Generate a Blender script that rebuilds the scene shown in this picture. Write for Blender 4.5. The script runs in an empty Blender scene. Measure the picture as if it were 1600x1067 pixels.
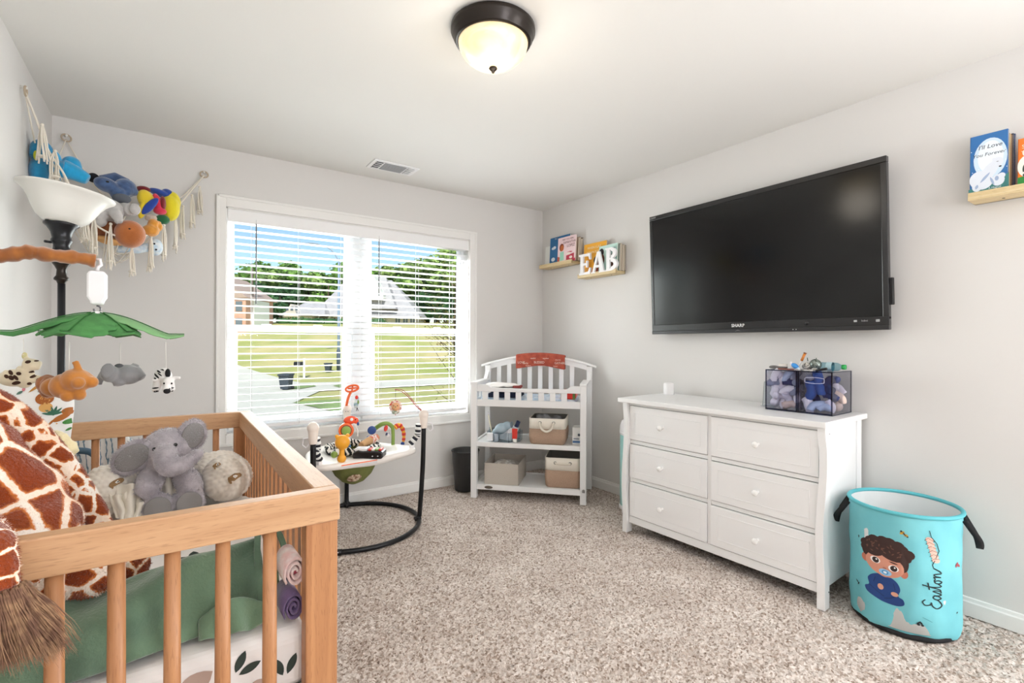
import bpy, bmesh, math, random
import numpy as np
from mathutils import Vector, Matrix, Euler, noise
from mathutils.bvhtree import BVHTree

random.seed(7)
SC = bpy.context.scene
COL = SC.collection
PI = math.pi
R = math.radians

# ---------------------------------------------------------------- camera
cam_data = bpy.data.cameras.new('camera')
cam_data.sensor_width = 36.0
cam_data.lens = 768.91 * 36.0 / 1600.0
cam_data.clip_start = 0.02
cam_data.clip_end = 600
cam = bpy.data.objects.new('camera', cam_data)
COL.objects.link(cam)
_y, _p, _r = 0.6085, -0.0006, 0.0035
_f = Vector((math.sin(_y), math.cos(_y), 0)); _rt = Vector((math.cos(_y), -math.sin(_y), 0)); _up = Vector((0, 0, 1))
_fw = _f * math.cos(_p) + _up * math.sin(_p); _u2 = _up * math.cos(_p) - _f * math.sin(_p)
_r3 = _rt * math.cos(_r) + _u2 * math.sin(_r); _u3 = _u2 * math.cos(_r) - _rt * math.sin(_r)
cam.matrix_world = Matrix(((_r3.x, _u3.x, -_fw.x, 0), (_r3.y, _u3.y, -_fw.y, 0), (_r3.z, _u3.z, -_fw.z, 1.2049), (0, 0, 0, 1)))
SC.camera = cam

# ---------------------------------------------------------------- world, sun, lights, exposure
world = bpy.data.worlds.new('sky_world'); SC.world = world
world.use_nodes = True
wn = world.node_tree.nodes; wl = world.node_tree.links
bg = wn['Background']
sky = wn.new('ShaderNodeTexSky')
sky.sky_type = 'NISHITA'; sky.sun_disc = False
sky.sun_elevation = R(48); sky.sun_rotation = R(200)
sky.air_density = 1.0; sky.dust_density = 0.6; sky.ozone_density = 1.4
wl.new(sky.outputs[0], bg.inputs[0])
bg.inputs[1].default_value = 0.165

def add_light(name, kind, loc, energy, color=(1, 1, 1), size=None, target=None, size_y=None):
    d = bpy.data.lights.new(name, kind); d.energy = energy; d.color = color
    o = bpy.data.objects.new(name, d); COL.objects.link(o); o.location = loc
    if kind == 'AREA':
        d.size = size
        if size_y: d.shape = 'RECTANGLE'; d.size_y = size_y
    elif size is not None:
        d.shadow_soft_size = size
    if target is not None:
        o.rotation_euler = (Vector(target) - Vector(loc)).to_track_quat('-Z', 'Y').to_euler()
    return o
sun = add_light('sun', 'SUN', (0, -20, 30), 4.6, (1.0, 0.95, 0.86))
sun.rotation_euler = (R(44), 0, R(-28)); sun.data.angle = R(0.6)
# added fill lamp, unseen behind the camera, bounced off the ceiling
add_light('bounce_fill', 'AREA', (1.0, -2.15, 1.3), 80, (0.93, 0.965, 1.06), 0.6, (1.0, -2.1, 2.44))
# added fill lamp in an unseen doorway, brightening the left side
add_light('side_fill', 'AREA', (2.96, -1.05, 1.0), 62, (0.97, 0.98, 1.0), 0.9, (-0.5, 2.3, 1.15), 1.6)
# daylight coming in through the window
add_light('window_daylight', 'AREA', (1.30, 3.93, 1.20), 92, (0.97, 0.97, 1.0), 1.8, (0.5, 0.9, 1.05), 1.4)

SC.view_settings.view_transform = 'Standard'
SC.view_settings.look = 'None'
SC.view_settings.gamma = 1.0
SC.view_settings.use_curve_mapping = False
SC.view_settings.exposure = 0.18
SC.cycles.max_bounces = 10
SC.cycles.diffuse_bounces = 6
SC.cycles.glossy_bounces = 4
SC.cycles.transmission_bounces = 8
SC.cycles.transparent_max_bounces = 16
SC.cycles.caustics_reflective = False
SC.cycles.caustics_refractive = False
SC.cycles.use_denoising = True
SC.cycles.sample_clamp_indirect = 6.0

# ---------------------------------------------------------------- helpers
def lin(h):
    if not isinstance(h, str): return tuple(h)[:3]
    h = h.lstrip('#'); v = [int(h[i:i + 2], 16) / 255 for i in (0, 2, 4)]
    return tuple((c / 12.92 if c <= 0.04045 else ((c + 0.055) / 1.055) ** 2.4) for c in v)

MATS = {}
def mat(name, color, rough=0.55, metal=0.0, var=None, bump=None, sheen=0.0, spec=0.5, emit=None, trans=0.0, coat=0.0, sss=0.0):
    """var=(scale, other colour or amount[, detail]); bump=(scale, strength[, kind])"""
    if name in MATS: return MATS[name]
    m = bpy.data.materials.new(name); m.use_nodes = True; MATS[name] = m
    nt = m.node_tree; N = nt.nodes; L = nt.links
    b = N['Principled BSDF']
    c = lin(color)
    b.inputs['Base Color'].default_value = (*c, 1)
    b.inputs['Roughness'].default_value = rough
    b.inputs['Metallic'].default_value = metal
    b.inputs['Specular IOR Level'].default_value = spec
    b.inputs['Sheen Weight'].default_value = sheen
    b.inputs['Coat Weight'].default_value = coat
    if trans: b.inputs['Transmission Weight'].default_value = trans
    if sss:
        b.inputs['Subsurface Weight'].default_value = sss
        b.inputs['Subsurface Radius'].default_value = (0.02, 0.02, 0.02)
    if emit:
        b.inputs['Emission Color'].default_value = (*lin(emit[0]), 1); b.inputs['Emission Strength'].default_value = emit[1]
    tc = N.new('ShaderNodeTexCoord')
    if var:
        nz = N.new('ShaderNodeTexNoise'); nz.inputs['Scale'].default_value = var[0]; nz.inputs['Detail'].default_value = var[2] if len(var) > 2 else 3
        L.new(tc.outputs['Object'], nz.inputs['Vector'])
        cr = N.new('ShaderNodeValToRGB')
        o = var[1]
        c2 = tuple(min(1, k * (1 - o)) for k in c) if isinstance(o, float) else lin(o)
        cr.color_ramp.elements[0].position = 0.38; cr.color_ramp.elements[0].color = (*c2, 1)
        cr.color_ramp.elements[1].position = 0.62; cr.color_ramp.elements[1].color = (*c, 1)
        L.new(nz.outputs['Fac'], cr.inputs[0]); L.new(cr.outputs[0], b.inputs['Base Color'])
    if bump:
        if len(bump) > 2 and bump[2] == 'voronoi':
            nb = N.new('ShaderNodeTexVoronoi'); out = nb.outputs['Distance']
        else:
            nb = N.new('ShaderNodeTexNoise'); nb.inputs['Detail'].default_value = 4; out = nb.outputs['Fac']
        nb.inputs['Scale'].default_value = bump[0]
        L.new(tc.outputs['Object'], nb.inputs['Vector'])
        bp = N.new('ShaderNodeBump'); bp.inputs['Strength'].default_value = bump[1]; bp.inputs['Distance'].default_value = 0.004
        L.new(out, bp.inputs['Height']); L.new(bp.outputs[0], b.inputs['Normal'])
    return m

def wood(name, c1, c2, axis, rough=0.45, scale=1.0):
    if name in MATS: return MATS[name]
    m = bpy.data.materials.new(name); m.use_nodes = True; MATS[name] = m
    nt = m.node_tree; N = nt.nodes; L = nt.links; b = N['Principled BSDF']
    b.inputs['Roughness'].default_value = rough
    tc = N.new('ShaderNodeTexCoord'); mp = N.new('ShaderNodeMapping')
    s = [60 * scale, 60 * scale, 60 * scale]; s['xyz'.index(axis)] = 2.6 * scale
    mp.inputs['Scale'].default_value = s
    L.new(tc.outputs['Object'], mp.inputs[0])
    n1 = N.new('ShaderNodeTexNoise'); n1.inputs['Scale'].default_value = 1.0; n1.inputs['Detail'].default_value = 5; n1.inputs['Distortion'].default_value = 0.8
    L.new(mp.outputs[0], n1.inputs['Vector'])
    mp2 = N.new('ShaderNodeMapping'); s2 = [420, 420, 420]; s2['xyz'.index(axis)] = 40
    mp2.inputs['Scale'].default_value = s2; L.new(tc.outputs['Object'], mp2.inputs[0])
    n2 = N.new('ShaderNodeTexNoise'); n2.inputs['Detail'].default_value = 1; n2.inputs['Scale'].default_value = 1
    L.new(mp2.outputs[0], n2.inputs['Vector'])
    cr = N.new('ShaderNodeValToRGB'); cr.color_ramp.elements[0].position = 0.3; cr.color_ramp.elements[1].position = 0.7
    cr.color_ramp.elements[0].color = (*lin(c2), 1); cr.color_ramp.elements[1].color = (*lin(c1), 1)
    L.new(n1.outputs['Fac'], cr.inputs[0])
    cr2 = N.new('ShaderNodeValToRGB'); cr2.color_ramp.elements[0].position = 0.28; cr2.color_ramp.elements[0].color = (0.62, 0.55, 0.5, 1)
    cr2.color_ramp.elements[1].position = 0.42; cr2.color_ramp.elements[1].color = (1, 1, 1, 1)
    L.new(n2.outputs['Fac'], cr2.inputs[0])
    mx = N.new('ShaderNodeMix'); mx.data_type = 'RGBA'; mx.blend_type = 'MULTIPLY'; mx.inputs[0].default_value = 0.5
    L.new(cr.outputs[0], mx.inputs[6]); L.new(cr2.outputs[0], mx.inputs[7]); L.new(mx.outputs[2], b.inputs['Base Color'])
    return m

def glassy(name, tint, rough=0.02, ior=1.45):
    """thin clear sheet: tinted see-through plus a fresnel reflection"""
    if name in MATS: return MATS[name]
    m = bpy.data.materials.new(name); m.use_nodes = True; MATS[name] = m
    nt = m.node_tree; N = nt.nodes; L = nt.links
    N.remove(N['Principled BSDF'])
    t = N.new('ShaderNodeBsdfTransparent'); t.inputs[0].default_value = (*lin(tint), 1)
    g = N.new('ShaderNodeBsdfGlossy'); g.inputs['Roughness'].default_value = rough
    fr = N.new('ShaderNodeFresnel'); fr.inputs[0].default_value = ior
    mx = N.new('ShaderNodeMixShader')
    ge = N.new('ShaderNodeNewGeometry'); sb = N.new('ShaderNodeMath'); sb.operation = 'SUBTRACT'; sb.inputs[0].default_value = 1.0; L.new(ge.outputs['Backfacing'], sb.inputs[1])
    ml = N.new('ShaderNodeMath'); ml.operation = 'MULTIPLY'; L.new(fr.outputs[0], ml.inputs[0]); L.new(sb.outputs[0], ml.inputs[1])
    L.new(ml.outputs[0], mx.inputs[0]); L.new(t.outputs[0], mx.inputs[1]); L.new(g.outputs[0], mx.inputs[2])
    L.new(mx.outputs[0], N['Material Output'].inputs[0])
    return m

def chain_matrix(o):
    M = Matrix.Identity(4)
    while o is not None:
        M = o.matrix_basis @ M
        o = o.parent
    return M

def tag(o, label=None, cat=None, group=None, kind=None):
    if label: o['label'] = label
    if cat: o['category'] = cat
    if group: o['group'] = group
    if kind: o['kind'] = kind
    return o

def thing(name, label, cat, loc=(0, 0, 0), rz=0.0, group=None):
    o = bpy.data.objects.new(name, None); COL.objects.link(o)
    o.empty_display_size = 0.05
    o.location = loc; o.rotation_euler = (0, 0, rz)
    return tag(o, label, cat, group)

def copy_tree(o, parent=None):
    c = o.copy(); COL.objects.link(c)
    if parent is not None: c.parent = parent
    for ch in list(o.children): copy_tree(ch, c)
    return c

class G:
    """collects shapes, then builds one mesh object"""
    def __init__(self): self.v = []; self.f = []; self.sm = []
    def add(self, vs, fs, smooth=False):
        k = len(self.v); self.v += [tuple(p) for p in vs]; self.f += [tuple(i + k for i in q) for q in fs]; self.sm += [smooth] * len(fs)
        return self
    def box(self, c, s, rot=None):
        hx, hy, hz = s[0] / 2, s[1] / 2, s[2] / 2
        vs = [Vector((x, y, z)) for x in (-hx, hx) for y in (-hy, hy) for z in (-hz, hz)]
        if rot is not None:
            M = rot if isinstance(rot, Matrix) else Euler(rot).to_matrix()
            vs = [M @ p for p in vs]
        vs = [p + Vector(c) for p in vs]
        return self.add(vs, [(0, 1, 3, 2), (4, 6, 7, 5), (0, 4, 5, 1), (2, 3, 7, 6), (0, 2, 6, 4), (1, 5, 7, 3)])
    def box2(self, a, b):
        return self.box([(a[i] + b[i]) / 2 for i in range(3)], [abs(b[i] - a[i]) for i in range(3)])
    def beam(self, p, q, w, t, upv=(0, 0, 1)):
        p, q = Vector(p), Vector(q); d = (q - p); L = d.length; d.normalize()
        s = d.cross(Vector(upv)); s.normalize(); n = s.cross(d)
        M = Matrix((d, s, n)).transposed()
        return self.box((p + q) / 2, (L, w, t), M)
    def tube(self, pts, r, n=8, closed=False, caps=True, flat=1.0):
        pts = [Vector(p) for p in pts]; m = len(pts)
        rs = r if isinstance(r, (list, tuple)) else [r] * m
        vs = []; prev = None
        for i, p in enumerate(pts):
            if closed: t = pts[(i + 1) % m] - pts[i - 1]
            else: t = pts[min(i + 1, m - 1)] - pts[max(i - 1, 0)]
            if t.length < 1e-9: t = Vector((0, 0, 1))
            t.normalize()
            if prev is None:
                a = Vector((0, 0, 1)) if abs(t.z) < 0.9 else Vector((1, 0, 0))
                nrm = a - t * a.dot(t)
            else:
                nrm = prev - t * prev.dot(t)
            nrm.normalize(); prev = nrm; bi = t.cross(nrm)
            for k in range(n):
                a = 2 * PI * k / n
                vs.append(p + nrm * (math.cos(a) * rs[i]) + bi * (math.sin(a) * rs[i] * flat))
        fs = []
        for i in range(m if closed else m - 1):
            j = (i + 1) % m
            for k in range(n):
                k2 = (k + 1) % n
                fs.append((i * n + k, i * n + k2, j * n + k2, j * n + k))
        if caps and not closed:
            fs.append(tuple(range(n))[::-1]); fs.append(tuple((m - 1) * n + k for k in range(n)))
        return self.add(vs, fs, True)
    def lathe(self, prof, c=(0, 0, 0), n=32, M=None, sx=1.0, sy=1.0, caps=False):
        vs = []; m = len(prof)
        for (r, z) in prof:
            for k in range(n):
                a = 2 * PI * k / n
                p = Vector((r * math.cos(a) * sx, r * math.sin(a) * sy, z))
                if M is not None: p = M @ p
                vs.append(p + Vector(c))
        fs = []
        for i in range(m - 1):
            for k in range(n):
                k2 = (k + 1) % n
                fs.append((i * n + k, i * n + k2, (i + 1) * n + k2, (i + 1) * n + k))
        if caps:
            fs.append(tuple(range(n))[::-1]); fs.append(tuple((m - 1) * n + k for k in range(n)))
        return self.add(vs, fs, True)
    def ell(self, c, r, rot=None, nu=20, nv=12):
        if not isinstance(r, (tuple, list)): r = (r, r, r)
        M = None
        if rot is not None: M = rot if isinstance(rot, Matrix) else Euler(rot).to_matrix()
        vs = []; fs = []
        def P(x, y, z):
            p = Vector((x * r[0], y * r[1], z * r[2]))
            if M is not None: p = M @ p
            return p + Vector(c)
        vs.append(P(0, 0, -1))
        for j in range(1, nv):
            t = -PI / 2 + PI * j / nv
            for i in range(nu):
                a = 2 * PI * i / nu
                vs.append(P(math.cos(t) * math.cos(a), math.cos(t) * math.sin(a), math.sin(t)))
        vs.append(P(0, 0, 1)); top = len(vs) - 1
        for i in range(nu): fs.append((0, 1 + (i + 1) % nu, 1 + i))
        for j in range(nv - 2):
            for i in range(nu):
                a = 1 + j * nu + i; b = 1 + j * nu + (i + 1) % nu
                fs.append((a, b, b + nu, a + nu))
        k = 1 + (nv - 2) * nu
        for i in range(nu): fs.append((k + i, k + (i + 1) % nu, top))
        return self.add(vs, fs, True)
    def prism(self, pts2, O, U, V, t):
        """2D outline extruded by t along U x V (centred)"""
        O, U, V = Vector(O), Vector(U), Vector(V); n = U.cross(V).normalized()
        m = len(pts2)
        lo = [O + U * p[0] + V * p[1] - n * (t / 2) for p in pts2]; hi = [p + n * t for p in lo]
        fs = [tuple(range(m))[::-1], tuple(range(m, 2 * m))]
        for i in range(m):
            j = (i + 1) % m; fs.append((i, j, m + j, m + i))
        return self.add(lo + hi, fs)
    def text(self, s, O, U, V, size, depth=0.001, align='CENTER', shear=0.0, bold=0.0, spacing=1.0):
        cu = bpy.data.curves.new('t', 'FONT'); cu.body = s; cu.size = size; cu.extrude = depth; cu.align_x = align; cu.align_y = 'CENTER'
        cu.shear = shear; cu.offset = bold; cu.space_character = spacing; cu.resolution_u = 3
        ob = bpy.data.objects.new('t', cu); COL.objects.link(ob)
        dg = bpy.context.evaluated_depsgraph_get()
        me = bpy.data.meshes.new_from_object(ob.evaluated_get(dg))
        O, U, V = Vector(O), Vector(U), Vector(V); n = U.cross(V)
        self.add([O + U * v.co.x + V * v.co.y + n * v.co.z for v in me.vertices], [tuple(p.vertices) for p in me.polygons])
        bpy.data.objects.remove(ob); bpy.data.curves.remove(cu); bpy.data.meshes.remove(me)
        return self
    def mesh(self, name, inv=None):
        me = bpy.data.meshes.new(name)
        vs = self.v if inv is None else [tuple(inv @ Vector(p)) for p in self.v]
        me.from_pydata(vs, [], self.f); me.update()
        bm = bmesh.new(); bm.from_mesh(me); bmesh.ops.recalc_face_normals(bm, faces=bm.faces); bm.to_mesh(me); bm.free()
        if len(me.polygons) == len(self.sm): me.polygons.foreach_set('use_smooth', self.sm)
        return me
    def build(self, name, material, parent=None, local=False, bevel=0.0, label=None, kind=None, subsurf=0, seg=2):
        inv = None
        if parent is not None and not local: inv = chain_matrix(parent).inverted()
        me = self.mesh(name, inv)
        me.materials.append(material)
        o = bpy.data.objects.new(name, me); COL.objects.link(o)
        if parent is not None: o.parent = parent
        if bevel:
            b = o.modifiers.new('soft_edges', 'BEVEL'); b.width = bevel; b.segments = seg; b.limit_method = 'ANGLE'; b.angle_limit = R(40)
        if subsurf:
            s = o.modifiers.new('smooth', 'SUBSURF'); s.levels = subsurf; s.render_levels = subsurf
        if label: o['label'] = label
        if kind: o['kind'] = kind
        return o

def blob(g, name, material, parent=None, voxel=0.006, smooth=6, wobble=0.0, wscale=20, local=False, label=None, kind=None, ripple=None):
    """melts the collected overlapping shapes into one soft skin"""
    inv = None
    if parent is not None and not local: inv = chain_matrix(parent).inverted()
    me = g.mesh(name, inv)
    o = bpy.data.objects.new(name, me); COL.objects.link(o)
    rm = o.modifiers.new('r', 'REMESH'); rm.mode = 'VOXEL'; rm.voxel_size = voxel; rm.use_smooth_shade = True
    if smooth:
        s = o.modifiers.new('s', 'SMOOTH'); s.iterations = smooth; s.factor = 0.5
    dg = bpy.context.evaluated_depsgraph_get()
    me2 = bpy.data.meshes.new_from_object(o.evaluated_get(dg))
    o.modifiers.clear(); o.data = me2; me2.name = name; bpy.data.meshes.remove(me)
    if wobble or ripple:
        n = [v.normal.copy() for v in me2.vertices]
        for v, nn in zip(me2.vertices, n):
            d = 0.0
            if wobble: d += wobble * noise.noise(v.co * wscale)
            if ripple: d += ripple(v.co)
            v.co = v.co + nn * d
    me2.polygons.foreach_set('use_smooth', [True] * len(me2.polygons))
    me2.materials.clear(); me2.materials.append(material)
    if parent is not None: o.parent = parent
    if label: o['label'] = label
    if kind: o['kind'] = kind
    return o

def bvh_of(o):
    M = chain_matrix(o)
    me = o.data
    return BVHTree.FromPolygons([M @ v.co for v in me.vertices], [tuple(p.vertices) for p in me.polygons])

def decal(name, material, parent, bvh, O, U, V, polys=None, text=None, off=0.0012, maxlen=0.012, kind=None, label=None):
    """flat print laid onto a curved surface: outlines in the U,V plane pressed along -(U x V) onto the surface"""
    O, U, V = Vector(O), Vector(U).normalized(), Vector(V).normalized(); n = U.cross(V).normalized()
    bm = bmesh.new()
    for p in polys or []:
        bm.faces.new([bm.verts.new((a[0], a[1], 0)) for a in p])
    if text:
        for (s, x, y, size, ang, shear) in text:
            t = G(); ca, sa = math.cos(ang), math.sin(ang)
            t.text(s, (x, y, 0), (ca, sa, 0), (-sa, ca, 0), size, 0.0, shear=shear)
            vs = [bm.verts.new(p) for p in t.v]
            for q in t.f:
                try: bm.faces.new([vs[i] for i in q])
                except ValueError: pass
    bmesh.ops.triangulate(bm, faces=bm.faces)
    for _ in range(6):
        es = [e for e in bm.edges if e.calc_length() > maxlen]
        if not es: break
        bmesh.ops.subdivide_edges(bm, edges=es, cuts=1)
        bmesh.ops.triangulate(bm, faces=bm.faces)
    dead = []
    for v in bm.verts:
        p = O + U * v.co.x + V * v.co.y
        h = bvh.ray_cast(p + n * 0.5, -n)
        if h[0] is None: dead.append(v); continue
        nn = h[1] if h[1].dot(n) > 0 else -h[1]
        v.co = h[0] + nn * off
    bmesh.ops.delete(bm, geom=dead, context='VERTS')
    inv = chain_matrix(parent).inverted() if parent is not None else Matrix.Identity(4)
    bmesh.ops.transform(bm, matrix=inv, verts=bm.verts)
    me = bpy.data.meshes.new(name); bm.to_mesh(me); bm.free()
    me.materials.append(material)
    o = bpy.data.objects.new(name, me); COL.objects.link(o)
    if parent is not None: o.parent = parent
    if kind: o['kind'] = kind
    if label: o['label'] = label
    return o

def oval(cx, cy, rx, ry, n=18, rot=0.0):
    c, s = math.cos(rot), math.sin(rot)
    return [(cx + math.cos(2 * PI * i / n) * rx * c - math.sin(2 * PI * i / n) * ry * s, cy + math.cos(2 * PI * i / n) * rx * s + math.sin(2 * PI * i / n) * ry * c) for i in range(n)]
def leaf2(cx, cy, L, w, rot, n=7):
    pts = [(L * (i / n - 0.5), w * math.sin(PI * i / n) ** 0.8) for i in range(n + 1)] + [(L * (i / n - 0.5), -w * math.sin(PI * i / n) ** 0.8) for i in range(n - 1, 0, -1)]
    c, s = math.cos(rot), math.sin(rot)
    return [(cx + x * c - y * s, cy + x * s + y * c) for x, y in pts]
def stroke(pts, w):
    """thin ribbon outline along a 2D path"""
    a = []; b = []
    m = len(pts)
    for i, p in enumerate(pts):
        q0 = pts[max(i - 1, 0)]; q1 = pts[min(i + 1, m - 1)]
        dx, dy = q1[0] - q0[0], q1[1] - q0[1]; l = math.hypot(dx, dy) or 1
        a.append((p[0] - dy / l * w / 2, p[1] + dx / l * w / 2)); b.append((p[0] + dy / l * w / 2, p[1] - dx / l * w / 2))
    return [[a[i], a[i + 1], b[i + 1], b[i]] for i in range(m - 1)]
def bez(p0, p1, p2, p3, n=12):
    p0, p1, p2, p3 = map(Vector, (p0, p1, p2, p3))
    return [p0 * (1 - t) ** 3 + p1 * 3 * t * (1 - t) ** 2 + p2 * 3 * t * t * (1 - t) + p3 * t ** 3 for t in [i / n for i in range(n + 1)]]
def crom(pts, n=6):
    """smooth curve through points"""
    P = [Vector(p) for p in pts]; P = [P[0]] + P + [P[-1]]; out = []
    for i in range(1, len(P) - 2):
        for k in range(n):
            t = k / n; a, b, c, d = P[i - 1], P[i], P[i + 1], P[i + 2]
            out.append(0.5 * ((2 * b) + (c - a) * t + (2 * a - 5 * b + 4 * c - d) * t * t + (3 * b - a - 3 * c + d) * t ** 3))
    out.append(P[-2]); return out

def fur(body, n, length, material, parent, thick=0.0012, droop=0.3, name='fur', seed=1, flip=0.35):
    """short pile: single thin blades standing on a mesh"""
    rnd = random.Random(seed); me = body.data
    me.calc_loop_triangles()
    tri = [tuple(t.vertices) for t in me.loop_triangles]
    area = np.array([t.area for t in me.loop_triangles]); cum = np.cumsum(area); tot = cum[-1]
    idx = np.searchsorted(cum, np.random.RandomState(seed).rand(n) * tot)
    co = [v.co.copy() for v in me.vertices]; no = [v.normal.copy() for v in me.vertices]
    vs = []; fs = []
    for i in idx:
        a, b, c = tri[min(int(i), len(tri) - 1)]
        u, v = rnd.random(), rnd.random()
        if u + v > 1: u, v = 1 - u, 1 - v
        p = co[a] + (co[b] - co[a]) * u + (co[c] - co[a]) * v
        nn = no[a]
        d = (nn + Vector((rnd.gauss(0, flip), rnd.gauss(0, flip), rnd.gauss(0, flip) - droop))).normalized()
        s = d.cross(Vector((rnd.random() - .5, rnd.random() - .5, rnd.random() - .5))).normalized() * thick
        L = length * rnd.uniform(0.6, 1.2)
        k = len(vs); q = p - nn * 0.001
        vs += [tuple(q - s), tuple(q + s), tuple(q + d * L)]; fs.append((k, k + 1, k + 2))
    m2 = bpy.data.meshes.new(name); m2.from_pydata(vs, [], fs); m2.materials.append(material)
    o = bpy.data.objects.new(name, m2); COL.objects.link(o); o.parent = parent; o['kind'] = 'stuff'
    return o

# ================================================================ ROOM
XL, XR, YB, YF, H = -0.533, 2.908, 3.672, -2.8, 2.44
M_wall = mat('wall_paint', '#dcdad7', 0.85, bump=(260, 0.05), spec=0.25)
M_ceil = mat('ceiling_paint', '#e6e5e1', 0.9, bump=(200, 0.06), spec=0.2)
M_trim = mat('trim_paint', '#ecebe8', 0.38)
M_white = mat('white_lacquer', '#eeeeee', 0.32)
M_vinyl = mat('white_vinyl', '#eceef0', 0.35)
M_black = mat('black_metal', '#15161a', 0.4)

# carpet: fine uneven pile
def carpet_mat():
    m = bpy.data.materials.new('carpet_pile'); m.use_nodes = True; N = m.node_tree.nodes; L = m.node_tree.links; b = N['Principled BSDF']
    b.inputs['Roughness'].default_value = 0.95; b.inputs['Specular IOR Level'].default_value = 0.1; b.inputs['Sheen Weight'].default_value = 0.15
    tc = N.new('ShaderNodeTexCoord')
    v = N.new('ShaderNodeTexVoronoi'); v.inputs['Scale'].default_value = 125; L.new(tc.outputs['Object'], v.inputs['Vector'])
    cr = N.new('ShaderNodeValToRGB'); e = cr.color_ramp.elements
    e[0].position = 0.0; e[0].color = (*lin('#8d7b6d'), 1); e[1].position = 1.0; e[1].color = (*lin('#e6ddd6'), 1)
    x = cr.color_ramp.elements.new(0.18); x.color = (*lin('#b1a195'), 1)
    x = cr.color_ramp.elements.new(0.45); x.color = (*lin('#cdc0b6'), 1)
    sep = N.new('ShaderNodeSeparateColor'); L.new(v.outputs['Color'], sep.inputs[0]); L.new(sep.outputs[0], cr.inputs[0])
    n2 = N.new('ShaderNodeTexNoise'); n2.inputs['Scale'].default_value = 4.5; n2.inputs['Detail'].default_value = 5; L.new(tc.outputs['Object'], n2.inputs['Vector'])
    c2 = N.new('ShaderNodeValToRGB'); c2.color_ramp.elements[0].position = 0.35; c2.color_ramp.elements[0].color = (0.86, 0.83, 0.81, 1)
    c2.color_ramp.elements[1].position = 0.65; c2.color_ramp.elements[1].color = (1.04, 1.04, 1.04, 1); L.new(n2.outputs['Fac'], c2.inputs[0])
    mx = N.new('ShaderNodeMix'); mx.data_type = 'RGBA'; mx.blend_type = 'MULTIPLY'; mx.inputs[0].default_value = 1.0
    L.new(cr.outputs[0], mx.inputs[6]); L.new(c2.outputs[0], mx.inputs[7]); L.new(mx.outputs[2], b.inputs['Base Color'])
    nb = N.new('ShaderNodeTexNoise'); nb.inputs['Scale'].default_value = 120; nb.inputs['Detail'].default_value = 2; L.new(tc.outputs['Object'], nb.inputs['Vector'])
    bp = N.new('ShaderNodeBump'); bp.inputs['Strength'].default_value = 0.7; bp.inputs['Distance'].default_value = 0.006
    L.new(nb.outputs['Fac'], bp.inputs['Height']); L.new(bp.outputs[0], b.inputs['Normal'])
    return m
def make_carpet():
    step = 0.0085
    nx = int((XR - XL) / step) + 1; ny = int((YB - YF) / step) + 1
    rs = np.random.RandomState(3)
    X, Y = np.meshgrid(np.linspace(XL, XR, nx), np.linspace(YF, YB, ny))
    Z = rs.rand(ny, nx) ** 1.6 * -0.012
    jx = (rs.rand(ny, nx) - .5) * step * .7; jy = (rs.rand(ny, nx) - .5) * step * .7
    jx[:, 0] = jx[:, -1] = 0; jy[0] = jy[-1] = 0
    co = np.stack([X + jx, Y + jy, Z], -1).reshape(-1, 3).astype(np.float32)
    i = np.arange(ny - 1)[:, None] * nx + np.arange(nx - 1)[None]
    q = np.stack([i, i + 1, i + nx + 1, i + nx], -1).reshape(-1, 4).astype(np.int32)
    me = bpy.data.meshes.new('floor'); me.vertices.add(len(co)); me.vertices.foreach_set('co', co.ravel())
    me.loops.add(q.size); me.loops.foreach_set('vertex_index', q.ravel())
    me.polygons.add(len(q)); me.polygons.foreach_set('loop_start', np.arange(0, q.size, 4, dtype=np.int32))
    me.update(calc_edges=True); me.validate()
    me.polygons.foreach_set('use_smooth', [True] * len(me.polygons))
    me.materials.append(carpet_mat())
    o = bpy.data.objects.new('floor', me); COL.objects.link(o); tag(o, kind='structure')
make_carpet()
def struct(name, g, m, parent=None, bevel=0.0):
    o = g.build(name, m, parent, bevel=bevel)
    if parent is None: o['kind'] = 'structure'
    return o
T = 0.14
WX0, WX1, WZ0, WZ1 = 0.296, 2.112, 0.585, 2.072
struct('ceiling', G().box2((XL - T, YF - T, H), (XR + T, YB + T, H + 0.12)), M_ceil)
struct('subfloor_1', G().box2((XL - T, YF - T, -0.15), (XR + T, YB + T, -0.012)), M_wall).name = 'floor_base'
struct('wall_left', G().box2((XL - T, YF, -0.01), (XL, YB, H)), M_wall)
DY0, DY1, DZ = -1.53, -0.57, 2.03      # unseen doorway added behind the camera to hold the side fill lamp
struct('wall_right', G().box2((XR, YF, -0.01), (XR + T, DY0, H)).box2((XR, DY1, -0.01), (XR + T, YB, H)).box2((XR, DY0, DZ), (XR + T, DY1, H)), M_wall)
struct('wall_added_hall', G().box2((XR + 1.1, DY0 - 1, -0.01), (XR + 1.2, DY1 + 1, H)).box2((XR + T, DY0 - 1.1, -0.01), (XR + 1.2, DY0 - 1, H)).box2((XR + T, DY1 + 1, -0.01), (XR + 1.2, DY1 + 1.1, H)).box2((XR + T, DY0 - 1.1, H), (XR + 1.2, DY1 + 1.1, H + .1)), M_wall)  # unseen hall shell added behind the made-up doorway
struct('floor_added_hall', G().box2((XR, DY0 - 1.1, -.15), (XR + 1.2, DY1 + 1.1, -.004)), M_wall)
dt = G()
for y_ in (DY0, DY1): dt.box((XR - .008, y_ + (-.03 if y_ == DY0 else .03), DZ / 2 + .03), (.016, .06, DZ + .06))
dt.box((XR - .008, (DY0 + DY1) / 2, DZ + .03), (.016, DY1 - DY0 + .12, .06))
struct('trim_1', dt, M_trim)
struct('wall_front', G().box2((XL - T, YF - T, -0.01), (XR + T, YF, H)), M_wall)
w = G()
w.box2((XL - T, YB, -0.01), (WX0, YB + T, H)); w.box2((WX1, YB, -0.01), (XR + T, YB + T, H))
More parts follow.
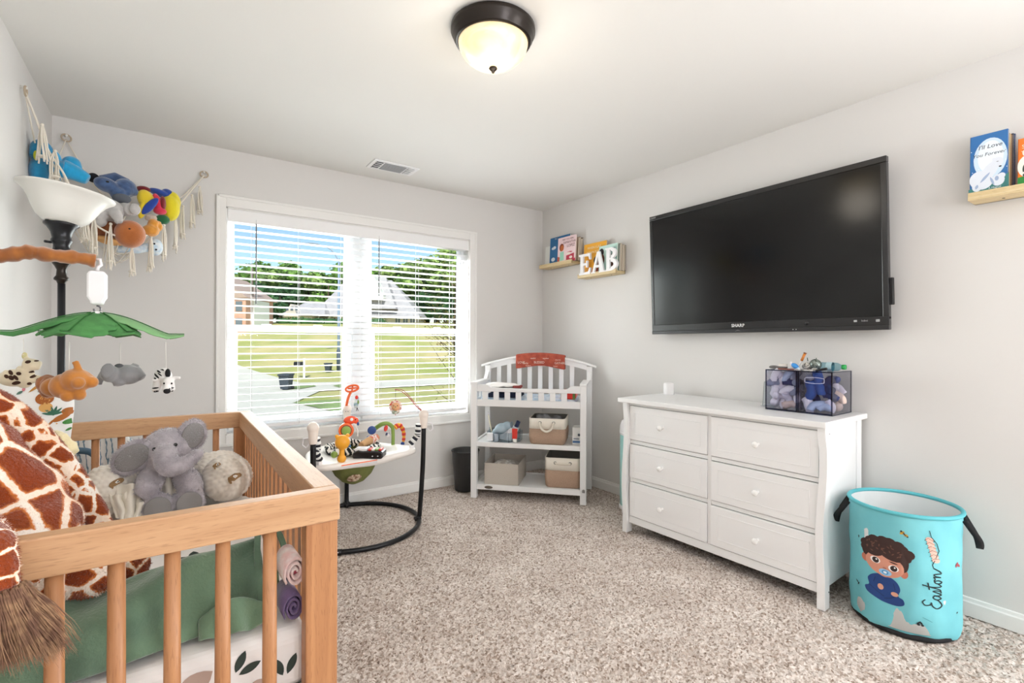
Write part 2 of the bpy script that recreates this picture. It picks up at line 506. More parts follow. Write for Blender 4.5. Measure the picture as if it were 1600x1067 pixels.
w.box2((WX0, YB, -0.01), (WX1, YB + T, WZ0)); w.box2((WX0, YB, WZ1), (WX1, YB + T, H))
struct('wall_back', w, M_wall)
def baseboard(name, a, b, nrm):
    """moulded profile run from a to b; nrm points into the room"""
    a, b, n = Vector((*a, 0)), Vector((*b, 0)), Vector((*nrm, 0))
    prof = [(0, 0), (0.013, 0), (0.013, 0.06), (0.0095, 0.066), (0.0075, 0.078), (0, 0.081)]
    vs = [p + n * d + Vector((0, 0, z)) for p in (a, b) for d, z in prof]
    k = len(prof); fs = [(i, (i + 1) % k, k + (i + 1) % k, k + i) for i in range(k)] + [tuple(range(k)), tuple(range(k, 2 * k))]
    struct(name, G().add(vs, fs), M_trim)
baseboard('baseboard_back', (XL, YB), (XR, YB), (0, -1))
baseboard('baseboard_right', (XR, DY1 + .06), (XR, YB), (-1, 0))
baseboard('baseboard_left', (XL, YF), (XL, YB), (1, 0))

# ---- window: casing, frames, sashes, panes
win = tag(bpy.data.objects.new('window_1', None), kind='structure'); COL.objects.link(win); win.location = (1.2, YB, WZ0)
OX0, OX1, OZ0, OZ1 = 0.248, 2.172, 0.5217, 2.138
def casing(a, b, z0, z1):
    struct('casing', G().box2((a, YB - 0.016, z0), (b, YB + 0.004, z1)), M_trim, win, 0.004)
casing(OX0, WX0 + 0.004, OZ0, OZ1); casing(WX1 - 0.004, OX1, OZ0, OZ1)
casing(WX0 + 0.004, WX1 - 0.004, WZ1 - 0.004, OZ1); casing(WX0 + 0.004, WX1 - 0.004, OZ0, WZ0 + 0.004)
for a, b, z0, z1 in ((OX0 - .004, OX0 + .014, OZ0 - .004, OZ1 + .004), (OX1 - .014, OX1 + .004, OZ0 - .004, OZ1 + .004), (OX0, OX1, OZ1 - .014, OZ1 + .004), (OX0, OX1, OZ0 - .004, OZ0 + .014)):
    struct('casing_bead', G().box2((a, YB - 0.022, z0), (b, YB, z1)), M_trim, win, 0.004)
# reveal boards
for a, b in (((WX0, YB, WZ0), (WX0 + .012, YB + T, WZ1)), ((WX1 - .012, YB, WZ0), (WX1, YB + T, WZ1)), ((WX0, YB, WZ0), (WX1, YB + T, WZ0 + .012)), ((WX0, YB, WZ1 - .012), (WX1, YB + T, WZ1))):
    struct('reveal_board', G().box2(a, b), M_trim, win)
M_glass = glassy('window_glass', '#f4f8f6', ior=1.18)
struct('mullion', G().box2((1.135, YB + .075, WZ0 + .012), (1.245, YB + .13, WZ1 - .012)), M_vinyl, win, .004)
for x0, x1 in ((WX0 + .012, 1.135), (1.245, WX1 - .012)):
    y = YB + 0.085
    f = G()
    f.box2((x0, y, WZ0 + .012), (x0 + .028, y + .045, WZ1 - .012)); f.box2((x1 - .028, y, WZ0 + .012), (x1, y + .045, WZ1 - .012))
    f.box2((x0 + .028, y, WZ0 + .012), (x1 - .028, y + .045, WZ0 + .045)); f.box2((x0 + .028, y, WZ1 - .045), (x1 - .028, y + .045, WZ1 - .012))
    struct('window_frame', f, M_vinyl, win, .002)
    a, b = x0 + .028, x1 - .028; zm = 1.287
    def sash(name, z0, z1, yy, st, rt_, rb):
        s = G()
        s.box2((a, yy, z0), (a + st, yy + .02, z1)); s.box2((b - st, yy, z0), (b, yy + .02, z1))
        s.box2((a + st, yy, z0), (b - st, yy + .02, z0 + rb)); s.box2((a + st, yy, z1 - rt_), (b - st, yy + .02, z1))
        o = struct(name, s, M_vinyl, win, .002)
        struct('pane', G().box2((a + st, yy + .008, z0 + rb), (b - st, yy + .012, z1 - rt_)), M_glass, o)
        return o
    sash('upper_sash', zm - .02, WZ1 - .045, y + .022, .022, .022, .03)
    lo = sash('lower_sash', WZ0 + .045, zm + .022, y - .001, .04, .045, .05)
    for q in (.28, .72):
        xx = a + (b - a) * q
        struct('sash_lock', G().box2((xx - .03, y - .012, zm + .022), (xx + .03, y + .012, zm + .03)), M_vinyl, lo, .003)

# ---- ceiling vent, ceiling light
vent = thing('ceiling_vent', 'white metal ceiling air vent with louvred openings above the window', 'vent', (1.305, 3.36, H))
G().box2((1.14, 3.27, H - .008), (1.47, 3.45, H)).build('face_plate', M_white, vent, bevel=.003)
M_dark = mat('vent_dark', '#6b6d70', 0.8)
G().box2((1.165, 3.292, H - .0105), (1.21, 3.425, H - .007)).build('opening', M_dark, vent)
G().box2((1.225, 3.292, H - .0105), (1.38, 3.425, H - .007)).build('opening', mat('vent_grey', '#a9abad', 0.8), vent)
G().box2((1.395, 3.292, H - .0105), (1.44, 3.425, H - .007)).build('opening', mat('vent_pale', '#d0d1d2', 0.8), vent)
for k in range(4):
    G().box((1.1875, 3.308 + k * .034, H - .012), (.045, .014, .003), (R(30), 0, 0)).build('louvre', M_white, vent)
    G().box((1.4175, 3.308 + k * .034, H - .012), (.045, .022, .003), (R(20), 0, 0)).build('louvre', M_white, vent)
for k in range(9):
    G().box((1.3025, 3.30 + k * .0145, H - .0115), (.155, .009, .002), (R(25), 0, 0)).build('louvre', mat('louvre_grey', '#bfc1c3', 0.5), vent)

LX, LY = 1.047, 1.64
cl = thing('ceiling_light', 'dome ceiling lamp of frosted alabaster glass with dark bronze rim, lit', 'ceiling light', (LX, LY, H))
M_bronze = mat('dark_bronze', '#2b241f', 0.32, metal=0.6, spec=0.6)
G().lathe([(0.0, H), (.160, H), (.166, H - .006), (.166, H - .022), (.158, H - .030), (.158, H - .040), (.150, H - .046), (.150, H - .056), (.142, H - .062), (.136, H - .060), (.136, H - .02), (0, H - .02)], (LX, LY, 0), 56).build('rim', M_bronze, cl)
def lamp_glass():
    m = bpy.data.materials.new('alabaster_glass_lit'); m.use_nodes = True; N = m.node_tree.nodes; L = m.node_tree.links; b = N['Principled BSDF']
    b.inputs['Base Color'].default_value = (*lin('#f3ddb0'), 1); b.inputs['Roughness'].default_value = 0.25
    tc = N.new('ShaderNodeTexCoord'); n = N.new('ShaderNodeTexNoise'); n.inputs['Scale'].default_value = 9; n.inputs['Detail'].default_value = 4; n.inputs['Distortion'].default_value = 1.2
    L.new(tc.outputs['Object'], n.inputs['Vector'])
    cr = N.new('ShaderNodeValToRGB'); cr.color_ramp.elements[0].position = .35; cr.color_ramp.elements[0].color = (*lin('#e2bd78'), 1); cr.color_ramp.elements[1].position = .62; cr.color_ramp.elements[1].color = (*lin('#fdf0d2'), 1)
    L.new(n.outputs['Fac'], cr.inputs[0]); L.new(cr.outputs[0], b.inputs['Emission Color']); b.inputs['Emission Strength'].default_value = 0.5
    return m
gp = [(.137, H - .055)] + [(.137 * math.cos(t), H - .058 - .098 * math.sin(t)) for t in [PI / 2 * i / 14 for i in range(15)]]
gp[-1] = (0.0005, gp[-1][1])
G().lathe(gp, (LX, LY, 0), 56).build('glass_shade', lamp_glass(), cl)
G().lathe([(0.0003, H - .154), (.014, H - .155), (.017, H - .160), (.012, H - .166), (.007, H - .170), (.0055, H - .176), (.0003, H - .179)], (LX, LY, 0), 20).build('finial', M_bronze, cl)
add_light('ceiling_bulb', 'POINT', (LX, LY, H - .26), 3, (1.0, 0.90, 0.76), 0.12)

# ---- blinds
M_slat = mat('blind_white', '#f2f2f2', 0.45, sss=0.0)
def make_blind(x0, x1, label, wand_x, wand_len):
    t = thing('window_blind', label, 'blind', ((x0 + x1) / 2, YB + .03, WZ1 - .01), group=None)
    yc = YB + .034
    G().box2((x0, yc - .026, WZ1 - .06), (x1, yc + .026, WZ1 - .014)).build('head_rail', M_slat, t)
    z = WZ1 - .092; pitch = .0455; zs = []
    sl = None
    while z > WZ0 + .062:
        zs.append(z); z -= pitch
    # one slat profile, shared by all
    prof = [(-.0245, -.0006), (-.012, .0014), (0, .0022), (.012, .0014), (.0245, -.0006)]
    g = G(); vs = []
    for xx in (x0 + .004, x1 - .004):
        vs += [(xx, p[0], p[1] + .0014) for p in prof] + [(xx, p[0], p[1] - .0014) for p in prof[::-1]]
    k = 10; fs = [(i, (i + 1) % k, k + (i + 1) % k, k + i) for i in range(k)] + [tuple(range(k)), tuple(range(k, 2 * k))]
    g.add(vs, fs)
    me = g.mesh('slat'); me.materials.append(M_slat)
    for z in zs:
        o = bpy.data.objects.new('slat', me); COL.objects.link(o); o.parent = t
        o.location = (0 - t.location.x, yc - t.location.y, z - t.location.z); o.rotation_euler = (R(-4 + random.uniform(-1, 1)), 0, 0)
    zb = zs[-1] - .034
    G().box2((x0 + .004, yc - .026, zb - .011), (x1 - .004, yc + .026, zb + .011)).build('bottom_rail', M_slat, t, bevel=.004)
    M_cord = mat('blind_cord', '#d8d8d6', .7)
    for q in (.16, .5, .84):
        x = x0 + (x1 - x0) * q
        for dy in (-.027, .027):
            G().tube([(x, yc + dy, WZ1 - .06), (x, yc + dy, zb)], .0011, 5).build('ladder_cord', M_cord, t)
    G().tube([(wand_x, yc - .036, WZ1 - .065), (wand_x, yc - .036, WZ1 - .065 - wand_len)], .0042, 8).build('tilt_wand', mat('clear_wand', '#77797c', .2), t)
    return t
make_blind(WX0 + .016, 1.186, 'white slatted blind in left half of window beside the lamp', .475, .56)
make_blind(1.192, WX1 - .016, 'white slatted blind in right half of window by changing table', 1.315, .46)
va = G().box2((WX0 + .013, YB - .006, WZ1 - .094), (WX1 - .013, YB + .006, WZ1 - .014)).build('blind_valance', M_slat, bevel=.003)
tag(va, 'long white valance board across the top of both window blinds', 'valance')

# ================================================================ OUTSIDE THE WINDOW
def depth_of(x, y): return x * math.sin(_y) + y * math.cos(_y)
def terr(x, y):
    d = depth_of(x, y); t = min(max((d - 42) / 43, 0), 1)
    return -2.7 + 7.0 * t * t * (3 - 2 * t)
FV = Vector((math.sin(_y), math.cos(_y), 0)); RV = Vector((math.cos(_y), -math.sin(_y), 0))
def fr(d, l, z=None):
    """point at forward distance d and sideways l on the hillside"""
    p = FV * d + RV * l
    return Vector((p.x, p.y, terr(p.x, p.y) if z is None else z))
M_lawn = mat('lawn_grass', '#a2a866', 0.95, var=(0.16, '#c9b98a', 5), bump=(3, .4), spec=.1)
g = G(); nd, nl = 70, 30
vs = []; fs = []
for i in range(nd):
    d = 5 + (150 - 5) * (i / (nd - 1)) ** 1.15
    for j in range(nl):
        vs.append(fr(d, -120 + 160 * j / (nl - 1)))
for i in range(nd - 1):
    for j in range(nl - 1):
        a = i * nl + j; fs.append((a, a + 1, a + nl + 1, a + nl))
g.add(vs, fs, True); o = g.build('lawn', M_lawn); tag(o, kind='structure')
M_conc = mat('concrete_road', '#d9d3c8', 0.9, var=(.5, .08, 4))
def slab(name, pts, m, lift=.06):
    pts = [Vector(p) for p in pts]
    bm = bmesh.new(); bm.faces.new([bm.verts.new((p.x, p.y, 0)) for p in pts]); bmesh.ops.triangulate(bm, faces=bm.faces)
    for _ in range(7):
        es = [e for e in bm.edges if e.calc_length() > 2.5]
        if not es: break
        bmesh.ops.subdivide_edges(bm, edges=es, cuts=1); bmesh.ops.triangulate(bm, faces=bm.faces)
    for v in bm.verts: v.co.z = terr(v.co.x, v.co.y) + lift
    me = bpy.data.meshes.new(name); bm.to_mesh(me); bm.free(); me.materials.append(m)
    o = bpy.data.objects.new(name, me); COL.objects.link(o); tag(o, kind='structure'); return o
slab('road', [(3.812, 63.521, -1.309), (6.120, 60.572, -1.523), (8.509, 51.961, -2.386), (9.711, 47.101, -2.647), (14.256, 45.092, -2.593), (24.887, 41.769, -2.269), (23.092, 38.753, -2.603), (13.155, 39.156, -2.700), (9.454, 39.175, -2.700), (6.400, 32.833, -2.700), (8.331, 24.784, -2.700), (8.910, 20.846, -2.700), (4.034, 16.687, -2.700), (1.019, 16.837, -2.700)], M_conc)
M_isl = mat('island_grass', '#8fa368', .95, var=(.6, .25))
for pts in ([(7.862, 43.880, -2.700), (9.283, 45.022, -2.699), (10.226, 45.036, -2.693), (10.096, 43.116, -2.700), (8.559, 41.505, -2.700), (7.629, 41.544, -2.700)], [(11.401, 42.937, -2.700), (13.144, 44.283, -2.662), (13.704, 43.344, -2.678), (12.852, 40.647, -2.700), (11.379, 40.942, -2.700)], [(6.240, 32.578, -2.700), (7.882, 32.653, -2.700), (10.343, 32.705, -2.700), (8.056, 25.463, -2.700), (7.268, 27.353, -2.700)]):
    slab('grass_patch', pts, M_isl, .10)
M_leafy = []
for i, c in enumerate(('#6d9844', '#8db854', '#adc474', '#47733f')):
    m = mat('foliage_%d' % i, c, .8, var=(.9, '#4c6c34' if i != 3 else '#2c5232', 4)); M_leafy.append(m)
M_bark = mat('bark', '#5a4a3c', .9)
def crown_mesh(seed, blobs, nleaf, size):
    rnd = random.Random(seed); vs = []; fs = []
    for _ in range(nleaf):
        c, r = rnd.choice(blobs)
        d = Vector((rnd.gauss(0, 1), rnd.gauss(0, 1), rnd.gauss(0, 1))).normalized()
        p = Vector(c) + Vector((d.x * r[0], d.y * r[1], d.z * r[2])) * rnd.uniform(.55, 1.05)
        a = Vector((rnd.gauss(0, 1), rnd.gauss(0, 1), rnd.gauss(0, 1))).normalized(); b = a.cross(d).normalized(); a = b.cross(a).normalized()
        s = size * rnd.uniform(.5, 1.2); k = len(vs)
        vs += [p - b * s, p + a * s * .6, p + b * s, p - a * s * .6]; fs.append((k, k + 1, k + 2, k + 3))
    g = G().add(vs, fs)
    for c, r in blobs: g.ell(c, tuple(q * .72 for q in r), nu=10, nv=7)
    return g
KINDS = []
for s in range(3):
    rnd = random.Random(s + 40); bl = []
    for k in range(9):
        bl.append(((rnd.uniform(-2.6, 2.6), rnd.uniform(-2.6, 2.6), rnd.uniform(3.0, 10.5)), (rnd.uniform(1.5, 2.4), rnd.uniform(1.5, 2.4), rnd.uniform(1.3, 2.2))))
    cm = crown_mesh(s, bl, 1500, .42).mesh('crown')
    tm = G().tube([(0, 0, -1), (.1, 0, 4), (0, .1, 9)], [.32, .24, .1], 8).mesh('trunk'); tm.materials.append(M_bark)
    KINDS.append((cm, tm))
def tree(k, d, l, sc, mi, label, group='trees behind the pale house'):
    t = thing('tree', label, 'tree', tuple(fr(d, l)), random.uniform(0, 6), group)
    me = KINDS[k][0].copy(); me.materials.clear(); me.materials.append(M_leafy[mi])
    for nm, m in (('crown', me), ('trunk', KINDS[k][1])):
        o = bpy.data.objects.new(nm, m); COL.objects.link(o); o.parent = t; o.scale = (sc * 1.15, sc * 1.15, sc)
    return t
tl = {0: 'leafy deep green tree in the row beyond the pale house', 1: 'fresh green tree in the row beyond the pale house', 2: 'yellow-green tree in the row beyond the pale house', 3: 'dark evergreen tree in the row beyond the pale house'}
rt_ = random.Random(5)
def lat(px, d): return (px - 800) / 768.91 * d
ORD = 'leftmost second third fourth fifth sixth seventh eighth ninth tenth eleventh twelfth thirteenth fourteenth fifteenth sixteenth seventeenth eighteenth nineteenth twentieth twenty-first twenty-second twenty-third rightmost'.split()
def nth(i, n): return 'leftmost' if i == 0 else 'rightmost' if i == n - 1 else ORD[i] + ' from left'
for i in range(24):
    px = 372 + i * 15.6; d = rt_.uniform(96, 118)
    mi = rt_.choice((0, 1, 1, 2, 2, 3)) if px < 590 else rt_.choice((1, 1, 2, 2, 2))
    tree(i % 3, d, lat(px, d), rt_.uniform(.98, 1.2) * (1.2 if px > 640 else 1.08 if px > 560 else .92 if px < 480 else 1.0), mi, tl[mi].replace(' in the row', ', %s of the tall row' % nth(i, 24)), 'tall trees beyond the house')
for i in range(7):   # darker hedge trees left of the house
    px = 368 + i * 14; d = 91 + rt_.uniform(-1, 2)
    tree(i % 3, d, lat(px, d), .62, 3, 'low dark evergreen left of the pale house, %s of its belt' % nth(i, 7), 'dark belt of evergreens left of the house')
for i in range(6):
    px = 664 + i * 15; d = 92 + rt_.uniform(-1, 2)
    tree(i % 3, d, lat(px, d), .5, 3, 'low dark evergreen right of the pale house, %s of its group' % nth(i, 6), 'dark evergreens right of the house')
# young tree with fine twigs close on the right of the window
yt = thing('young_tree', 'young thin-leaved tree just outside right window pane', 'tree', tuple(fr(15.5, lat(712, 15.5))))
rnd = random.Random(9); b0 = Vector(yt.location); br = G()
br.tube([b0 + Vector((0, 0, -.2)), b0 + Vector((.05, 0, 2)), b0 + Vector((0, .05, 4.5)), b0 + Vector((0, 0, 6.3))], [.06, .05, .035, .012], 7).build('trunk', M_bark, yt)
br = G(); lf_v = []; lf_f = []
for k in range(46):
    z = rnd.uniform(1.2, 6.0); a = rnd.uniform(0, 2 * PI); L = rnd.uniform(.6, 1.5) * (1.15 - abs(z - 3) / 6)
    p = b0 + Vector((0, 0, z)); q = p + Vector((math.cos(a) * L, math.sin(a) * L, L * .8))
    br.tube([p, (p + q) / 2 + Vector((0, 0, -.06)), q], [.014, .009, .003], 5)
    for j in range(26):
        f = p.lerp(q, rnd.uniform(.3, 1.05)) + Vector((rnd.gauss(0, .12), rnd.gauss(0, .12), rnd.gauss(0, .1)))
        d = Vector((rnd.gauss(0, 1), rnd.gauss(0, 1), rnd.gauss(0, .6))).normalized() * .045; e = d.cross(Vector((rnd.random(), rnd.random(), 1))).normalized() * .018
        n = len(lf_v); lf_v += [f - d, f + e, f + d, f - e]; lf_f.append((n, n + 1, n + 2, n + 3))
br.build('branches', M_bark, yt)
G().add(lf_v, lf_f).build('leaves', mat('young_leaves', '#77804a', .7, var=(2, '#a08a50')), yt, kind='stuff')
# ---- the pale house on the hill
M_roof = mat('roof_shingles', '#b6b1b6', .9, var=(1.2, .12, 4)); M_hw = mat('house_brick_pale', '#e2d6cd', .9, var=(1.5, .1)); M_ht = mat('house_trim', '#f4f2ee', .7); M_hg = mat('house_window', '#6d7680', .2)
hs = thing('house', 'pale brick house with broad grey hipped roof across the street', 'house', tuple(fr(86, lat(570, 86))), -_y)
# local frame: x sideways to the right, y away, z up ; one pixel is about 0.112 m
def hx(px): return lat(px, 86) - lat(570, 86)
def hz(py): return 1.2049 + (533.5 - py) * 86 / 768.91 - hs.location.z
zt = hz(496)
def hp(g, name, m, parent=hs): return g.build(name, m, parent, local=True)
hp(G().box2((hx(497), 0, -.6), (hx(650), 9, zt + .3)), 'wall', M_hw)
def hip(x0, x1, y0, y1, z0, xa, xb, ya, z1):
    return G().add([(x0, y0, z0), (x1, y0, z0), (x1, y1, z0), (x0, y1, z0), (xa, ya, z1), (xb, ya, z1)], [(0, 1, 5, 4), (1, 2, 5), (2, 3, 4, 5), (3, 0, 4), (0, 3, 2, 1)])
hp(hip(hx(489), hx(658), -1, 10, zt, hx(527), hx(602), 4.5, hz(434)), 'roof', M_roof)
hp(hip(hx(540), hx(622), -1.6, 6, zt + 1.3, hx(590), hx(596), 2.5, hz(429)), 'roof', M_roof)
# garage wing left
hp(G().box2((hx(454), -3, -.6), (hx(498), 5, zt + .1)), 'wing_wall', M_hw)
hp(hip(hx(450), hx(520), -3.8, 6, zt, hx(472), hx(505), 1, hz(474)), 'wing_roof', M_roof)
def gable(x0, x1, y, z0, xm, z1, dep):
    return G().add([(x0, y, z0), (x1, y, z0), (xm, y, z1), (x0, y + dep, z0), (x1, y + dep, z0), (xm, y + dep, z1)], [(0, 1, 2), (3, 5, 4), (0, 2, 5, 3), (1, 4, 5, 2), (0, 3, 4, 1)])
hp(gable(hx(459), hx(481), -4.0, zt - .2, hx(470), hz(479), 3), 'gable', M_hw)
hp(gable(hx(570), hx(604), -1.9, hz(468), hx(587), hz(432), 4), 'gable', M_ht)
hp(G().box2((hx(571), -1.95, hz(470)), (hx(603), 1, hz(460))), 'gable_board', M_ht)
for px in (463, 470, 477):
    w_ = hp(G().box2((hx(px), -4.06, hz(489)), (hx(px + 4), -3.95, hz(483))), 'window', M_hg)
for px in (505, 522, 540, 556, 618, 630, 641):
    w_ = hp(G().box2((hx(px), -.08, hz(505)), (hx(px + 7), .05, hz(498.5))), 'window', M_hg)
    G().box2((hx(px + 3.2), -.12, hz(505)), (hx(px + 3.8), -.05, hz(498.5))).build('window_bar', M_ht, w_, local=True)
for px in (490, 500, 516, 533, 550):
    hp(G().box2((hx(px), -1.0, -.6), (hx(px + 2.4), -.7, zt)), 'column', M_ht)
hp(G().box2((hx(600), -1.05, hz(498)), (hx(657), -.6, hz(496))), 'gutter', M_ht)
# brick house at the far left
bh = thing('house', 'pinkish brick house at the left edge of the window view', 'house', tuple(fr(70, lat(352, 70))), -_y)
hp(G().box2((-6, 0, -1), (2.9, 8, 4.9)), 'wall', mat('house_brick_pink', '#d9a893', .9, var=(2, .15)), bh)
hp(gable(-6.6, 3.4, -.4, 4.9, -1.6, 8.3, 9), 'roof', mat('roof_brown', '#b59d93', .9), bh)
for z in (.6, 3.0):
    hp(G().box2((1.5, -.1, z), (2.4, .05, z + 1.4)), 'window', M_hg, bh)
hp(G().box2((2.9, 1.5, -1), (3.3, 6, 4.7)), 'corner_board', M_ht, bh)
# hedge line before the house
hd = tag(crown_mesh(77, [((hx_, 0, .3), (1.6, .9, .75)) for hx_ in [k * 1.9 for k in range(9)]], 900, .2).build('hedge', M_leafy[3]), 'low dark hedge in front of the pale house', 'hedge')
hd.location = fr(79, lat(443, 79)); hd.rotation_euler = (0, 0, -_y)
# ---- street furniture
def base(px, py): return None
ml = thing('mailbox', 'dark mailbox on a white post beside the road', 'mailbox', (10.542, 49.752, -2.453))
p = Vector(ml.location); u = RV
M_post = mat('post_white', '#f3f2ee', .6)
G().box(p + Vector((0, 0, .95)), (.17, .17, 1.9)).build('post', M_post, ml)
G().box(p + Vector((0, 0, 1.2)) - u * .12, (.9, .1, .1), (0, 0, -_y)).build('arm', M_post, ml)
G().box(p + Vector((0, 0, 1.92)), (.22, .22, .08)).build('cap', M_post, ml)
mb = [(-.11, 0), (.11, 0), (.11, .16)] + [(.11 * math.cos(t), .16 + .11 * math.sin(t)) for t in [PI * i / 8 for i in range(1, 8)]] + [(-.11, .16)]
G().prism([(a * 1.4, b * 1.4) for a, b in mb], p + Vector((0, 0, 1.26)) - u * .5, FV, (0, 0, 1), .85).build('box', M_black, ml)
def wheelie(loc, label, s):
    t = thing('wheelie_bin', label, 'bin', loc); p = Vector(loc); M_bin = mat('bin_grey', '#3f4650', .6)
    b = []
    for z, w_, d_ in ((.12, .25, .28), (1.0, .33, .38)):
        b += [p + (RV * (sx * w_) + FV * (sy * d_) + Vector((0, 0, z))) * s for sx, sy in ((-1, -1), (1, -1), (1, 1), (-1, 1))]
    G().add(b, [(0, 1, 2, 3), (4, 5, 6, 7), (0, 1, 5, 4), (1, 2, 6, 5), (2, 3, 7, 6), (3, 0, 4, 7)]).build('body', M_bin, t)
    G().box(p + Vector((0, 0, 1.04)) * s, (.74 * s, .86 * s, .09 * s), (0, 0, -_y)).build('lid', M_bin, t, bevel=.02)
    for k in (-1, 1):
        q = p + (RV * (.3 * k) + FV * .33 + Vector((0, 0, .13))) * s
        G().tube([q - RV * .04 * s, q + RV * .04 * s], .13 * s, 12).build('wheel', M_black, t)
    G().box(p + (Vector((0, 0, 1.0)) + RV * .02 - FV * .42) * s, (.8 * s, .05 * s, .05 * s), (0, 0, -_y)).build('handle', M_bin, t)
wheelie((7.496, 41.575, -2.700), 'grey wheeled bin standing on the concrete cul-de-sac', 1.2)
wheelie((13.304, 51.789, -2.048), 'small dark wheeled bin on the lawn near the lamp post', .9)
sl = thing('street_lamp', 'tall blue-grey street lamp pole with curved arm', 'street lamp', (14.342, 51.858, -1.948)); p = Vector(sl.location)
M_pole = mat('pole_blue', '#8fa0b8', .5)
G().tube([p, p + Vector((0, 0, 11.6))], [.16, .1], 10).build('pole', M_pole, sl)
G().tube([p + Vector((0, 0, 0)), p + Vector((0, 0, 2.2))], .2, 10).build('base_sleeve', mat('pole_base', '#4a5560', .6), sl)
top = p + Vector((0, 0, 11.6))
G().tube(crom([top - Vector((0, 0, .3)), top + Vector((0, 0, .9)) - RV * .8, top + Vector((0, 0, 1.5)) - RV * 2.2, top + Vector((0, 0, 1.6)) - RV * 3.2]), .06, 8).build('arm', M_pole, sl)
G().ell(top + Vector((0, 0, 1.55)) - RV * 3.5, (.45, .25, .12)).build('lamp_head', M_pole, sl)
up_ = thing('utility_pole', 'brown wooden utility pole in front of the evergreens', 'pole', tuple(fr(72, lat(394, 72)))); p = Vector(up_.location)
G().tube([p, p + Vector((0, 0, 9))], [.17, .13], 10).build('pole', M_bark, up_)
G().box(p + Vector((0, 0, 8.2)), (1.8, .1, .12), (0, 0, -_y)).build('crossarm', M_bark, up_)

# ================================================================ CRIB
WX = wood('beech_along_x', '#cda37b', '#bb8f68', 'x'); WY = wood('beech_along_y', '#cda37b', '#bb8f68', 'y'); WZ = wood('beech_upright_shaded', '#bd885c', '#a57048', 'z')  # uprights darker: the weaker light on their faces is put into the colour
CX0, CX1, CY0, CY1, CT = -0.478, 0.298, 1.062, 2.47, 0.892
crib = thing('crib', 'light beech wooden baby crib with slatted sides in the left foreground', 'crib', ((CX0 + CX1) / 2, (CY0 + CY1) / 2, 0))
RH = 0.066
def cpart(name, a, b, m, bev=.003): return G().box2(a, b).build(name, m, crib, bevel=bev)
# legs
for x0 in (CX0 + .006, CX1 - .067):
    for y0 in (CY0 + .006, CY1 - .046):
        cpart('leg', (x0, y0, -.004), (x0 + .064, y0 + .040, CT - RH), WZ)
for y0 in (CY0, CY1 - .034):
    cpart('end_rail', (CX0, y0, CT - RH), (CX1, y0 + .034, CT), WX)
    cpart('end_bottom_rail', (CX0 + .07, y0 + .008, .20), (CX1 - .07, y0 + .030, .27), WX)
for x0 in (CX0, CX1 - .046):
    cpart('side_rail', (x0, CY0 + .034, CT - RH), (x0 + .046, CY1 - .034, CT), WY)
    cpart('side_bottom_rail', (x0 + .010, CY0 + .046, .20), (x0 + .036, CY1 - .046, .27), WY)
xs = [-.388, -.309, -.230, -.152, -.073, .006, .085, .166]
for yc in (CY0 + .019, CY1 - .017):
    for x in xs:
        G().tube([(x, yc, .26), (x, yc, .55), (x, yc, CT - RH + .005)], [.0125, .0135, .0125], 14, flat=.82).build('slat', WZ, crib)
ym = [CY0 + .046 + .058 + k * .0725 for k in range(18)]
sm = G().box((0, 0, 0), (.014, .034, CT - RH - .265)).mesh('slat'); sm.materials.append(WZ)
for xc in (CX0 + .023, CX1 - .023):
    for y in ym:
        o = bpy.data.objects.new('slat', sm); COL.objects.link(o); o.parent = crib
        o.location = (xc - crib.location.x, y - crib.location.y, (CT - RH + .265) / 2)
M_bolt = mat('bolt_cap', '#f4f4f2', .3)
for y, z in ((CY1 - .06, .745), (CY1 - .10, .705), (CY1 - .06, .60)):
    G().tube([(CX1 - .0725, y, z), (CX1 - .077, y, z)], .007, 12).build('bolt_cap', M_bolt, crib)
# mattress with leaf-print sheet
MT = 0.598
M_sheet = mat('sheet_cotton', '#efece9', .85, bump=(55, .15))
mtr = thing('crib_mattress', 'crib mattress in a white fitted sheet printed with dark leaves', 'mattress', ((CX0 + CX1) / 2, 1.766, MT - .13))
mx0, mx1, my0, my1 = CX0 + .052, CX1 - .052, CY0 + .050, CY1 - .050
G().box2((mx0, my0, MT - .13), (mx1, my1, MT)).build('sheet', M_sheet, mtr, bevel=.028, seg=5)
G().box2((mx0 - .012, my0 - .004, MT - .155), (mx1 + .012, my1 + .004, MT - .135)).build('spring_base', mat('spring_base', '#8b8b8b', .6), mtr)
M_leafp = mat('print_leaf', '#35403a', .9); M_blushp = mat('print_blush', '#b79f92', .9)
lf = G()
rnd = random.Random(4)
def flat_leaf(x, y, L, w_, a):
    p = leaf2(x, y, L, w_, a); lf.add([(q[0], q[1], MT + .0008) for q in p], [tuple(range(len(p)))])
for (x, y, a) in ((.15, 1.30, 1.0), (.06, 1.62, 2.1), (-.05, 1.5, .4), (.17, 1.75, 2.6), (-.12, 1.72, 1.2), (.05, 2.0, .3), (-.25, 2.1, 1.9), (.12, 2.25, .8)):
    for da in (-.5, .45): flat_leaf(x + .03 * math.cos(a + da), y + .03 * math.sin(a + da), .06, .013, a + da)
    flat_leaf(x - .025 * math.cos(a), y - .025 * math.sin(a), .07, .002, a)
lf.build('leaf_print', M_leafp, mtr, kind='stuff')
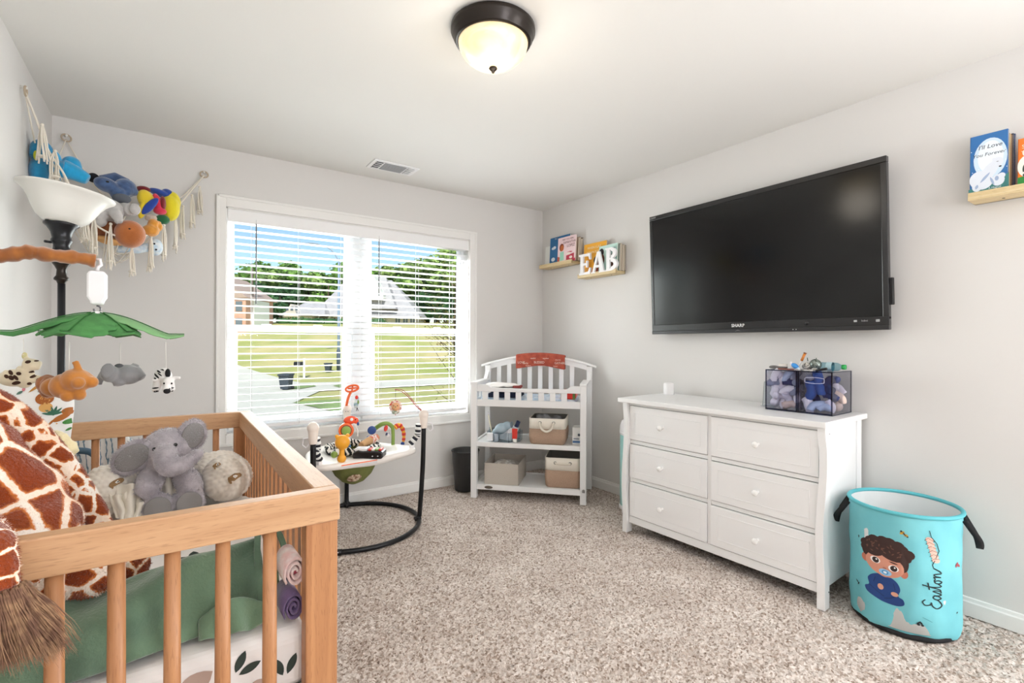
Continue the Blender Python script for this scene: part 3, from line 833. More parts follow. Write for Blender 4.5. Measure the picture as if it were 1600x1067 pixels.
# print on the near edge of the sheet
lf = G()
def side_leaf(x, z, L, w_, a, g_=None):
    p = leaf2(x, z, L, w_, a); (g_ or lf).add([(q[0], my0 - .001, q[1]) for q in p], [tuple(range(len(p)))])
for (x, z, a) in ((.105, MT - .062, 1.0), (-.06, MT - .07, 2.2), (.20, MT - .10, 1.8), (.02, MT - .1, .6)):
    for da in (-.65, .15): side_leaf(x + .032 * math.cos(a + da), z + .032 * math.sin(a + da), .042, .0085, a + da)
    side_leaf(x - .012 * math.cos(a + 1.2), z - .022, .05, .0018, a - 1.5)
lf.build('leaf_print', M_leafp, mtr, kind='stuff')
g = G(); side_leaf(.04, MT - .05, .07, .022, .5, g); side_leaf(.15, MT - .10, .05, .02, .3, g); g.build('blush_print', M_blushp, mtr, kind='stuff')

# green fleece blanket: thick roll along the near end with loose folds on the right
M_fleece = mat('green_fleece', '#708a70', .95, var=(9, '#5b7460', 4), bump=(170, .5), sheen=.5, spec=.1)
def surf(name, fn, nu, nv, m, thick=.006, parent=None, sub=1):
    vs = [fn(i / (nu - 1), j / (nv - 1)) for i in range(nu) for j in range(nv)]
    fs = [(i * nv + j, i * nv + j + 1, (i + 1) * nv + j + 1, (i + 1) * nv + j) for i in range(nu - 1) for j in range(nv - 1)]
    o = G().add(vs, fs, True).build(name, m, parent)
    s = o.modifiers.new('thick', 'SOLIDIFY'); s.thickness = thick; s.offset = 0
    if sub:
        q = o.modifiers.new('sub', 'SUBSURF'); q.levels = sub; q.render_levels = sub
    return o
blk = thing('fleece_blanket', 'sage green fleece blanket bunched up behind the near crib slats', 'blanket', (0, 1.2, MT))
def blanket(u, v):
    # u runs along the crib end, v over the top of the heap from the back down the front
    x = -.30 + .475 * u
    a = PI * (.02 + .98 * v)
    ht = .096 + .036 * u + .010 * math.sin(9 * u + 1); wd = .082 + .02 * math.sin(5 * u)
    y = 1.236 + .05 * max(0, u - .8) / .2 + wd * math.cos(a) ; z = MT + .012 + ht * math.sin(a) ** .8
    n = noise.noise(Vector((u * 3.5, v * 2.2, .3))) * .024 + .005 * noise.noise(Vector((u * 11, v * 6, 2.3))) + .008 * math.sin(14 * v + 9 * u + 2 * noise.noise(Vector((u * 4, v * 3, 1.7))))
    return (x, y - n * 1.0, z + n * .7)
surf('blanket_body', blanket, 36, 22, M_fleece, .009, blk)
def fold(x0, yb, h, ph):
    def f(u, v):
        a = PI * v
        return (x0 + .014 * u - .012 + .008 * math.sin(6 * v + ph), yb + .075 * math.cos(a) + .006 * math.sin(8 * v + ph), MT + .014 + h * math.sin(a) ** .75)
    return f
for k, (x0, yb, h) in enumerate(((.176, 1.285, .150), (.202, 1.297, .146), (.224, 1.310, .132))):
    surf('fold', fold(x0, yb, h, k * 1.3), 5, 18, M_fleece, .009, blk)
# loose corner flap in front, low right
def flap(u, v):
    x = .05 + .13 * u; y = 1.150 - .010 * math.sin(PI * u) + .016 * v
    z = MT + .010 + .068 * v * (.55 + .45 * math.sin(PI * min(1, u * 1.1))) + .008 * math.sin(16 * u) * (1 - v)
    return (x, y - .010 * math.sin(16 * u) * (1 - v), z)
surf('corner_flap', flap, 22, 10, M_fleece, .009, blk)

# two rolled cloths in the right corner
def roll(name, label, m, c, r, L, inner=None, ang=0.0):
    t = thing(name, label, 'rolled blanket', c)
    c = Vector(c); d = Vector((math.sin(ang), math.cos(ang), 0)); s = Vector((d.y, -d.x, 0)); up = Vector((0, 0, 1))
    vs = []; nt = 54; turns = 2.6
    for e in (0, 1):
        for side in (0, 1):
            for i in range(nt):
                q = i / (nt - 1); a = q * turns * 2 * PI; rr = r * (.22 + .74 * q) + (0 if side else -r * .16)
                vs.append(c + up * r + d * (L * e) + s * (math.cos(a) * rr * .68) + up * (math.sin(a) * rr))
    fs = []
    for i in range(nt - 1):
        fs += [(i, i + 1, nt + i + 1, nt + i), (2 * nt + i, 3 * nt + i, 3 * nt + i + 1, 2 * nt + i + 1), (i, 2 * nt + i, 2 * nt + i + 1, i + 1), (nt + i, nt + i + 1, 3 * nt + i + 1, 3 * nt + i)]
    fs += [(nt - 1, 2 * nt - 1, 4 * nt - 1, 3 * nt - 1), (0, nt, 3 * nt, 2 * nt)]
    G().add(vs, fs, True).build('roll', m, t)
    if inner: G().tube([c + up * r + d * .012, c + up * r + d * (L - .01)], r * .22, 10).build('core', inner, t)
    return t
roll('rolled_blanket', 'pink and white rolled fleece blanket behind the right crib post', mat('pink_fleece', '#efc9c6', .95, var=(30, '#f7e9e6'), bump=(180, .4), sheen=.4), (.224, 1.128, MT + .072), .038, .085, mat('rose_lining', '#c2586a', .9), R(-2))
roll('rolled_blanket', 'dark purple rolled fleece blanket low behind the right crib post', mat('purple_fleece', '#6d5a82', .95, bump=(180, .4), sheen=.4), (.220, 1.126, MT + .001), .0355, .085, None, R(-2))

# ---------------------------------------------------------------- plush elephant
M_ele = mat('grey_plush', '#beb8be', .95, var=(26, '#a59fa6', 4), bump=(130, .7), sheen=.6, spec=.1)
M_elein = mat('grey_satin', '#8f8c8b', .7, var=(14, .12), bump=(60, .2))
M_eye = mat('black_bead', '#0b0908', .12)
el = thing('plush_elephant', 'grey plush elephant sitting in the crib with one ear raised', 'soft toy', (-.02, 2.14, MT))
hd_ = Vector((-0.003, 2.060, 0.821))
g = G()
g.ell((0.008, 2.120, 0.681), (.066, .062, .100))                     # body
hr = 0.0835
g.ell(hd_, (.080, .072, .083))                                        # head
g.tube(crom([(-0.010, 2.020, 0.834), (-0.010, 1.965, 0.819), (0.000, 1.940, 0.797), (0.031, 1.930, 0.797), (0.061, 1.935, 0.811), (0.077, 1.940, 0.829), (0.081, 1.940, 0.841)], 4), [.036, .037, .038, .038, .038, .037, .036, .035, .034, .033, .032, .030, .028, .026, .025, .024, .023, .022, .021, .020, .019, .019, .018, .018, .017][:25], 14)
for a in (((-0.040, 2.060, 0.761), (-0.057, 1.980, 0.727)), ((0.037, 2.060, 0.745), (0.063, 1.980, 0.711))):
    g.tube([a[0], (Vector(a[0]) + Vector(a[1])) / 2, a[1]], [.036, .041, .036], 12); g.ell(a[1], (.036, .036, .034))
for a in (((-0.021, 2.100, 0.629), (-0.030, 1.970, 0.660)), ((0.046, 2.100, 0.628), (0.057, 1.970, 0.665))):
    g.tube([a[0], a[1]], [.050, .046], 14); g.ell(a[1], (.046, .034, .046))
body = blob(g, 'body', M_ele, el, .006, 8, .003, 60)
fur(body, 9000, .009, M_ele, el, .0008, .2)
for p in ((-0.029, 1.938, 0.665), (0.056, 1.938, 0.667)):
    G().ell(p, (.037, .006, .038)).build('foot_pad', M_elein, el)
def ear(c, r, rot, dark_off):
    M = Euler(rot).to_matrix(); o = thing('x', 'x', 'x') if False else None
    g = G(); g.ell(c, (r[0], .016, r[1]), M)
    e = blob(g, 'ear', M_ele, el, .005, 4, .003, 50); fur(e, 2200, .010, M_ele, e, .0008, .1)
    q = Vector(c) + M @ Vector((0, -.0125, 0))
    G().ell(q, (r[0] * .74, .006, r[1] * .76), M).build('ear_lining', M_elein, e)
ear((-0.096, 2.030, 0.821), (.070, .050), (R(-4), R(-40), R(-8)), 0)
ear((0.066, 2.040, 0.874), (.046, .058), (R(-6), R(16), R(10)), 0)
for p in ((-0.039, 1.985, 0.848), (0.018, 1.985, 0.856)):
    G().ell(p, .0062, nu=12, nv=8).build('eye', M_eye, el)

# ---------------------------------------------------------------- dotted support pillow (two fat rolls) behind the elephant
M_minky = mat('minky_cream', '#efe8dd', .9, var=(16, '#ddd4c6', 3), sheen=.4, spec=.15)
pil = thing('support_pillow', 'cream dotted minky pillow with fat rounded ends lying behind the grey elephant', 'pillow', (0, 2.25, MT))
def dots(co):
    # raised minky dots on a staggered grid over the curved skin
    s = .0165; u = co.x + co.y * .35; w_ = co.z + co.y * .5
    j = math.floor(w_ / s); uu = (u / s + .5 * (j % 2)) % 1 - .5; vv = (w_ / s) % 1 - .5
    d = math.sqrt(uu * uu + vv * vv)
    return .0042 * max(0.0, 1 - (d / .42) ** 2)
g = G()
g.tube(crom([(0.143, 2.100, 0.703), (0.156, 2.160, 0.700), (0.170, 2.270, 0.686), (0.044, 2.330, 0.684), (-0.067, 2.320, 0.693), (-0.126, 2.220, 0.702), (-0.136, 2.100, 0.702), (-0.136, 2.050, 0.706)], 5), [.062, .078, .084, .086, .086, .085, .083, .08, .078, .076, .074, .072, .070, .070, .070, .070, .070, .070, .070, .071, .072, .073, .074, .075, .076, .077, .078, .078, .077, .076, .074, .072, .068, .064, .060, .055][:36], 18)
g.ell((0.172, 2.030, 0.713), (.080, .090, .080)); g.ell((0.128, 2.120, 0.708), (.06, .07, .075)); g.ell((-0.165, 2.080, 0.714), (.075, .075, .080))
pb = blob(g, 'pillow_body', M_minky, pil, .0042, 8, 0, ripple=dots)
# printed animals: a few small brown and white marks
bv = bvh_of(pb)
M_prt = mat('minky_print', '#9b7b55', .9); M_prw = mat('minky_print_white', '#f5f1ea', .9)
def spot(P_, k):
    O_ = Vector(P_); vdir = (O_ - Vector((0, 0, 1.2))).normalized(); U_ = vdir.cross(Vector((0, 0, 1))).normalized(); V_ = U_.cross(vdir)
    decal('print_mark', M_prt, pil, bv, O_, U_, V_, [oval(0, 0, .018 * k, .009 * k, 14, .3), leaf2(-.012 * k, -.010 * k, .02 * k, .004 * k, 2)], off=.004, kind='stuff')
    decal('print_eye', M_prw, pil, bv, O_, U_, V_, [oval(.002, .001, .006 * k, .0055 * k, 12)], off=.005, kind='stuff')
    decal('print_pupil', M_eye, pil, bv, O_, U_, V_, [oval(.002, .001, .0025 * k, .0025 * k, 8)], off=.006, kind='stuff')
spot((0.193, 2.020, 0.714), 1.15); spot((-0.138, 2.020, 0.747), 1.0); spot((0.144, 2.060, 0.754), .7); spot((-0.130, 2.050, 0.786), .7)
# crumpled cream swaddle draped over the pillow, behind the elephant's legs
M_swad = mat('cream_jersey', '#e9e2d4', .9, bump=(40, .2), sheen=.2)
sw = thing('swaddle_cloth', 'crumpled cream jersey cloth tucked around the elephant', 'cloth', (-.05, 2.05, MT))
def drape(P00, P10, P01, P11, bulge, waves, ph, name='cloth_fold'):
    # a hanging piece: corners upper left, upper right, lower left, lower right; vertical pleats, bulging towards the room
    a_, b_, c_, d_ = map(Vector, (P00, P10, P01, P11))
    def f(u, v):
        p = (a_ * (1 - u) + b_ * u) * (1 - v) + (c_ * (1 - u) + d_ * u) * v
        k = math.sin(PI * min(1, max(0, u)))
        w_ = math.sin(waves * u * PI + ph + 1.6 * noise.noise(Vector((u * 2, v * 2.5, ph))))
        n = noise.noise(Vector((u * 5, v * 4, ph + 5)))
        return p + Vector((.004 * n, -bulge * k ** .6 - .009 * w_ - .004 * n, .006 * w_ * (1 - v) - .020 * abs(v - .5) * 0))
    return surf(name, f, 30, 16, M_swad, .006, sw)
drape((-0.147, 2.060, 0.751), (-0.049, 2.050, 0.730), (-0.133, 2.000, 0.653), (-0.071, 2.000, 0.632), .055, 5, .4)
drape((-0.157, 2.030, 0.715), (-0.107, 2.000, 0.718), (-0.135, 1.985, 0.646), (-0.090, 1.975, 0.639), .03, 4, 2.0)
drape((-0.077, 1.975, 0.682), (-0.040, 1.985, 0.702), (-0.092, 1.965, 0.643), (-0.063, 1.965, 0.641), .018, 2, 1.1)
drape((-0.031, 2.050, 0.744), (0.037, 2.050, 0.734), (-0.013, 2.000, 0.634), (0.033, 2.000, 0.629), .012, 4, 3.1)
drape((0.092, 2.100, 0.751), (0.119, 2.100, 0.737), (0.090, 2.050, 0.671), (0.117, 2.060, 0.669), .02, 2, .9)
wc = thing('muslin_cloth', 'small white cloth under the right end of the dotted pillow', 'cloth', (.2, 2.0, MT))
g = G(); g.ell((0.232, 1.970, 0.633), (.02, .05, .013), (0, .2, .3)); g.ell((0.227, 1.980, 0.627), (.03, .04, .011), (0, .1, 0)); blob(g, 'cloth_folds', mat('white_muslin', '#f1efec', .9), wc, .004, 3, .006, 45)

# ---------------------------------------------------------------- big plush giraffe
def giraffe_mat(name, scale, line, off=(0, 0, 0)):
    m = bpy.data.materials.new(name); m.use_nodes = True; N = m.node_tree.nodes; L = m.node_tree.links; b = N['Principled BSDF']
    b.inputs['Roughness'].default_value = .95; b.inputs['Sheen Weight'].default_value = .4; b.inputs['Specular IOR Level'].default_value = .12
    tc = N.new('ShaderNodeTexCoord'); mp = N.new('ShaderNodeMapping'); mp.inputs['Location'].default_value = off
    L.new(tc.outputs['Object'], mp.inputs[0])
    nz = N.new('ShaderNodeTexNoise'); nz.inputs['Scale'].default_value = 90; L.new(mp.outputs[0], nz.inputs['Vector'])
    ad = N.new('ShaderNodeMix'); ad.data_type = 'RGBA'; ad.blend_type = 'LINEAR_LIGHT'; ad.inputs[0].default_value = .005
    L.new(mp.outputs[0], ad.inputs[6]); L.new(nz.outputs['Color'], ad.inputs[7])
    v = N.new('ShaderNodeTexVoronoi'); v.feature = 'DISTANCE_TO_EDGE'; v.inputs['Scale'].default_value = scale; v.inputs['Randomness'].default_value = .85
    L.new(ad.outputs[2], v.inputs['Vector'])
    cr = N.new('ShaderNodeValToRGB'); e = cr.color_ramp.elements
    e[0].position = line * .8; e[0].color = (*lin('#f6efe6'), 1); e[1].position = line * 1.9; e[1].color = (*lin('#8a3f1b'), 1)
    x = e.new(line * 1.15); x.color = (*lin('#cf8040'), 1)
    L.new(v.outputs['Distance'], cr.inputs[0])
    n2 = N.new('ShaderNodeTexNoise'); n2.inputs['Scale'].default_value = 7; n2.inputs['Detail'].default_value = 3; L.new(mp.outputs[0], n2.inputs['Vector'])
    c2 = N.new('ShaderNodeValToRGB'); c2.color_ramp.elements[0].position = .40; c2.color_ramp.elements[0].color = (1, 1, 1, 1); c2.color_ramp.elements[1].position = .66; c2.color_ramp.elements[1].color = (1.0, .68, .40, 1)
    L.new(n2.outputs['Fac'], c2.inputs[0])
    mx = N.new('ShaderNodeMix'); mx.data_type = 'RGBA'; mx.blend_type = 'MULTIPLY'; mx.inputs[0].default_value = .6
    L.new(cr.outputs[0], mx.inputs[6]); L.new(c2.outputs[0], mx.inputs[7]); L.new(mx.outputs[2], b.inputs['Base Color'])
    nb = N.new('ShaderNodeTexNoise'); nb.inputs['Scale'].default_value = 150; L.new(tc.outputs['Object'], nb.inputs['Vector'])
    bp = N.new('ShaderNodeBump'); bp.inputs['Strength'].default_value = .6; bp.inputs['Distance'].default_value = .005; L.new(nb.outputs['Fac'], bp.inputs['Height']); L.new(bp.outputs[0], b.inputs['Normal'])
    return m
gir = thing('plush_giraffe', 'big plush giraffe with rust patches slumped over the near left corner of the crib', 'soft toy', (-.25, 1.35, MT))
MG = giraffe_mat('giraffe_coat', 11.5, .062); MGs = giraffe_mat('giraffe_leg_coat', 22, .075, (.3, .1, 0))
g = G()
g.ell((-0.251, 1.360, 0.874), (.082, .09, .088), (0, R(20), 0))
g.ell((-0.301, 1.360, 0.937), (.10, .10, .082), (0, R(25), 0))
g.ell((-0.186, 1.340, 0.831), (.042, .07, .054))
g.ell((-0.250, 1.300, 0.827), (.11, .10, .08)); g.ell((-0.330, 1.360, 0.964), (.1, .1, .10))
gb = blob(g, 'body', MG, gir, .0075, 10, .004, 25)
fur(gb, 60000, .0052, MG, gir, .00035, .5, seed=3)
g = G()
g.tube(crom([(-0.379, 1.600, 1.074), (-0.334, 1.600, 1.045), (-0.289, 1.600, 1.005), (-0.241, 1.600, 0.943), (-0.196, 1.590, 0.872), (-0.156, 1.570, 0.800), (-0.126, 1.550, 0.738)], 4), [.046, .046, .046, .046, .046, .045, .044, .043, .041, .039, .037, .035, .034, .033, .032, .031, .030, .029, .028, .027, .026, .025, .024, .023, .022][:25], 14)
gl = blob(g, 'leg', MGs, gir, .006, 6, .003, 30)
fur(gl, 24000, .0045, MGs, gir, .0004, .4, seed=5)
g = G()   # legs lying on the mattress, seen between the slats
g.tube([(-0.224, 1.300, 0.747), (-0.155, 1.260, 0.744), (-0.127, 1.250, 0.750)], [.05, .042, .040], 12); g.ell((-0.125, 1.250, 0.750), .043)
lg = blob(g, 'leg', giraffe_mat('giraffe_leg_coat_low', 20, .08, (.1, .5, 0)), gir, .006, 6); fur(lg, 6000, .007, lg.data.materials[0], gir, .0009, .3, seed=6)
g = G(); g.tube([(-0.139, 1.500, 0.682), (-0.078, 1.460, 0.674), (-0.051, 1.440, 0.679)], [.045, .036, .032], 12)
lg = blob(g, 'leg', MGs, gir, .006, 6); fur(lg, 5000, .007, MGs, gir, .0009, .3, seed=8)
M_tuft = mat('cream_tuft', '#e8dbb0', .9, bump=(120, .6), sheen=.4)
g = G(); g.ell((-0.225, 1.660, 0.946), (.022, .02, .026)); g.ell((-0.209, 1.660, 0.928), (.02, .02, .024)); g.ell((-0.236, 1.670, 0.958), (.018, .018, .02))
tf = blob(g, 'mane_tuft', M_tuft, gir, .004, 2, .004, 120)
# tail hanging out over the end rail, with its brown brush
MT2 = giraffe_mat('giraffe_tail_coat', 24, .04, (.2, .3, .1))
g = G(); g.tube(crom([(-0.269, 1.200, 0.881), (-0.240, 1.100, 0.898), (-0.218, 1.035, 0.898), (-0.209, 1.015, 0.871), (-0.205, 1.005, 0.841)], 4), [.034, .034, .034, .033, .033, .032, .032, .031, .031, .030, .030, .029, .029, .028, .028, .028, .028], 12)
tl_ = blob(g, 'tail', MT2, gir, .005, 4); fur(tl_, 6000, .006, MT2, gir, .0005, .5, seed=9)
def brush():
    rnd = random.Random(11); vs = []; fs = []
    root = Vector((-0.196, 1.005, 0.836)); 
    for _ in range(3400):
        a = rnd.uniform(0, 2 * PI); rr = .026 * math.sqrt(rnd.random())
        p = root + Vector((math.cos(a) * rr, math.sin(a) * rr * .8, rnd.uniform(-.01, .012)))
        L = rnd.uniform(.07, .115); sx = rnd.gauss(.34, .18) + math.cos(a) * .36; sy = rnd.gauss(0, .22) - .05
        if p.y + sy * L * .4 > 1.05: sy = -.1
        pts = [p]
        for k in range(1, 5):
            t = k / 4; pts.append(p + Vector((sx * L * .55 * t * (1 + .15 * math.sin(3 * t + a)), sy * L * .4 * t, -L * t * .95)))
        w_ = .0009; n = len(vs); s = Vector((1, .4, 0)).normalized() * w_
        for k, q in enumerate(pts): f = 1 - k / 4.6; vs += [q - s * f, q + s * f]
        for k in range(4): fs.append((n + 2 * k, n + 2 * k + 1, n + 2 * k + 3, n + 2 * k + 2))
    G().add(vs, fs).build('tail_brush', mat('tail_hair', '#6a4630', .7, var=(60, '#94704f', 2), sheen=.3), gir, kind='stuff')
brush()

# ---------------------------------------------------------------- jungle print pillow behind the giraffe
jp = thing('jungle_pillow', 'white pillow printed with lions, giraffe and leaves in the crib corner', 'pillow', (-.38, 2.2, MT))
g = G()
pc = Vector((-0.404, 2.220, 0.891))
def pillow_mesh(c, w_, h_, t_, rot):
    vs = []; fs = []; n = 26; M = Euler(rot).to_matrix()
    for s in (1, -1):
        for i in range(n + 1):
            for j in range(n + 1):
                u = -1 + 2 * i / n; v = -1 + 2 * j / n
                e = max(0, (1 - abs(u) ** 2.6)) ** .55 * max(0, (1 - abs(v) ** 2.6)) ** .55
                k = 1 - .06 * (abs(u) * abs(v)) ** 1.5 + .0
                cu = u * (1 - .05 * (1 - v * v) * 0) ; 
                # round the corners
                lim = (abs(u) ** 5 + abs(v) ** 5) ** .2; q = max(1, lim)
                p = Vector((u / q * w_ / 2, -s * t_ / 2 * e, v / q * h_ / 2))
                vs.append(M @ p + Vector(c))
    m = (n + 1) ** 2
    for s in (0, 1):
        for i in range(n):
            for j in range(n):
                a = s * m + i * (n + 1) + j; fs.append((a, a + 1, a + n + 2, a + n + 1))
    return G().add(vs, fs, True)
gp_ = pillow_mesh(pc, .27, .36, .15, (R(-8), R(4), R(-6)))
pbd = gp_.build('cover', mat('white_cotton', '#f3f2f0', .85, bump=(45, .12)), jp)
bvp = bvh_of(pbd)
pu, pv = Vector((1, 0, 0)), Vector((0, 0, 1))
def pr(name, col, polys, O_): decal(name, mat('print_' + col, col, .9), jp, bvp, O_, pu, pv, polys, off=.0016, kind='stuff')
PO = Vector((-0.331, 2.000, 0.998))
def q(P_): v = Vector(P_) - PO; return (v.x, v.z)
L1 = q((-0.331, 2.000, 1.013)); L2 = q((-0.297, 2.000, 0.961)); G1 = q((-0.351, 2.000, 1.052)); C1 = q((-0.265, 2.000, 0.941))
s1 = .001
pr('lion_print', '#a8602c', [oval(L1[0], L1[1], .022, .019, 18)], PO)
pr('lion_print', '#d9a763', [oval(L1[0] + .002, L1[1] - .001, .013, .012, 16), oval(L1[0] + .004, L1[1] - .028, .016, .015), oval(L2[0] - .004, L2[1] - .03, .002, .002)], PO + Vector((0, -.0, 0)))
pr('fern_print', '#3f6f5a', [leaf2(L2[0] - .012 + .012 * math.cos(a), L2[1] + .012 * math.sin(a), .032, .0035, a) for a in (.3, .8, 1.3, 1.8, 2.4, 2.9)], PO)
pr('tiger_print', '#b06a30', [oval(L2[0] + .022, L2[1] + .006, .016, .012), oval(L2[0] + .006, L2[1] - .012, .022, .009, 16, .5), leaf2(L2[0] - .016, L2[1] - .024, .03, .003, .9)], PO)
pr('giraffe_print', '#c08a45', [leaf2(G1[0], G1[1], .055, .0045, .75), oval(G1[0] + .024, G1[1] + .021, .009, .004, 12, .2)], PO)
pr('leaf_print', '#5f7f70', [leaf2(q((-0.342, 2.000, 1.042))[0], q((-0.342, 2.000, 1.042))[1], .022, .005, .9), leaf2(G1[0] - .03, G1[1] + .002, .02, .004, 1.4), leaf2(G1[0] - .04, G1[1] - .018, .018, .004, .6), leaf2(L1[0] + .03, L1[1] + .022, .02, .005, 2.4), leaf2(L1[0] + .052, L1[1] + .016, .018, .004, .5)], PO)
pr('leaf_print', '#4b8a44', [oval(C1[0] - .004, C1[1] - .008, .02, .009, 16, .1), leaf2(C1[0] + .014, C1[1] - .024, .018, .004, 1.2), leaf2(C1[0] - .01, C1[1] - .034, .016, .004, .4), leaf2(C1[0] - .035, C1[1] - .05, .018, .004, 1.9)], PO)
pr('flower_print', '#d8838a', [oval(G1[0] - .032, G1[1] - .008, .004, .006), oval(G1[0] + .05, G1[1] - .008, .004, .004), oval(C1[0] + .01, C1[1] + .03, .005, .004)], PO)

# ================================================================ FLOOR LAMP
lx, ly = -.356, 2.66
fl = thing('floor_lamp', 'black torchiere floor lamp with white glass bowl in the corner behind crib', 'floor lamp', (lx, ly, 0))
M_lampblk = mat('lamp_black', '#1a1b20', .3, metal=.35, spec=.6)
zr = 1.815
G().lathe([(0, 0), (.13, 0), (.132, .012), (.122, .024), (.06, .034), (.022, .05), (.018, .075), (0, .075)], (lx, ly, 0), 36).build('base', M_lampblk, fl)
G().tube([(lx, ly, .05), (lx, ly, 1.49)], .0125, 16).build('pole', M_lampblk, fl)
G().lathe([(.0125, 1.43), (.016, 1.44), (.024, 1.445), (.024, 1.452), (.017, 1.462), (.015, 1.485), (.022, 1.50), (.030, 1.512)], (lx, ly, 0), 28).build('collar', M_bronze, fl)
G().lathe([(.012, 1.508), (.030, 1.512), (.047, 1.528), (.048, 1.536), (.036, 1.552), (.028, 1.556)], (lx, ly, 0), 32).build('bronze_ring', mat('aged_bronze', '#3a3028', .3, metal=.6), fl)
G().lathe([(.028, 1.552), (.033, 1.556), (.033, 1.562), (.027, 1.568), (.026, 1.585), (.033, 1.597), (.034, 1.604), (.030, 1.612), (.034, 1.635), (.046, 1.656), (.056, 1.664), (.056, 1.672), (.02, 1.676)], (lx, ly, 0), 32).build('socket_cup', M_lampblk, fl)
G().tube([(lx - .028, ly - .02, 1.59), (lx - .045, ly - .034, 1.59)], .005, 10).build('switch_knob', M_lampblk, fl)
bowl = [(.050, 1.672), (.062, 1.676), (.082, 1.694), (.098, 1.722), (.112, 1.752), (.128, 1.776), (.143, 1.79), (.154, 1.798), (.155, 1.802), (.151, 1.803), (.140, 1.795), (.122, 1.778), (.106, 1.752), (.092, 1.722), (.076, 1.698), (.05, 1.682)]
tilt_ax = Vector((lx, ly, 0)).normalized()
TM = Matrix.Rotation(R(7.5), 3, tilt_ax)
bowl = [(r_, z_ - 1.672) for r_, z_ in bowl]
G().lathe(bowl, (lx, ly, 1.672), 48, TM).build('glass_bowl', mat('frosted_glass', '#ebeae4', .35, bump=(20, .04), sss=.0), fl)

# ================================================================ BABY MOBILE
mo = thing('baby_mobile', 'hanging baby mobile with brown plush arm and green leaf canopy above crib', 'mobile', (-.47, 1.80, .9))
M_brn = mat('brown_velour', '#ad6a2b', .9, var=(16, '#8a4f1e', 3), bump=(70, .35), sheen=.6)
M_wpl = mat('white_plastic', '#eceaec', .3)
mc = Vector((-0.166, 1.800, 1.296))
arm_pts = [(-.475, 1.80, .84), (-.478, 1.80, 1.15), (-.472, 1.79, 1.36), (-.44, 1.775, 1.42), (-0.376, 1.770, 1.414), (-0.339, 1.770, 1.421), (-0.313, 1.770, 1.429), (-0.293, 1.775, 1.434), (-0.259, 1.780, 1.429), (-0.215, 1.790, 1.430), (-0.169, 1.800, 1.425)]
rr = []
for i in range((len(arm_pts) - 1) * 5 + 1): rr.append(.0185 * (1 + .14 * math.sin(i * 1.15) + .08 * math.sin(i * 2.6)))
g = G(); g.tube(crom(arm_pts[3:], 5), rr[:(len(arm_pts) - 4) * 5 + 1], 14); blob(g, 'plush_arm', M_brn, mo, .004, 3, .0035, 40)
G().tube(crom(arm_pts[:4], 5), .011, 12).build('post', M_wpl, mo)
G().box((-.470, 1.80, .87), (.03, .05, .09)).build('clamp', M_wpl, mo, bevel=.006)
G().tube([(-.452, 1.80, .86), (-.425, 1.80, .86)], .014, 12).build('clamp_screw', M_wpl, mo)
e0 = Vector((-0.166, 1.800, 1.427))
zt_ = Vector((-0.166, 1.800, 1.397)); zb_ = Vector((-0.166, 1.800, 1.303)); zh = Vector((-0.166, 1.800, 1.278))
G().tube([e0 + Vector((-.004, 0, .003)), e0 + Vector((.006, 0, .004)), e0 + Vector((.008, 0, -.012)), e0 + Vector((.001, 0, -.018)), zt_ + Vector((0, 0, .002))], .0042, 8).build('hanger', M_wpl, mo)
bw, bh = .0215, (zt_.z - zb_.z)
out = [(-bw * .75, 0), (bw * .75, 0), (bw, -.010), (bw, -bh * .78), (bw * .72, -bh * .9), (bw * .62, -bh), (-bw * .62, -bh), (-bw * .72, -bh * .9), (-bw, -bh * .78), (-bw, -.010)]
G().prism(out, zt_, (1, 0, 0), (0, 0, 1), .034).build('music_box', M_wpl, mo, bevel=.005)
M_hook = mat('steel_hook', '#6e6e70', .3, metal=.8)
G().tube([zb_ + Vector((.0075 * math.sin(t) if t < 2.6 else .0075 * math.sin(t), 0, -.012 + .009 * math.cos(t))) for t in [-.2 + 5.0 * i / 16 for i in range(17)]], .0022, 8).build('hook', M_hook, mo)
G().tube([zb_ + Vector((0, 0, -.018)), zh + Vector((0, 0, -.004))], .006, 10).build('canopy_stem', M_wpl, mo)
# canopy leaves
M_leafg = mat('felt_green', '#4f8f4e', .85, var=(40, '#457f45'), bump=(200, .2)); M_leafl = mat('felt_light', '#a9d8a0', .85)
ap = zh + Vector((0, 0, .002))
def canopy_leaf(a, L, drop, w_, m):
    d = Vector((math.cos(a), math.sin(a), 0)); s = Vector((-d.y, d.x, 0)); n = 16; vs = []; fs = []
    for i in range(n + 1):
        t = i / n
        c = ap + d * (L * t) + Vector((0, 0, -drop * (1 - math.cos(min(1, t * 1.25) * PI * .5 * 1.25)) * .9 / (1 - math.cos(PI * .5 * 1.25)) - .002 + (.006 * max(0, t - .75) * 4 * 0)))
        hw = w_ * math.sin(PI * min(1, (t * .93 + .07))) ** .7 + .001
        if i % 3 == 0 and 0 < i < n: hw *= .86      # notched edge
        for k in (-1, -.5, 0, .5, 1): vs.append(c + s * (hw * k) + Vector((0, 0, -.25 * hw * abs(k) ** 1.5 + (.002 if k == 0 else 0))))
    for i in range(n):
        for k in range(4):
            b = i * 5 + k; fs.append((b, b + 1, b + 6, b + 5))
    o = G().add(vs, fs, True).build('canopy_leaf', m, mo)
    sd = o.modifiers.new('t', 'SOLIDIFY'); sd.thickness = .003
    v = G().tube([ap + (Vector(vs[i * 5 + 2]) - ap) + Vector((0, 0, .002)) for i in range(n + 1)], .0016, 5).build('vein', mat('leaf_vein', '#2d6b2e', .9), o)
    return o
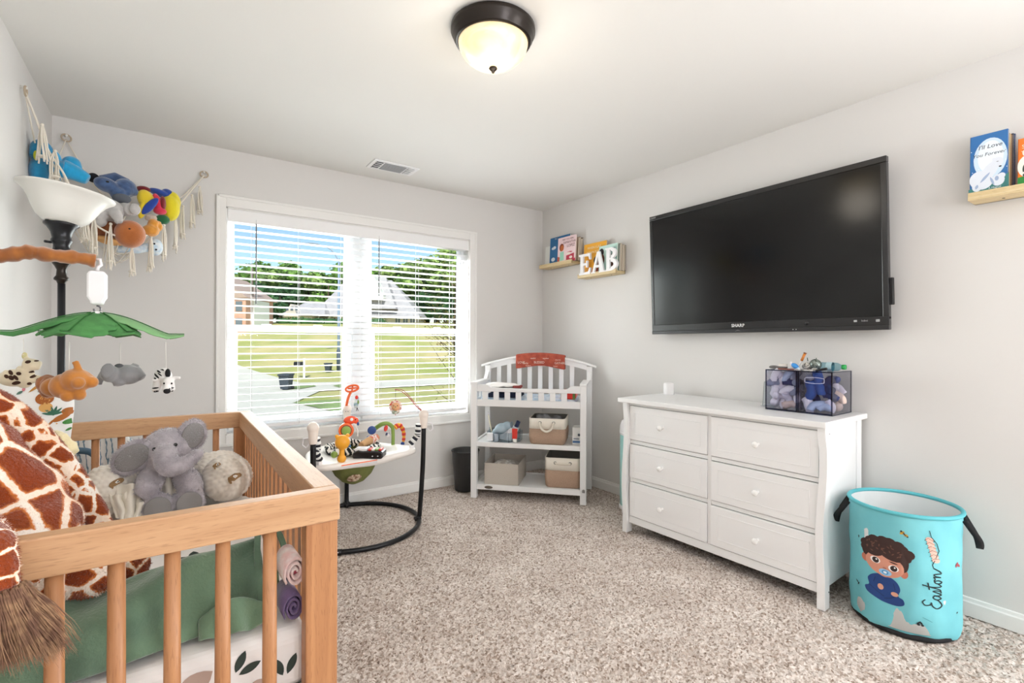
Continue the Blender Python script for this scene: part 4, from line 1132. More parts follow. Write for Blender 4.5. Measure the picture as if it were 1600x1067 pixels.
for k, (a, L, dr) in enumerate(((R(-8), .205, .066), (R(66), .19, .062), (R(138), .19, .058), (R(190), .205, .060), (R(250), .165, .060), (R(305), .155, .060))):
    o = canopy_leaf(a, L, dr, .080 if k == 4 else .054, mat('felt_mid', '#7fae78', .85, bump=(200, .2)) if k == 0 else M_leafg)
G().lathe([(0, .004), (.012, .004), (.014, 0), (.012, -.006), (0, -.006)], ap, 16).build('canopy_cap', M_wpl, mo)

def string(top, bottom, parent):
    G().tube([top, bottom], .0011, 6).build('string', mat('white_string', '#f0eee8', .8), parent)
M_lionc = mat('lion_velour', '#c07a2c', .9, var=(30, .18), bump=(90, .3), sheen=.6)
M_cream = mat('cream_velour', '#e6d8ba', .9, bump=(90, .3), sheen=.4); M_brspot = mat('brown_print', '#43291a', .9)
M_gv = mat('grey_velour', '#8e8e90', .9, bump=(90, .3), sheen=.5); M_zw = mat('white_velour', '#f2f0ee', .9, bump=(90, .3), sheen=.4); M_zb = mat('black_velour', '#17171a', .9)
def decs(o, parent, m, name, P_list, off=.0012):
    """small marks pressed onto the camera-facing side of a toy: (point, rx, rz, rot)"""
    b = bvh_of(o)
    for (P_, rx, rz, ro) in P_list:
        O_ = Vector(P_); vd = Vector((O_.x, O_.y, 0)).normalized(); U_ = vd.cross(Vector((0, 0, 1))).normalized()
        decal(name, m, parent, b, O_ - vd * .05, U_, Vector((0, 0, 1)), [oval(0, 0, rx, rz, 12, ro)], off=off, maxlen=.006)
# lion cub seen from behind
t = thing('mobile_lion', 'brown velour lion cub hanging from mobile, tail raised', 'toy', (-0.205, 1.680, 1.099), group=None)
g = G()
g.ell((-0.197, 1.680, 1.099), (.034, .040, .032)); g.ell((-0.221, 1.690, 1.086), (.030, .034, .032)); g.ell((-0.243, 1.730, 1.081), (.030, .028, .026))
for p in ((-0.211, 1.665, 1.062), (-0.188, 1.665, 1.064), (-0.164, 1.665, 1.095), (-0.188, 1.645, 1.096)):
    g.tube([(-0.207, 1.680, 1.088), p], [.022, .0135], 10); g.ell(p, .0145)
g.tube([(-0.185, 1.680, 1.107), (-0.159, 1.680, 1.089)], [.020, .014], 10)
g.tube([(-0.189, 1.670, 1.124), (-0.195, 1.670, 1.144), (-0.198, 1.670, 1.150)], [.0085, .0075, .008], 8)
lb = blob(g, 'body', M_lionc, t, .003, 2)
g = G(); g.ell((-0.260, 1.760, 1.081), (.024, .034, .030)); blob(g, 'mane', mat('mane_velour', '#9c5a22', .95, bump=(60, .9), sheen=.5), t, .003, 1, .005, 60)
string((-0.212, 1.700, 1.199), (-0.211, 1.690, 1.115), t)
# giraffe
t = thing('mobile_giraffe', 'cream spotted velour giraffe hanging at left side of the mobile', 'toy', (-0.321, 1.860, 1.110))
g = G()
g.ell((-0.345, 1.880, 1.100), (.036, .03, .024)); g.ell((-0.325, 1.870, 1.097), (.020, .024, .026)); g.tube([(-0.325, 1.870, 1.100), (-0.321, 1.860, 1.129)], [.020, .019], 10)
g.tube([(-0.319, 1.860, 1.136), (-0.302, 1.850, 1.136), (-0.289, 1.850, 1.132)], [.019, .016, .012], 10)
for p in ((-0.329, 1.860, 1.082), (-0.313, 1.860, 1.083), (-0.356, 1.860, 1.092), (-0.288, 1.860, 1.094), (-0.366, 1.860, 1.115)): g.tube([(-0.335, 1.870, 1.101), p], [.016, .010], 8)
g.tube([(-0.321, 1.860, 1.150), (-0.324, 1.860, 1.167)], [.006, .007], 8)
gb_ = blob(g, 'body', M_cream, t, .0032, 3)
decs(gb_, t, M_brspot, 'spot', [((-0.316, 1.860, 1.144), .006, .004, .3), ((-0.305, 1.860, 1.118), .011, .0035, .2), ((-0.306, 1.860, 1.104), .008, .004, .4), ((-0.334, 1.860, 1.113), .005, .005, 0), ((-0.352, 1.870, 1.115), .004, .007, .5), ((-0.340, 1.860, 1.102), .004, .008, .6), ((-0.339, 1.860, 1.088), .009, .005, .2), ((-0.349, 1.860, 1.102), .005, .007, .6), ((-0.314, 1.860, 1.085), .005, .004, 0), ((-0.296, 1.860, 1.093), .004, .006, 0), ((-0.300, 1.860, 1.146), .005, .002, 0), ((-0.358, 1.860, 1.106), .004, .006, .5)])
G().ell((-0.323, 1.860, 1.160), (.006, .006, .010)).build('horn', mat('horn_yellow', '#d8cf9a', .9), t)
string((-0.327, 1.870, 1.206), (-0.326, 1.865, 1.141), t)
# elephant seen from the side
t = thing('mobile_elephant', 'grey velour elephant hanging from mobile beside the lion cub', 'toy', (-0.121, 1.940, 1.098))
g = G()
g.ell((-0.108, 1.940, 1.097), (.040, .034, .031), (0, R(8), 0)); g.ell((-0.147, 1.920, 1.102), (.024, .028, .026))
g.tube([(-0.089, 1.940, 1.103), (-0.066, 1.930, 1.086)], [.023, .012], 10); g.tube([(-0.096, 1.960, 1.116), (-0.077, 1.960, 1.117)], [.018, .009], 10)
g.tube([(-0.129, 1.930, 1.089), (-0.125, 1.920, 1.066)], [.018, .014], 10); g.tube([(-0.118, 1.950, 1.083), (-0.112, 1.950, 1.067)], [.016, .012], 10)
g.tube([(-0.160, 1.930, 1.102), (-0.173, 1.950, 1.085), (-0.174, 1.960, 1.069)], [.014, .010, .007], 9)
blob(g, 'body', M_gv, t, .0034, 4)
g = G(); g.ell((-0.151, 1.895, 1.113), (.017, .006, .023), (0, R(14), R(15))); blob(g, 'ear', M_gv, t, .003, 2)
g = G(); g.ell((-0.126, 1.930, 1.124), (.012, .012, .008)); blob(g, 'ear', mat('dark_grey_velour', '#5d5d60', .9), t, .003, 2)
G().ell((-0.161, 1.895, 1.098), .003).build('eye', M_eye, t)
string((-0.124, 1.940, 1.195), (-0.124, 1.940, 1.124), t)
# zebra facing the camera
t = thing('mobile_zebra', 'black and white striped velour zebra hanging at right end of mobile', 'toy', (-0.010, 1.860, 1.079))
g = G()
g.ell((-0.015, 1.880, 1.091), (.024, .034, .026)); g.ell((-0.003, 1.845, 1.075), (.017, .018, .018)); g.ell((-0.005, 1.830, 1.055), (.012, .012, .013))
g.tube([(-0.028, 1.870, 1.077), (-0.034, 1.860, 1.046)], [.013, .010], 9); g.tube([(0.003, 1.880, 1.071), (0.008, 1.870, 1.045)], [.012, .009], 9)
g.tube([(0.010, 1.850, 1.088), (0.029, 1.840, 1.088)], [.006, .005], 8); g.tube([(-0.026, 1.860, 1.085), (-0.042, 1.855, 1.082)], [.007, .004], 8)
zb = blob(g, 'body', M_zw, t, .003, 3)
decs(zb, t, M_zb, 'stripe', [((-0.028, 1.860, 1.109), 0.0025, 0.01, 0.9), ((-0.021, 1.860, 1.115), 0.0022, 0.01, 1.0), ((-0.015, 1.860, 1.120), 0.002, 0.009, 1.2), ((-0.031, 1.860, 1.095), 0.0025, 0.01, 0.7), ((-0.023, 1.860, 1.099), 0.0018, 0.007, 0.8), ((-0.034, 1.860, 1.058), 0.008, 0.0022, 0.15), ((-0.034, 1.860, 1.048), 0.008, 0.0024, 0.15), ((-0.032, 1.860, 1.038), 0.006, 0.003, 0), ((0.006, 1.860, 1.056), 0.007, 0.002, -0.2), ((0.008, 1.860, 1.046), 0.007, 0.0022, -0.2), ((-0.037, 1.860, 1.088), 0.006, 0.0025, -0.4), ((-0.012, 1.860, 1.073), 0.0022, 0.003, 0), ((0.006, 1.860, 1.072), 0.0022, 0.003, 0)])
g = G(); g.ell((-0.003, 1.845, 1.103), (.0075, .010, .014)); blob(g, 'forelock', M_zb, t, .0025, 1)
g = G(); g.ell((-0.005, 1.822, 1.050), (.010, .008, .0085)); blob(g, 'muzzle', M_zb, t, .0025, 2)
string((-0.009, 1.870, 1.199), (-0.008, 1.870, 1.114), t)

# ================================================================ BLUE ROCKER WITH THROW BEHIND THE CRIB
rk = thing('baby_rocker', 'blue framed baby rocker seat standing behind far end of crib', 'baby rocker', (-.1, 2.85, 0))
M_bl = mat('blue_frame', '#4d7390', .4); M_blf = mat('blue_canvas', '#3d6584', .9, bump=(80, .2))
rc = Vector((-.24, 2.93, 0))
for s in (-.17, .17):
    G().tube(crom([rc + Vector((s, -.30, .015)), rc + Vector((s, 0, .012)), rc + Vector((s, .32, .03))], 6), .014, 10).build('runner', M_bl, rk)
    G().tube(crom([rc + Vector((s, -.22, .015)), rc + Vector((s, -.10, .42)), rc + Vector((s * .98, .16, .62))], 6), .014, 10).build('side_tube', M_bl, rk)
G().box(rc + Vector((0, -.06, .40)), (.32, .40, .03), (R(24), 0, 0)).build('seat', M_blf, rk, bevel=.01)
G().box(rc + Vector((0, .16, .52)), (.32, .05, .26), (R(-18), 0, 0)).build('backrest', M_blf, rk, bevel=.015)
a0, a1, a2 = Vector((-0.319, 2.620, 0.730)), Vector((-0.276, 2.620, 0.766)), Vector((-0.244, 2.620, 0.684))
G().tube(crom([Vector((-0.334, 2.620, 0.758)), Vector((-0.303, 2.620, 0.759)), Vector((-0.264, 2.620, 0.749)), Vector((-0.242, 2.620, 0.720)), Vector((-0.238, 2.620, 0.670)), rc + Vector((.1, -.10, .45))], 6), .013, 10).build('carry_handle', M_bl, rk)
M_thr = None
def throw_mat():
    m = bpy.data.materials.new('striped_throw'); m.use_nodes = True; N = m.node_tree.nodes; L = m.node_tree.links; b = N['Principled BSDF']; b.inputs['Roughness'].default_value = .95
    tc = N.new('ShaderNodeTexCoord'); mp = N.new('ShaderNodeMapping'); mp.inputs['Scale'].default_value = (1, 1, .35); mp.inputs['Rotation'].default_value = (0, R(16), 0); L.new(tc.outputs['Object'], mp.inputs[0])
    w_ = N.new('ShaderNodeTexWave'); w_.inputs['Scale'].default_value = 15; w_.inputs['Distortion'].default_value = 4; w_.inputs['Detail'].default_value = 3; w_.inputs['Detail Scale'].default_value = 5; L.new(mp.outputs[0], w_.inputs['Vector'])
    cr = N.new('ShaderNodeValToRGB'); cr.color_ramp.elements[0].position = .03; cr.color_ramp.elements[0].color = (*lin('#6d8ea4'), 1); cr.color_ramp.elements[1].position = .26; cr.color_ramp.elements[1].color = (*lin('#eef0f0'), 1)
    L.new(w_.outputs['Fac'], cr.inputs[0]); L.new(cr.outputs[0], b.inputs['Base Color']); return m
th = thing('striped_throw', 'white throw with thin blue streaks draped over the baby rocker', 'throw', (-.1, 3.1, .4))
def throwf(u, v):
    x = -.40 + .33 * u; a = v
    z = .80 - .36 * v - .10 * (u - .45) ** 2 * 2 + .012 * math.sin(20 * u + 3 * v); y = 2.74 - .05 * v + .015 * math.sin(17 * u + 2 * v)
    return (x + .03 * math.sin(4 * v), y, z - .05 * max(0, u - .7))
surf('throw_cloth', throwf, 34, 12, throw_mat(), .006, th)

# ================================================================ CORNER TOY NET
M_rope = mat('macrame_cotton', '#e6dfd2', .9, bump=(160, .4))
M_ring = mat('rope_loop_tan', '#b9a892', .9, bump=(200, .4))
net = thing('toy_net', 'cream macrame corner hammock net with tassels holding soft toys', 'toy hammock', (-.3, 3.4, 1.9))
A1 = Vector((XL + .012, 2.97, 2.30)); A2 = Vector((-.472, YB - .02, 2.335)); A3 = Vector((.178, YB - .012, 2.262))
for k, (A, nx) in enumerate(((A1, (1, 0, 0)), (A2, (.4, -1, 0)), (A3, (0, -1, 0)))):
    n = Vector(nx).normalized()
    G().tube([A - n * .012, A + n * .012], .006, 10).build('hook', mat('hook_white', '#e8e6e0', .5), net)
    s = n.cross(Vector((0, 0, 1)))
    G().tube([A + s * (.021 * math.sin(t)) + Vector((0, 0, .019 * math.cos(t) - .014)) + n * .006 for t in [2 * PI * i / 18 for i in range(18)]], .0042, 8, closed=True).build('loop', M_ring, net)
rim = crom([A1 + Vector((.004, 0, -.02)), (-0.488, 3.030, 2.182), (-0.454, 3.060, 2.067), (-0.402, 3.060, 1.972), (-0.352, 3.060, 1.838), (-0.291, 3.100, 1.757), (-0.186, 3.180, 1.722), (-0.085, 3.300, 1.779), (-0.021, 3.420, 1.870), (0.053, 3.530, 2.016), A3 + Vector((0, -.01, -.02))], 8)
G().tube(rim, .0045, 8).build('rim_cord', M_rope, net)
side1 = crom([A1 + Vector((.004, 0, -.02)), (XL + .03, 3.2, 2.03), (XL + .03, 3.45, 2.06), A2 + Vector((0, 0, -.02))], 8)
side2 = crom([A2 + Vector((0, 0, -.02)), (-.30, YB - .03, 2.02), (-.05, YB - .03, 1.98), A3 + Vector((0, 0, -.02))], 8)
G().tube(side1, .0035, 7).build('side_cord', M_rope, net); G().tube(side2, .0035, 7).build('side_cord', M_rope, net)
# mesh of cords under the toys
low = Vector((-.30, 3.36, 1.60))
g = G()
for k in range(3, len(rim) - 3, 4):
    p = rim[k]; q = Vector((min(-.2, p.x), YB - .04, 1.95)) if k > len(rim) / 2 else Vector((XL + .04, max(3.3, p.y), 1.95))
    g.tube(crom([p, p.lerp(low, .55) + Vector((0, 0, -.06)), low.lerp(q, .4) + Vector((0, 0, -.02)), q], 5), .0022, 5)
for f in (.3, .6):
    g.tube([rim[k].lerp(low, f) + Vector((0, 0, -.05 * math.sin(PI * f))) for k in range(6, len(rim) - 6, 3)], .0022, 5)
g.build('net_cords', M_rope, net, kind='stuff')
def tassel(p, L, w_=.011, seed=1):
    rnd = random.Random(seed); g = G(); p = Vector(p)
    for k in range(8):
        a = rnd.uniform(0, 6.28); r = rnd.uniform(.3, 1) * w_
        q = [p + Vector((0, 0, .003)), p + Vector((math.cos(a) * r * .8, math.sin(a) * r * .8, -L * .3)), p + Vector((math.cos(a + .4) * r, math.sin(a + .4) * r, -L * .7)), p + Vector((math.cos(a + .8) * r * 1.4 + rnd.gauss(0, .003), math.sin(a) * r * 1.3, -L * rnd.uniform(.9, 1.05)))]
        g.tube(crom(q, 3), .0034, 5)
    g.ell(p, .0075, nu=8, nv=6); g.ell(p + Vector((0, 0, -L * .84)), (w_ * 1.0, w_ * 1.0, .007), nu=10, nv=6)
    g.build('tassel', M_rope, net)
for k, (p, L) in enumerate((((-0.471, 3.030, 2.172), .17), ((-0.433, 3.060, 2.072), .14), ((-0.327, 3.080, 1.770), .10), ((-0.298, 3.090, 1.792), .175), ((-0.239, 3.140, 1.779), .20), ((-0.160, 3.220, 1.679), .13), ((-0.082, 3.300, 1.762), .17), ((-0.026, 3.400, 1.851), .18), ((0.028, 3.470, 1.917), .18), ((0.066, 3.540, 2.005), .18), ((0.112, 3.580, 2.088), .18), ((0.153, 3.620, 2.156), .16))):
    tassel(p, L * (1.1 if k > 3 else 1), .015 if k > 1 else .020, k)

# ---- soft toys in the net
_ell = G.ell
def _big(self, c, r, rot=None, nu=20, nv=12):
    if not isinstance(r, (tuple, list)): r = (r, r, r)
    if max(r) > .012: r = (r[0] * 1.14, r[1] * 1.1, r[2] * 1.24)
    return _ell(self, c, r, rot, nu, nv)
G.ell = _big
def toy(name, label, c): return thing(name, label, 'soft toy', c)
M_cyan = mat('cyan_plush', '#22a7dc', .9, var=(30, .15), bump=(100, .4), sheen=.6)
t = toy('plush_dinosaur', 'bright blue plush dinosaur high in the corner net against left wall', (-0.489, 3.200, 2.030))
g = G(); g.tube(crom([(-0.511, 3.120, 2.044), (-0.504, 3.130, 2.090), (-0.488, 3.140, 2.108), (-0.474, 3.160, 2.082)], 4), [.022, .022, .024, .026, .028, .03, .03, .03, .03, .03, .03, .03, .03], 10)
g.ell((-0.498, 3.150, 1.990), (.035, .05, .055)); g.tube([(-0.471, 3.170, 2.019), (-0.422, 3.180, 2.013)], [.05, .05], 12)
blob(g, 'body', mat('teal_plush', '#1b86b4', .9, var=(30, .15), bump=(100, .4), sheen=.5), t, .005, 4)
G().ell((-0.503, 3.100, 2.048), (.008, .014, .018)).build('beak', mat('lime_plush', '#c9cf3a', .8), t)
G().ell((-0.507, 3.110, 2.091), .006).build('eye', M_zw if 'M_zw' in globals() else M_eye, t)
t = toy('plush_dog', 'sky blue plush lying in the corner net beside the lamp bowl', (-0.385, 3.300, 2.064))
g = G(); g.tube(crom([(-0.435, 3.240, 2.046), (-0.389, 3.250, 2.033), (-0.336, 3.250, 2.008)], 4), [.045, .045, .044, .042, .040, .036, .034, .030, .026], 12); g.ell((-0.405, 3.300, 2.089), (.034, .035, .03)); g.ell((-0.388, 3.300, 2.073), (.022, .03, .028))
g.ell((-0.469, 3.250, 2.086), (.03, .03, .035))
blob(g, 'body', M_cyan, t, .005, 4)
M_navy = mat('denim_blue_plush', '#4b6690', .9, var=(28, '#3a5077', 3), bump=(100, .4), sheen=.6)
t = toy('plush_bear', 'denim blue plush with long arms lying on top of the net', (-0.226, 3.380, 2.033))
g = G(); g.tube([(-0.299, 3.400, 2.049), (-0.242, 3.420, 2.079), (-0.187, 3.420, 2.057)], [.03, .034, .03], 12); g.ell((-0.271, 3.320, 2.013), (.048, .04, .030), (0, R(18), 0)); g.ell((-0.195, 3.360, 2.020), (.045, .05, .04)); g.tube([(-0.193, 3.320, 1.997), (-0.151, 3.360, 2.007)], [.028, .022], 10); g.ell((-0.220, 3.330, 1.977), (.035, .04, .03))
blob(g, 'body', M_navy, t, .005, 5)
G().ell((-0.263, 3.277, 2.020), (.007, .004, .005)).build('eye', M_eye, t)
G().ell((-0.327, 3.360, 2.050), (.022, .02, .02)).build('ear', mat('black_plush', '#17171c', .9), t)
M_pgrey = mat('pale_grey_plush', '#bdbab8', .9, var=(30, .12), bump=(100, .4), sheen=.5)
t = toy('plush_elephant', 'pale grey plush elephant hanging over the rim of the corner net', (-0.226, 3.200, 1.857))
g = G(); g.ell((-0.250, 3.180, 1.855), (.055, .05, .045)); g.tube(crom([(-0.226, 3.130, 1.842), (-0.210, 3.110, 1.808), (-0.202, 3.100, 1.782)], 4), [.026, .026, .025, .024, .022, .02, .018, .016, .014], 10)
g.tube([(-0.272, 3.150, 1.823), (-0.295, 3.140, 1.796)], [.03, .024], 10)
g.ell((-0.287, 3.160, 1.792), (.03, .03, .025))
blob(g, 'body', M_pgrey, t, .005, 4)
g = G(); g.tube([(-0.192, 3.220, 1.876), (-0.158, 3.170, 1.868)], [.034, .032], 14); blob(g, 'leg', M_pgrey, t, .005, 3)
g = G(); g.ell((-0.144, 3.145, 1.868), (.020, .012, .024)); g.build('foot_pad', M_pgrey, t)
G().ell((-0.204, 3.250, 1.937), (.035, .02, .02)).build('ear', mat('slate_plush', '#5a5f68', .9), t)
# toucan in patches of bright colour
t = toy('plush_parrot', 'yellow red and blue plush parrot at the right end of the net', (-0.050, 3.420, 1.967))
def patch(name, col, ells):
    g = G()
    for c, r, ro in ells: g.ell(c, r, ro)
    blob(g, name, mat('felt_' + col, col, .85, bump=(120, .3), sheen=.3), t, .0045, 3)
patch('body', '#e3d31f', [((0.003, 3.440, 1.962), (.042, .05, .06), None), ((0.009, 3.460, 2.001), (.04, .045, .05), None)])
patch('beak', '#e6c92a', [((-0.106, 3.360, 1.973), (.034, .035, .044), (0, R(-18), 0)), ((-0.122, 3.340, 1.910), (.016, .02, .04), (0, R(10), 0))])
patch('beak_stripe', '#22409a', [((-0.088, 3.325, 1.933), (.018, .014, .050), (0, R(36), 0))])
patch('cheek', '#d8304e', [((-0.055, 3.380, 1.965), (.020, .03, .045), (0, R(-14), 0)), ((-0.044, 3.380, 1.924), (.028, .03, .016), None)])
patch('crest', '#7c1c22', [((-0.032, 3.380, 1.968), (.014, .03, .034), None), ((-0.120, 3.420, 2.042), (.03, .03, .014), None)])
patch('wing', '#24489c', [((-0.045, 3.440, 2.038), (.048, .04, .016), (0, R(16), 0)), ((-0.009, 3.460, 2.046), (.028, .04, .02), (0, R(30), 0))])
patch('tail', '#1f6b3c', [((-0.032, 3.410, 1.885), (.030, .03, .022), None)])
M_rust = mat('rust_plush', '#b4662c', .9, var=(14, .15), bump=(100, .4), sheen=.6)
t = toy('plush_turtle', 'round headed rust brown plush turtle in the front of the net', (-0.200, 3.200, 1.756))
g = G(); g.ell((-0.165, 3.170, 1.743), (.058, .058, .057)); blob(g, 'head', M_rust, t, .006, 3)
g = G(); g.ell((-0.269, 3.240, 1.768), (.055, .06, .042)); blob(g, 'body', mat('brown_plush', '#8a4c22', .9, bump=(100, .4), sheen=.5), t, .006, 3)
g = G(); g.ell((-0.253, 3.220, 1.708), (.05, .05, .016), (0, R(10), 0)); g.ell((-0.216, 3.200, 1.702), (.03, .04, .014)); blob(g, 'belly', mat('tan_plush', '#d9a468', .9, bump=(100, .4)), t, .005, 3)
G().ell((-0.164, 3.112, 1.758), (.0075, .004, .0055)).build('eye', M_eye, t)
M_orng = mat('orange_plush', '#e09a3e', .9, var=(30, .15), bump=(100, .4), sheen=.5)
t = toy('plush_lion', 'small orange plush with a pale mane tucked beside the turtle', (-0.071, 3.300, 1.816))
g = G(); g.ell((-0.082, 3.290, 1.795), (.034, .034, .026)); g.ell((-0.071, 3.300, 1.833), (.024, .028, .022)); g.ell((-0.051, 3.310, 1.824), (.018, .02, .024)); blob(g, 'body', M_orng, t, .0045, 3, .003, 60)
g = G(); g.ell((-0.083, 3.320, 1.866), (.024, .02, .016)); blob(g, 'mane', mat('pale_mane', '#c9b7a8', .95, bump=(80, .8)), t, .004, 1, .006, 70)
M_pblue = mat('pale_blue_plush', '#b5cfe3', .9, var=(40, '#dfe9f0', 2), bump=(100, .4), sheen=.4)
t = toy('plush_octopus', 'pale blue plush lying at the bottom of the corner net', (-0.142, 3.350, 1.701))
g = G(); g.tube([(-0.228, 3.300, 1.684), (-0.143, 3.310, 1.688), (-0.094, 3.330, 1.710)], [.022, .022, .024], 10); g.ell((-0.063, 3.360, 1.718), (.030, .03, .038)); blob(g, 'body', M_pblue, t, .005, 3)
for p in ((-0.068, 3.330, 1.731), (-0.060, 3.328, 1.700)): G().ell(p, (.005, .003, .005)).build('eye', M_eye, t)
G.ell = _ell

# ================================================================ ACTIVITY JUMPER
jp_ = thing('baby_jumper', 'baby activity jumper with white tray of toys on black ring stand', 'baby jumper', (.98, 3.20, 0))
JC = Vector((.98, 3.20, 0)); JR = .42
M_jblk = mat('jumper_tube', '#17181b', .35, metal=.3); M_jw = mat('jumper_cream', '#f1e6dc', .45); M_jtray = mat('jumper_tray', '#f4efe9', .35)
ring = [JC + Vector((math.cos(a) * JR, math.sin(a) * JR, .014)) for a in [2 * PI * i / 72 for i in range(72)]]
G().tube(ring, .0145, 12, closed=True).build('base_ring', M_jblk, jp_)
posts = (R(-20), R(79), R(222))
tops = []
for k, a in enumerate(posts):
    d = Vector((math.cos(a), math.sin(a), 0)); b0 = JC + d * JR
    lean = .03 if k == 0 else (.0 if k == 1 else .0)
    out = crom([b0 + Vector((0, 0, .014)) - d * .03, b0 + Vector((0, 0, .03)), b0 + Vector((0, 0, .10)) + d * .008, b0 + d * (lean * .8) + Vector((0, 0, .36)), b0 + d * lean + Vector((0, 0, .62))], 6)
    G().tube(out, .0155, 12).build('post', M_jblk, jp_)
    tops.append(b0 + d * lean + Vector((0, 0, .62)))
    G().box(b0 + Vector((0, 0, .018)), (.05, .03, .03), (0, 0, a + PI / 2)).build('joint', M_jblk, jp_, bevel=.006)
# base joint with two rivets near the crib post
a = R(240); q = JC + Vector((math.cos(a) * JR, math.sin(a) * JR, .014))
j = G().tube([q + Vector((-.03, .018, 0)), q + Vector((.03, -.018, 0))], .017, 12).build('joint_sleeve', M_jblk, jp_)
for s in (-.012, .008): G().ell(q + Vector((s, -.018 - s * .6, .004)), .003, nu=8, nv=6).build('rivet', M_wpl, j)
def cap(p, tall=.085):
    g = G(); g.ell(p + Vector((0, 0, tall * .72)), (.033, .033, .034)); g.tube([p + Vector((0, 0, -.03)), p + Vector((0, 0, .06))], [.022, .030], 16)
    return blob(g, 'post_cap', M_jw, jp_, .004, 4)
for k, p in enumerate(tops):
    c = cap(p + Vector((0, 0, .03)))
    out = (p - JC); out.z = 0; out.normalize(); s = out.cross(Vector((0, 0, 1)))
    ro = p + out * .03 + Vector((0, 0, .01)) if k != 1 else p + s * .0 + Vector((0, 0, .03)) - out * .034
    if k != 1:
        side = RV if k == 0 else -RV
        G().tube([p + side * .022 + Vector((0, 0, .035)), p + side * .055 + Vector((0, 0, .03)), p + side * .062 + Vector((0, 0, -.005)), p + side * .040 + Vector((0, 0, -.022)), p + side * .022 + Vector((0, 0, .0))], .0045, 8).build('strap_hook', M_wpl, c)
    else:
        for e in (-.008, .008): G().ell(p + Vector((e - .01, -.032, .075)), .004, nu=8, nv=6).build('cap_button', mat('cap_grey', '#9b948c', .5), c)
# striped spring covers from caps to tray
TZ = .492
M_fab = mat('striped_white', '#efefec', .85); M_fabk = mat('striped_navy', '#22242f', .85)
def striped(pts, r, n):
    c = crom(pts, 8); L = len(c)
    w_ = G(); b_ = G(); step = L / n
    for i in range(n):
        a0 = int(i * step); a1 = min(L, int((i + 1) * step) + 1)
        rr = [r * (1 + .12 * math.sin(k * 1.7)) for k in range(a0, a1)]
        (b_ if i % 2 else w_).tube(c[a0:a1], rr, 12)
    o = w_.build('spring_cover', M_fab, jp_); b_.build('stripes', M_fabk, o)
dirs = []
for k, p in enumerate(tops):
    d = (p - JC); d.z = 0; d.normalize(); dirs.append(d)
    at_ = JC + d * (.372 if k else .372); at_.z = TZ + .005
    striped([p - d * .034 + Vector((0, 0, .03)), p - d * .040 + Vector((0, 0, -.03)), (p * .4 + at_ * .6) - d * .0 + Vector((0, 0, .02)), at_ - d * .012 + Vector((0, 0, .018))], .0195, 13)
    G().box(at_ + Vector((0, 0, .006)), (.035, .035, .02), (0, 0, math.atan2(d.y, d.x))).build('tray_clip', M_wpl, jp_, bevel=.004)
# tray: three-lobed plate with seat opening and a soft skirt
def lobe(a):
    r = .285
    for k in range(3):
        dd = (a - posts[k] + PI) % (2 * PI) - PI
        r += .112 * math.exp(-(dd / .42) ** 2)
    return r
n = 120; vs = []; fs = []
rows = [(-.145, 0.0, 0), (-.145, 0.003, 0), (None, .0, .012), (None, .0, 0), (None, -.012, -.006), (None, -.038, .0), (None, -.040, .010)]
def tray_ring(kind, dz, ins):
    out = []
    for i in range(n):
        a = 2 * PI * i / n
        r = .150 if kind is not None else lobe(a) - ins
        wave = .010 * math.cos(3 * (a - posts[0]))
        out.append(JC + Vector((math.cos(a) * r, math.sin(a) * r, TZ + dz + (wave * .6 if kind is None and dz < -.02 else 0))))
    return out
R_ = [tray_ring(1, -.03, 0), tray_ring(1, .0, 0), tray_ring(None, .004, .03), tray_ring(None, .0, .006), tray_ring(None, -.008, 0), tray_ring(None, -.036, .002), tray_ring(None, -.036, .012), tray_ring(None, -.012, .014), tray_ring(1, -.012, 0)]
for r_ in R_: vs += r_
for k in range(len(R_) - 1):
    for i in range(n):
        i2 = (i + 1) % n; fs.append((k * n + i, k * n + i2, (k + 1) * n + i2, (k + 1) * n + i))
tray = G().add(vs, fs, True).build('tray', M_jtray, jp_)
# seat ring and the green cloth seat hanging below
M_olive = mat('olive_cloth', '#7c8248', .9, var=(25, .15), bump=(90, .2))
g = G(); m_ = 30
prof = [(.150, TZ + .004), (.146, TZ - .05), (.138, TZ - .10), (.115, TZ - .145), (.07, TZ - .19), (.02, TZ - .212), (.0005, TZ - .216)]
G().lathe(prof, JC, 30).build('seat', M_olive, jp_)
M_zeb = None
def zebra_cloth():
    m = bpy.data.materials.new('zebra_cloth'); m.use_nodes = True; N = m.node_tree.nodes; L = m.node_tree.links; b = N['Principled BSDF']; b.inputs['Roughness'].default_value = .9
    tc = N.new('ShaderNodeTexCoord'); w_ = N.new('ShaderNodeTexWave'); w_.inputs['Scale'].default_value = 13; w_.inputs['Distortion'].default_value = 7; w_.inputs['Detail Scale'].default_value = 1.6; L.new(tc.outputs['Object'], w_.inputs['Vector'])
    cr = N.new('ShaderNodeValToRGB'); cr.color_ramp.interpolation = 'CONSTANT'; cr.color_ramp.elements[0].color = (*lin('#1e2426'), 1); cr.color_ramp.elements[1].position = .45; cr.color_ramp.elements[1].color = (*lin('#f0ede6'), 1)
    L.new(w_.outputs['Fac'], cr.inputs[0]); L.new(cr.outputs[0], b.inputs['Base Color']); return m
g = G(); ringp = [JC + Vector((math.cos(a) * .150, math.sin(a) * .150, TZ + .022 + .008 * math.sin(5 * a))) for a in [2 * PI * i / 40 for i in range(40)]]
g.tube(ringp, .024, 12, closed=True); blob(g, 'seat_rim', zebra_cloth(), jp_, .005, 3, .005, 30)
g = G(); g.tube([JC + Vector((.02, -.10, TZ + .05)), JC + Vector((.09, -.04, TZ + .06)), JC + Vector((.16, .02, TZ + .065))], [.022, .026, .028], 12); b_ = blob(g, 'arm_cushion', mat('tan_cloth', '#c49a6c', .9, bump=(80, .3)), jp_, .005, 3)
